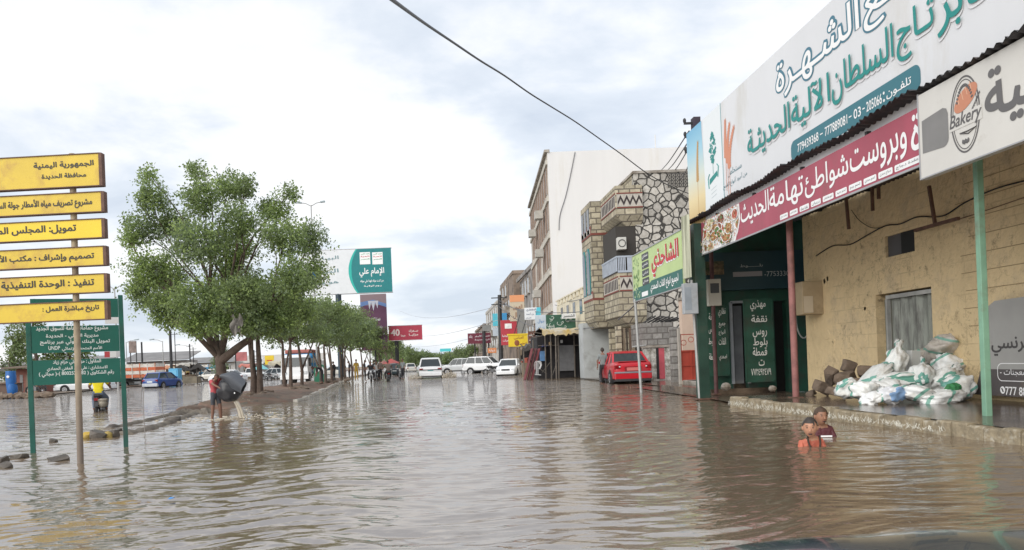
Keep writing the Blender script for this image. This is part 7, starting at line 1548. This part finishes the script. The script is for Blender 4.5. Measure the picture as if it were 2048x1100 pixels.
for (u, v) in ((469, 786),): b.obox(at(u, v, bq.y-.41) - tq, (.038, .01, .026), Matrix.Rotation(u*.7, 3, 'Y'))
b.build('white_label', M_white, tub)
b = MB(); rim = [(u, v) for u, v in ((468, 800), (474, 806), (480, 818), (485, 836), (487, 842))]; pts = [at(u, v, bq.y-.1) for u, v in rim]
for kx in range(7):
    o_ = Vector((rrn.uniform(-.09, .09), rrn.uniform(-.06, .06), 0)); b.tube([p*1.0+o_*(.5+.5*i/4)+Vector((rrn.uniform(-.01,.01), 0, 0)) for i, p in enumerate(pts)], [.03, .036, .03, .028, .03], 7)
for kx in range(46):
    p_ = pts[-1] + Vector((rrn.gauss(0, .26), rrn.gauss(0, .18), 0)); p_.z = abs(rrn.gauss(0, .06)); b.ball(p_, rrn.uniform(.008, .026), 6, 4)
for kx in range(10): p_ = pts[0].lerp(pts[2], rrn.random()) + Vector((rrn.uniform(.0, .35), 0, rrn.uniform(-.1, .2))); b.ball(p_, rrn.uniform(.006, .014), 6, 4)
M_spl = mat('muddy_splash', (.50, .44, .35), .12, .15, 8)
tag(b.build('poured_water', M_spl, None, smooth=180), 'muddy water pouring from the black tub and splashing', 'water', kind='stuff')
q = on(343, 998, .02); b = MB(); b.add([(-.03,-.02,0),(.035,-.015,.012),(.03,.025,.004),(-.02,.03,.015)],[(0,1,2,3)]); tag(b.build('floating_scrap', flat('scrap_blue', (.05,.25,.6)), None, loc=q), 'tiny blue scrap floating on the brown water at lower left', 'litter')
# foam and eddies around the boy's feet
b = MB()
for kx in range(150):
    a = rrn.uniform(0, 6.28); r = rrn.uniform(.1, 1.5); b.ball((bq.x+.35+r*math.cos(a)*1.3, bq.y-.1+r*math.sin(a)*.8, .012), (rrn.uniform(.015, .09), rrn.uniform(.006, .018), .008), 8, 4)
tag(b.build('foam', M_spl, None, smooth=180), 'streaks of muddy foam around the boy with the tub', 'foam', kind='stuff')
# rider in the yellow shirt
rq = on(190, 822); rb_ = motorbike('motorcycle ridden through the flooded lane by a man in yellow', (rq.x+.05, rq.y+.3, -.28), R(16), M_dark)
ride = dict(pe=(0, -.28, .88, .14), sp=(0, -.25, 1.06, .125), ch=(0, -.20, 1.26, .145), nk=(0, -.17, 1.43, .055), hb=(0, -.15, 1.50, .055), shL=(.19, -.2, 1.36, .065), elL=(.33, -.0, 1.15, .046), wrL=(.33, .2, 1.06, .032), haL=(.33, .27, 1.05, .034), shR=(-.19, -.2, 1.36, .065), elR=(-.33, -.0, 1.15, .046), wrR=(-.33, .2, 1.06, .032), haR=(-.33, .27, 1.05, .034), hiL=(.12, -.25, .84, .1), knL=(.22, .15, .72, .07), anL=(.20, .02, .34, .045), toL=(.20, .15, .30, .038), hiR=(-.12, -.25, .84, .1), knR=(-.22, .15, .72, .07), anR=(-.20, .02, .34, .045), toR=(-.20, .15, .30, .038))
ride = {n: (v[0], -v[1], v[2], v[3]) for n, v in ride.items()}      # built facing -y, then turned round with the machine
M_yshirt = mat('yellow_shirt', (.72, .58, .01), .8, .1, 5); M_jean = mat('blue_grey_trousers', (.12, .15, .20), .8, .25, 6)
def rider(label, bike, shirt, trousers, skin=SKd, dz=0): 
    M = bike.matrix_basis if False else Matrix.Translation(bike.location) @ Matrix.Rotation(bike.rotation_euler.z, 4, 'Z')
    p = M @ Vector((0, 0, .0)); return person(label, p, bike.rotation_euler.z + PI, ride, [skin, shirt, trousers], cloth_short(.6, 1.9), 1.7, (0, 0), HAIR, .01, 1.08, hand=True)
rider('man in a bright yellow shirt riding a motorcycle away from us', rb_, M_yshirt, M_jean)
b = MB(); b.ball((0, 0, 0), (.19, .16, .16), 14, 9, fn=lambda d, w: w*(1+.2*noise.noise(d*3))); b.ball((.03, -.03, .11), (.20, .16, .06), 14, 6); tag(b.build('luggage_bundle', mat('bundle_grey', (.14, .12, .10), .85, .35, 6, dirt=(.42, .38, .30), damt=.4), None, smooth=180, loc=at(205, 806, rq.y-.35)), 'grey bundle tied behind the yellow shirted rider', 'bundle')
# bending person on the median, pedestrian by the red car, far riders
bq2 = on(645, 766, .2); bend = dict(pe=(0, .05, .90, .13), sp=(0, -.12, 1.02, .125), ch=(0, -.32, 1.10, .14), nk=(0, -.46, 1.12, .055), hb=(0, -.54, 1.10, .055), shL=(.17, -.34, 1.06, .06), elL=(.18, -.36, .80, .045), wrL=(.16, -.42, .58, .03), haL=(.16, -.44, .50, .034), shR=(-.17, -.34, 1.06, .06), elR=(-.18, -.36, .80, .045), wrR=(-.16, -.42, .58, .03), haR=(-.16, -.44, .50, .034))
M_blk = mat('black_clothes', (.03, .03, .034), .85, .3, 5)
person('person in dark clothes bending down on the median', (bq2.x, bq2.y, .18), R(-70), bend, [SKd, M_blk, M_blk], cloth_short(1.0, 1.95), 1.65, (0, R(50)))
wp_ = at(1207, 760, 35); walk = dict(knL=(.1, -.16, .50, .062), anL=(.1, -.02, .12, .042), toL=(.1, -.15, .06, .036), anR=(-.1, .12, .10, .042), toR=(-.1, .0, .04, .036), elL=(.24, -.02, 1.12, .045))
person('man in a grey shirt wading past the left side of the red car', (wp_.x, 35, -.12), R(175), walk, [SKd, mat('grey_shirt', (.20, .22, .22), .85, .15), M_blk], cloth_short(.7, 1.95), 1.72)
bikes = ((742, 755, 6, 'motorcycle with a rider in black beside the median end', 'man in black on the motorcycle nearest the median end', M_blk, 'dark'), (753, 752, -10, 'motorcycle just right of the black clad rider', 'man in pale shirt on a motorcycle right of the black clad rider', mat('pale_shirt', (.45, .45, .44), .8, .1), 'b'), (776, 750, 8, 'motorcycle before the dark car and red parasols', 'man in brown shirt on a motorcycle before the dark car', mat('brown_shirt', (.16, .12, .10), .8, .2), 'c'), (800, 748, 4, 'motorcycle right of the dark car', 'man in grey green on a motorcycle right of the dark car', mat('grey_green_shirt', (.12, .15, .13), .8, .2), 'd'))
for (u, v, a, lb, lr, sh_, _) in bikes:
    Yb = {742: 58, 753: 62, 776: 57, 800: 64}[u]; q = at(u, v, Yb); bk_ = copy_tree(rb_); bk_.location = (q.x, Yb, -.12); bk_.rotation_euler = (0, 0, R(a+180 if u != 776 else a)); bk_['label'] = lb; rider(lr, bk_, sh_, M_blk)
q = on(985, 748); bk_ = copy_tree(rb_); bk_.location = (q.x, q.y, -.1); bk_.rotation_euler = (0, 0, R(80)); bk_['label'] = 'motorcycle parked between the off roader and the white saloon'
for i, (u, v, a) in enumerate(((528, 762, 95), (542, 760, 80))):
    q = on(u, v); bk_ = copy_tree(rb_); bk_.location = (q.x, q.y, -.1); bk_.rotation_euler = (0, 0, R(a)); bk_['label'] = ['motorcycle standing just right of the white pickup on the far lane', 'motorcycle left of the slim pale trunks on the far lane'][i]
bk_ = copy_tree(rb_); q = on(72, 790, .1); bk_.location = (q.x, q.y, .1); bk_.rotation_euler = (0, 0, R(70)); bk_['label'] = 'dark motorcycle on the left bank beside the white saloon'
sq = at(713, 752, 60); person('seller in a mustard robe standing under the trees', (sq.x, 60, .05), R(20), {}, [SKd, mat('mustard_robe', (.42, .26, .04), .85, .15), mat('mustard_robe', (.42, .26, .04), .85, .15)], cloth_short(1.0, 1.9), 1.7)
for i, (u, v, lb, sh_) in enumerate(((1045, 742, 'person in a dark robe standing right of the white saloon', M_blk), (690, 750, 'person in dark clothes among the thin trunks', M_blk), (592, 748, 'person standing by the front of the white lorry', M_blk), (730, 748, 'dark figure under the trees left of the motorcycles', M_blk), (748, 748, 'person in black standing behind the nearest motorcycle', M_blk), (761, 748, 'person in brown standing between the motorcycles', mat('brown_shirt', (.16, .12, .10), .8, .2)), (541, 752, 'person standing between the slim pale trunks and the white lorry', M_blk), (402, 752, 'person in dark clothes beside the dark cart', M_blk), (668, 752, 'person in dark clothes past the striped booth', M_blk), (699, 752, 'person squeezed between thin trunks left of the mustard seller', M_blk), (1062, 748, 'dark figure beside the leaning maroon slats', M_blk), (806, 748, 'person in grey wading right of the last motorcycle', mat('grey_shirt', (.20, .22, .22), .85, .15)))):
    q = on(u, v) if u not in (730, 748, 761, 806, 668, 699) else Vector((at(u, v, 61+(u % 5)).x, 61+(u % 5), 0)); person(lb, (q.x, q.y, .0), R(30*i), {}, [SKd, sh_, M_blk], cloth_short(1.0, 1.95), 1.68)
q = on(200, 700, 0) if False else None
# ------------------------------------------------------------------ left bank: market clutter behind the flooded lane
lb = MB(); n = 40; rr = random.Random(6)
L0, L1 = on(-60, 797), on(100, 790)
lb.add([(-120, 48, .10), (L0.x-12, 50, .10), (L1.x, L1.y, .06), (-31, 75, .08), (-30, 130, .08), (-22, 420, .05), (-400, 420, .05), (-400, 48, .05)], [tuple(range(8))])
tag(lb.build('market_ground', M_mud), kind='structure')
for i in range(14):
    u = i*7.5; q = on(u, 795-.03*u, .1); rock(['dark stone', 'flat lump', 'mud lump', 'grey rubble'][i % 4] + ' on the left bank edge, number ' + ['one', 'two', 'three', 'four', 'five', 'six', 'seven', 'eight', 'nine', 'ten', 'eleven', 'twelve', 'thirteen', 'fourteen'][i], u, 793-.03*u, q.y, (rr.uniform(.3, .6), .3, .15), M_rub, i+120, group='stones along the left bank')['label'] = 'stone on the muddy edge of the left bank'
kq = on(348, 771); kt = thing('kiosk', 'light blue kiosk standing in the water right of the blue hatchback', 'kiosk', (kq.x, kq.y, -.1)); s = kq.y/F
b = MB(); b.box(-10*s, 9*s, 0, 1.2, 0, 36*s); b.build('cabinet', mat('kiosk_blue', (.10, .38, .62), .5, .12, 2), kt, bevel=.03); b = MB(); b.box(-8*s, 6*s, -.03, -.001, 14*s, 32*s); b.build('door', mat('kiosk_door', (.16, .46, .68), .5, .1), kt)
cq = on(382, 769); ct = thing('vendor_cart', 'dark vendor cart under a black tarpaulin right of the light blue kiosk', 'cart', (cq.x, cq.y, -.1)); s = cq.y/F
b = MB(); b.box(-16*s, 12*s, 0, 1.2, 4*s, 18*s); b.build('box', mat('cart_wood', (.30, .25, .18), .8, .25, 2), ct)
b = MB(); 
for x in (-20, 12): b.tube([(x*s, .1, 0), (x*s, .1, 40*s)], .05, 6); b.tube([(x*s, 1.4, 0), (x*s, 1.4, 38*s)], .05, 6)
b.build('pole', M_pole, ct)
b = MB(); g = [(-26*s+58*s*i/12, -.3+2.2*j/5, 38*s+.25*math.sin(i*.9)-.1*j+.25*noise.noise(Vector((i*.6, j*.7, 1)))) for j in range(6) for i in range(13)]; b.add(g, [(j*13+i, j*13+i+1, (j+1)*13+i+1, (j+1)*13+i) for j in range(5) for i in range(12)]); g2 = [(x, y-.02, z-.05-.45*abs(math.sin(x*1.7))) for x, y, z in g[:13]]; b.add(g[:13]+g2, [(i, i+1, 14+i, 13+i) for i in range(12)]); b.build('tarpaulin', mat('black_tarp', (.035, .032, .03), .7, .4, 2), ct, smooth=60)
def shed(label, u0, u1, v_roof, v_eave, Y, mw, mr, name='market_shed'):
    a_, c_ = at(u0, v_roof, Y), at(u1, v_eave, Y); t = thing(name, label, 'shed', (a_.x, Y, 0)); w = c_.x-a_.x
    b = MB(); b.box(0, w, .3, 6, 0, c_.z-.05); b.build('wall', mw, t); b = MB(); b.loft([[(x, -.8, c_.z), (x, 6.3, a_.z), (x, 6.3, a_.z+.1), (x, -.8, c_.z+.1)] for x in (-.6, w+.6)]); b.build('roof', mr, t)
    b = MB(); b.box(w*.2, w*.38, .27, .299, .2, c_.z*.75); b.build('shutter', mat('shutter_grey', (.22, .22, .22), .6, .2), t); b = MB(); b.box(w*.55, w*.8, .27, .299, .2, c_.z*.75); b.build('shutter', mat('shutter_brown', (.2, .13, .09), .6, .2), t); return t
M_tin = mat('grey_tin_roof', (.20, .19, .185), .6, .25, .5); M_wht = mat('shed_white', (.62, .61, .58), .85, .1, .5, dirt=(.35,.3,.25), damt=.25)
shed('long grey roofed market shed behind the orange lorry', 250, 372, 706, 719, 125, mat('shed_grey', (.34, .32, .30), .85, .2, .4), M_tin)
shed('low white shed far behind the lane, left of the cream estate car', 372, 470, 716, 722, 140, M_wht, M_tin)
shed('pale market hall behind the slim trunks', 470, 640, 712, 720, 150, M_wht, mat('pale_roof', (.45, .42, .38), .7, .15))
shed('grey shed behind the green sign at the left', 0, 200, 718, 728, 110, M_wht, M_tin)
shed('small brown shop on the left bank under the dark tree', 28, 62, 728, 736, 62, mat('shop_brown', (.24, .10, .075), .8, .25, 1), mat('shop_roof', (.16, .12, .09), .8, .2))
for i, (u, v0, v1) in enumerate(((22, 742, 765), (25, 768, 785))):
    a_ = at(u, v1, 57); z1_ = at(u, v0, 57).z; t = thing('water_drum', ['upright blue drum on the left bank, upper one with white mark', 'lower blue drum on the left bank'][i], 'drum', a_); hh = z1_-a_.z
    b = MB(); b.tube([(0,0,-(a_.z-.1) if i else -.6), (0,0,.05), (0,0,hh*.5), (0,0,hh)], [.3, .36, .38, .34], 16); b.build('barrel', mat('drum_blue', (.02, .13, .40), .45, .15), t, smooth=50); b = MB(); b.torus((0,0,hh*.95), .33, .03, 'Z', 18, 6); b.build('rim', flat('drum_rim', (.03, .16, .45)), t)
    if i == 0: b = MB(); b.ball((.0, -.39, hh*.5), (.12, .02, .10), 8, 5); b.build('white_mark', M_white, t)
a_ = at(32, 780, 56); b = MB(); b.box(-.9, .9, 0, .8, 0, .8); b.box(-1.0, 1.0, -.1, .9, .8, .86); tag(b.build('street_table', mat('table_brown', (.14, .09, .07), .8, .3), None, loc=(at(10, 780, 57).x, 57, .1)), 'brown table before the blue drums at the left edge', 'table')
pt_ = on(42, 790, .1); b = MB(); b.tube([(0,0,0), (.02,0,2.2)], .12, 8); tag(b.build('timber_post', mat('post_buff', (.30, .22, .14), .8, .2, 3), None, loc=(pt_.x, pt_.y+2, 0)), 'buff timber post right of the blue drums', 'post')
def stall(label, u, v, Y, wpx, c, seed):
    q = at(u, v, Y); s = Y/F; rr = random.Random(seed); t = thing('tarp_stall', label, 'stall', (q.x, Y, 0), 0, 'tarpaulin stalls of the market'); w = wpx*s; h = rr.uniform(2.1, 2.7)
    b = MB(); n = 8; g = [(-w/2+w*i/n, -1+3*j/3, h+.25*noise.noise(Vector((i*.7, j*.9, seed)))-.2*(j == 0)) for j in range(4) for i in range(n+1)]; b.add(g, [(j*(n+1)+i, j*(n+1)+i+1, (j+1)*(n+1)+i+1, (j+1)*(n+1)+i) for j in range(3) for i in range(n)])
    e = [(x, y, z-rr.uniform(.15, .5)) for x, y, z in g[:n+1]]; b.add(g[:n+1]+e, [(i, i+1, n+2+i, n+1+i) for i in range(n)]); b.build('tarpaulin', mat('stall_tarp_%d' % seed, c, .7, .25, 1.5), t, smooth=60)
    b = MB(); 
    for x in (-w/2+.1, w/2-.1): b.tube([(x, -.9, 0), (x, -.9, h-.1)], .05, 5); b.tube([(x, 1.9, 0), (x, 1.9, h-.1)], .05, 5)
    b.build('pole', M_pole, t); b = MB(); b.box(-w/2+.2, w/2-.2, .4, 1.8, 0, 1.0, 0); b.box(-w/2+.3, w/2-.3, 1.81, 1.86, 0, h-.3, 1)
    for k in range(7): x = rr.uniform(-w/2+.3, w/2-.5); b.box(x, x+rr.uniform(.2, .5), .5, 1.0, 1.0, 1.0+rr.uniform(.1, .5), 2+k % 3)
    b.build('counter', [mat('counter_wood', (.2, .15, .1), .8, .3), mat('stall_dark', (.022, .02, .022), .9, .3), flat('goods_red', (.4, .1, .07)), flat('goods_ochre', (.45, .33, .12)), flat('goods_pale', (.5, .5, .46))], t)
for i, (u, Y, w, c, lb) in enumerate(((215, 100, 30, (.10, .22, .40), 'blue tarpaulin stall behind the green sign'), (372, 108, 26, (.42, .40, .36), 'grey tarpaulin stall above the dark cart'), (440, 112, 30, (.10, .34, .42), 'teal tarpaulin stall behind the big trunk'), (495, 116, 30, (.50, .18, .14), 'red tarpaulin stall beyond the double trunk'), (552, 112, 26, (.46, .42, .32), 'buff tarpaulin stall left of the white lorry'), (625, 118, 30, (.16, .28, .20), 'green tarpaulin stall between lorry and booth'), (330, 104, 24, (.48, .22, .12), 'orange tarpaulin stall beyond the blue hatchback'), (10, 70, 40, (.10, .09, .08), 'black tarpaulin stall at the left edge'), (1066, 57, 46, (.07, .06, .055), 'dark ragged awning behind the leaning maroon slats'), (1178, 49, 36, (.12, .10, .08), 'dark brown awning at the right end of the pole framed stall'), (1052, 70, 30, (.22, .17, .12), 'brown awning below the yellow shop sign'))): stall(lb, u, 735, Y, w, c, i+1)
for i, (u, Y, a, c, lb) in enumerate(((455, 92, 80, P_white, 'white car partly behind the big trunk'), (545, 96, 100, P_silver, 'silver car beyond the parked motorcycles on the far lane'), (610, 100, 85, P_white, 'white car beyond the white lorry'), (665, 120, 95, P_cream, 'cream car seen between the thin trunks'), (235, 84, 85, P_silver, 'silver car behind the white saloon on the left'))): car(lb, (at(u, 735, Y).x, Y, -.1), R(a), c, 4.4, 1.72, 1.5)
# lattice board, posts, masts
a_ = at(258, 706, 92); c_ = at(272, 682, 92); t = thing('lattice_board', 'brown tin board on a lattice stand above the orange lorry', 'sign', (a_.x, 92, 0)); b = MB(); b.box(0, c_.x-a_.x, 0, .1, a_.z, c_.z); b.build('panel', mat('tin_brown', (.22, .17, .15), .7, .4, 2), t); b = MB(); [b.bar((x, .2, 0), (x, .2, c_.z), .1) for x in (.1, c_.x-a_.x-.1)]; b.build('stand', M_dark, t)
for (u, v0, Y, r, lb) in ((283, 684, 95, .14, 'short dark post right of the lattice board'), (340, 660, 90, .2, 'thick dark pole at the market'), (349, 664, 100, .07, 'thin mast right of the thick dark pole'), (379, 688, 110, .12, 'dark post left of the big tree trunk'), (386, 694, 112, .08, 'thin dark post beside the dark post near the trunk'), (470, 690, 120, .1, 'thin post right of the big trunk'), (508, 700, 120, .1, 'thin post behind the light blue parasol')):
    q = at(u, v0, Y); t = thing('market_pole', lb, 'pole', (q.x, Y, 0)); b = MB(); b.tube([(0,0,0), (0,0,q.z)], [r, r*.8], 8); b.build('shaft', M_dark, t)
    if r < .13: b = MB(); b.bar((-.5, 0, q.z-.3), (.5, 0, q.z-.3), .07); b.build('cross_arm', M_dark, t)
def parasol(label, u, v0, v1, Y, m, rpx):
    q = at(u, v0, Y); t = thing('parasol', label, 'parasol', (q.x, Y, 0)); r = rpx*Y/F; h = (v1-v0)*Y/F; b = MB(); n = 10
    b.add([(0,0,q.z)] + [(r*math.cos(2*PI*k/n), r*math.sin(2*PI*k/n), q.z-h*(1 if k % 2 else .92)) for k in range(n)], [(0, 1+k, 1+(k+1) % n) for k in range(n)]); b.build('canopy', m, t); b = MB(); b.tube([(0,0,0), (0,0,q.z)], .03, 6); b.build('pole', M_galv, t)
parasol('light blue parasol beyond the double trunk', 521, 727, 739, 100, flat('parasol_aqua', (.22, .55, .58)), 16)
parasol('red parasol over the motorcycles, nearer one', 782, 717, 727, 88, flat('parasol_red', (.50, .10, .09)), 18); parasol('faded red parasol left of the other red one', 768, 720, 729, 96, flat('parasol_faded', (.50, .22, .18)), 13)
t, B, w, h = plate('shop_sign', 'yellow sign behind the slim pale trunks', 530, 729, 548, 711, 130, M_yel, .2); b = MB(); b.box(w*.2, w*.8, -.02, -.001, h*.4, h*.5); b.build('stroke', M_redt, t)
t, B, w, h = plate('shop_sign', 'white market sign board right of the big trunk', 505, 728, 527, 714, 132, M_whp, .2); write(t, w, h, [('OSSI', .1, .9, .3, .7)], M_ink, .02)
t, B, w, h = plate('shop_sign', 'faded red and grey sign behind the double trunk', 470, 722, 494, 704, 120, mat('faded_red_sign', (.42, .14, .14), .6, .3, 1), .2)
# striped booth under the trees
q = at(640, 748, 56); t = thing('striped_booth', 'round topped green and white booth behind the bending person', 'booth', (q.x, 56, .1)); s = 56/F
prof = [(math.cos(R(a))*12*s, 24*s+13*s*math.sin(R(a))) for a in range(0, 181, 20)]
b = MB(); b.poly([(12*s, 0)] + prof + [(-12*s, 0)], 0, .5); b.build('shell', mat('booth_green', (.02, .16, .09), .5, .15), t); b = MB(); b.poly([(9*s, 16*s)] + [(x*.75, z*.92) for x, z in prof] + [(-9*s, 16*s), (0, 26*s)], -.02, -.001); b.build('white_stripe', M_whp, t)
# ------------------------------------------------------------------ the camera car's own bonnet, lower right
b = MB(); rows = []
for j in range(14):
    y = .95 + .75*j/13; row = []
    for i in range(29):
        x = -.30 + 1.7*i/28; z = .812 - .022*(j/13)**2 - .014*max(0, (j-10)/3)**2 - .20*max(0, .85-x)**1.6 + .006*math.exp(-((x-1.1)/.1)**2); row.append((x, y, z))
    rows.append(row)
b.loft(rows, close=False, caps=False); hood = thing('car_bonnet', 'dark glossy bonnet edge of the car the picture is taken from', 'car bonnet', (0, 0, 0))
b.build('panel', mat('bonnet_paint', (.035, .055, .065), .18, .2, 2, coat=.5), hood, smooth=180)
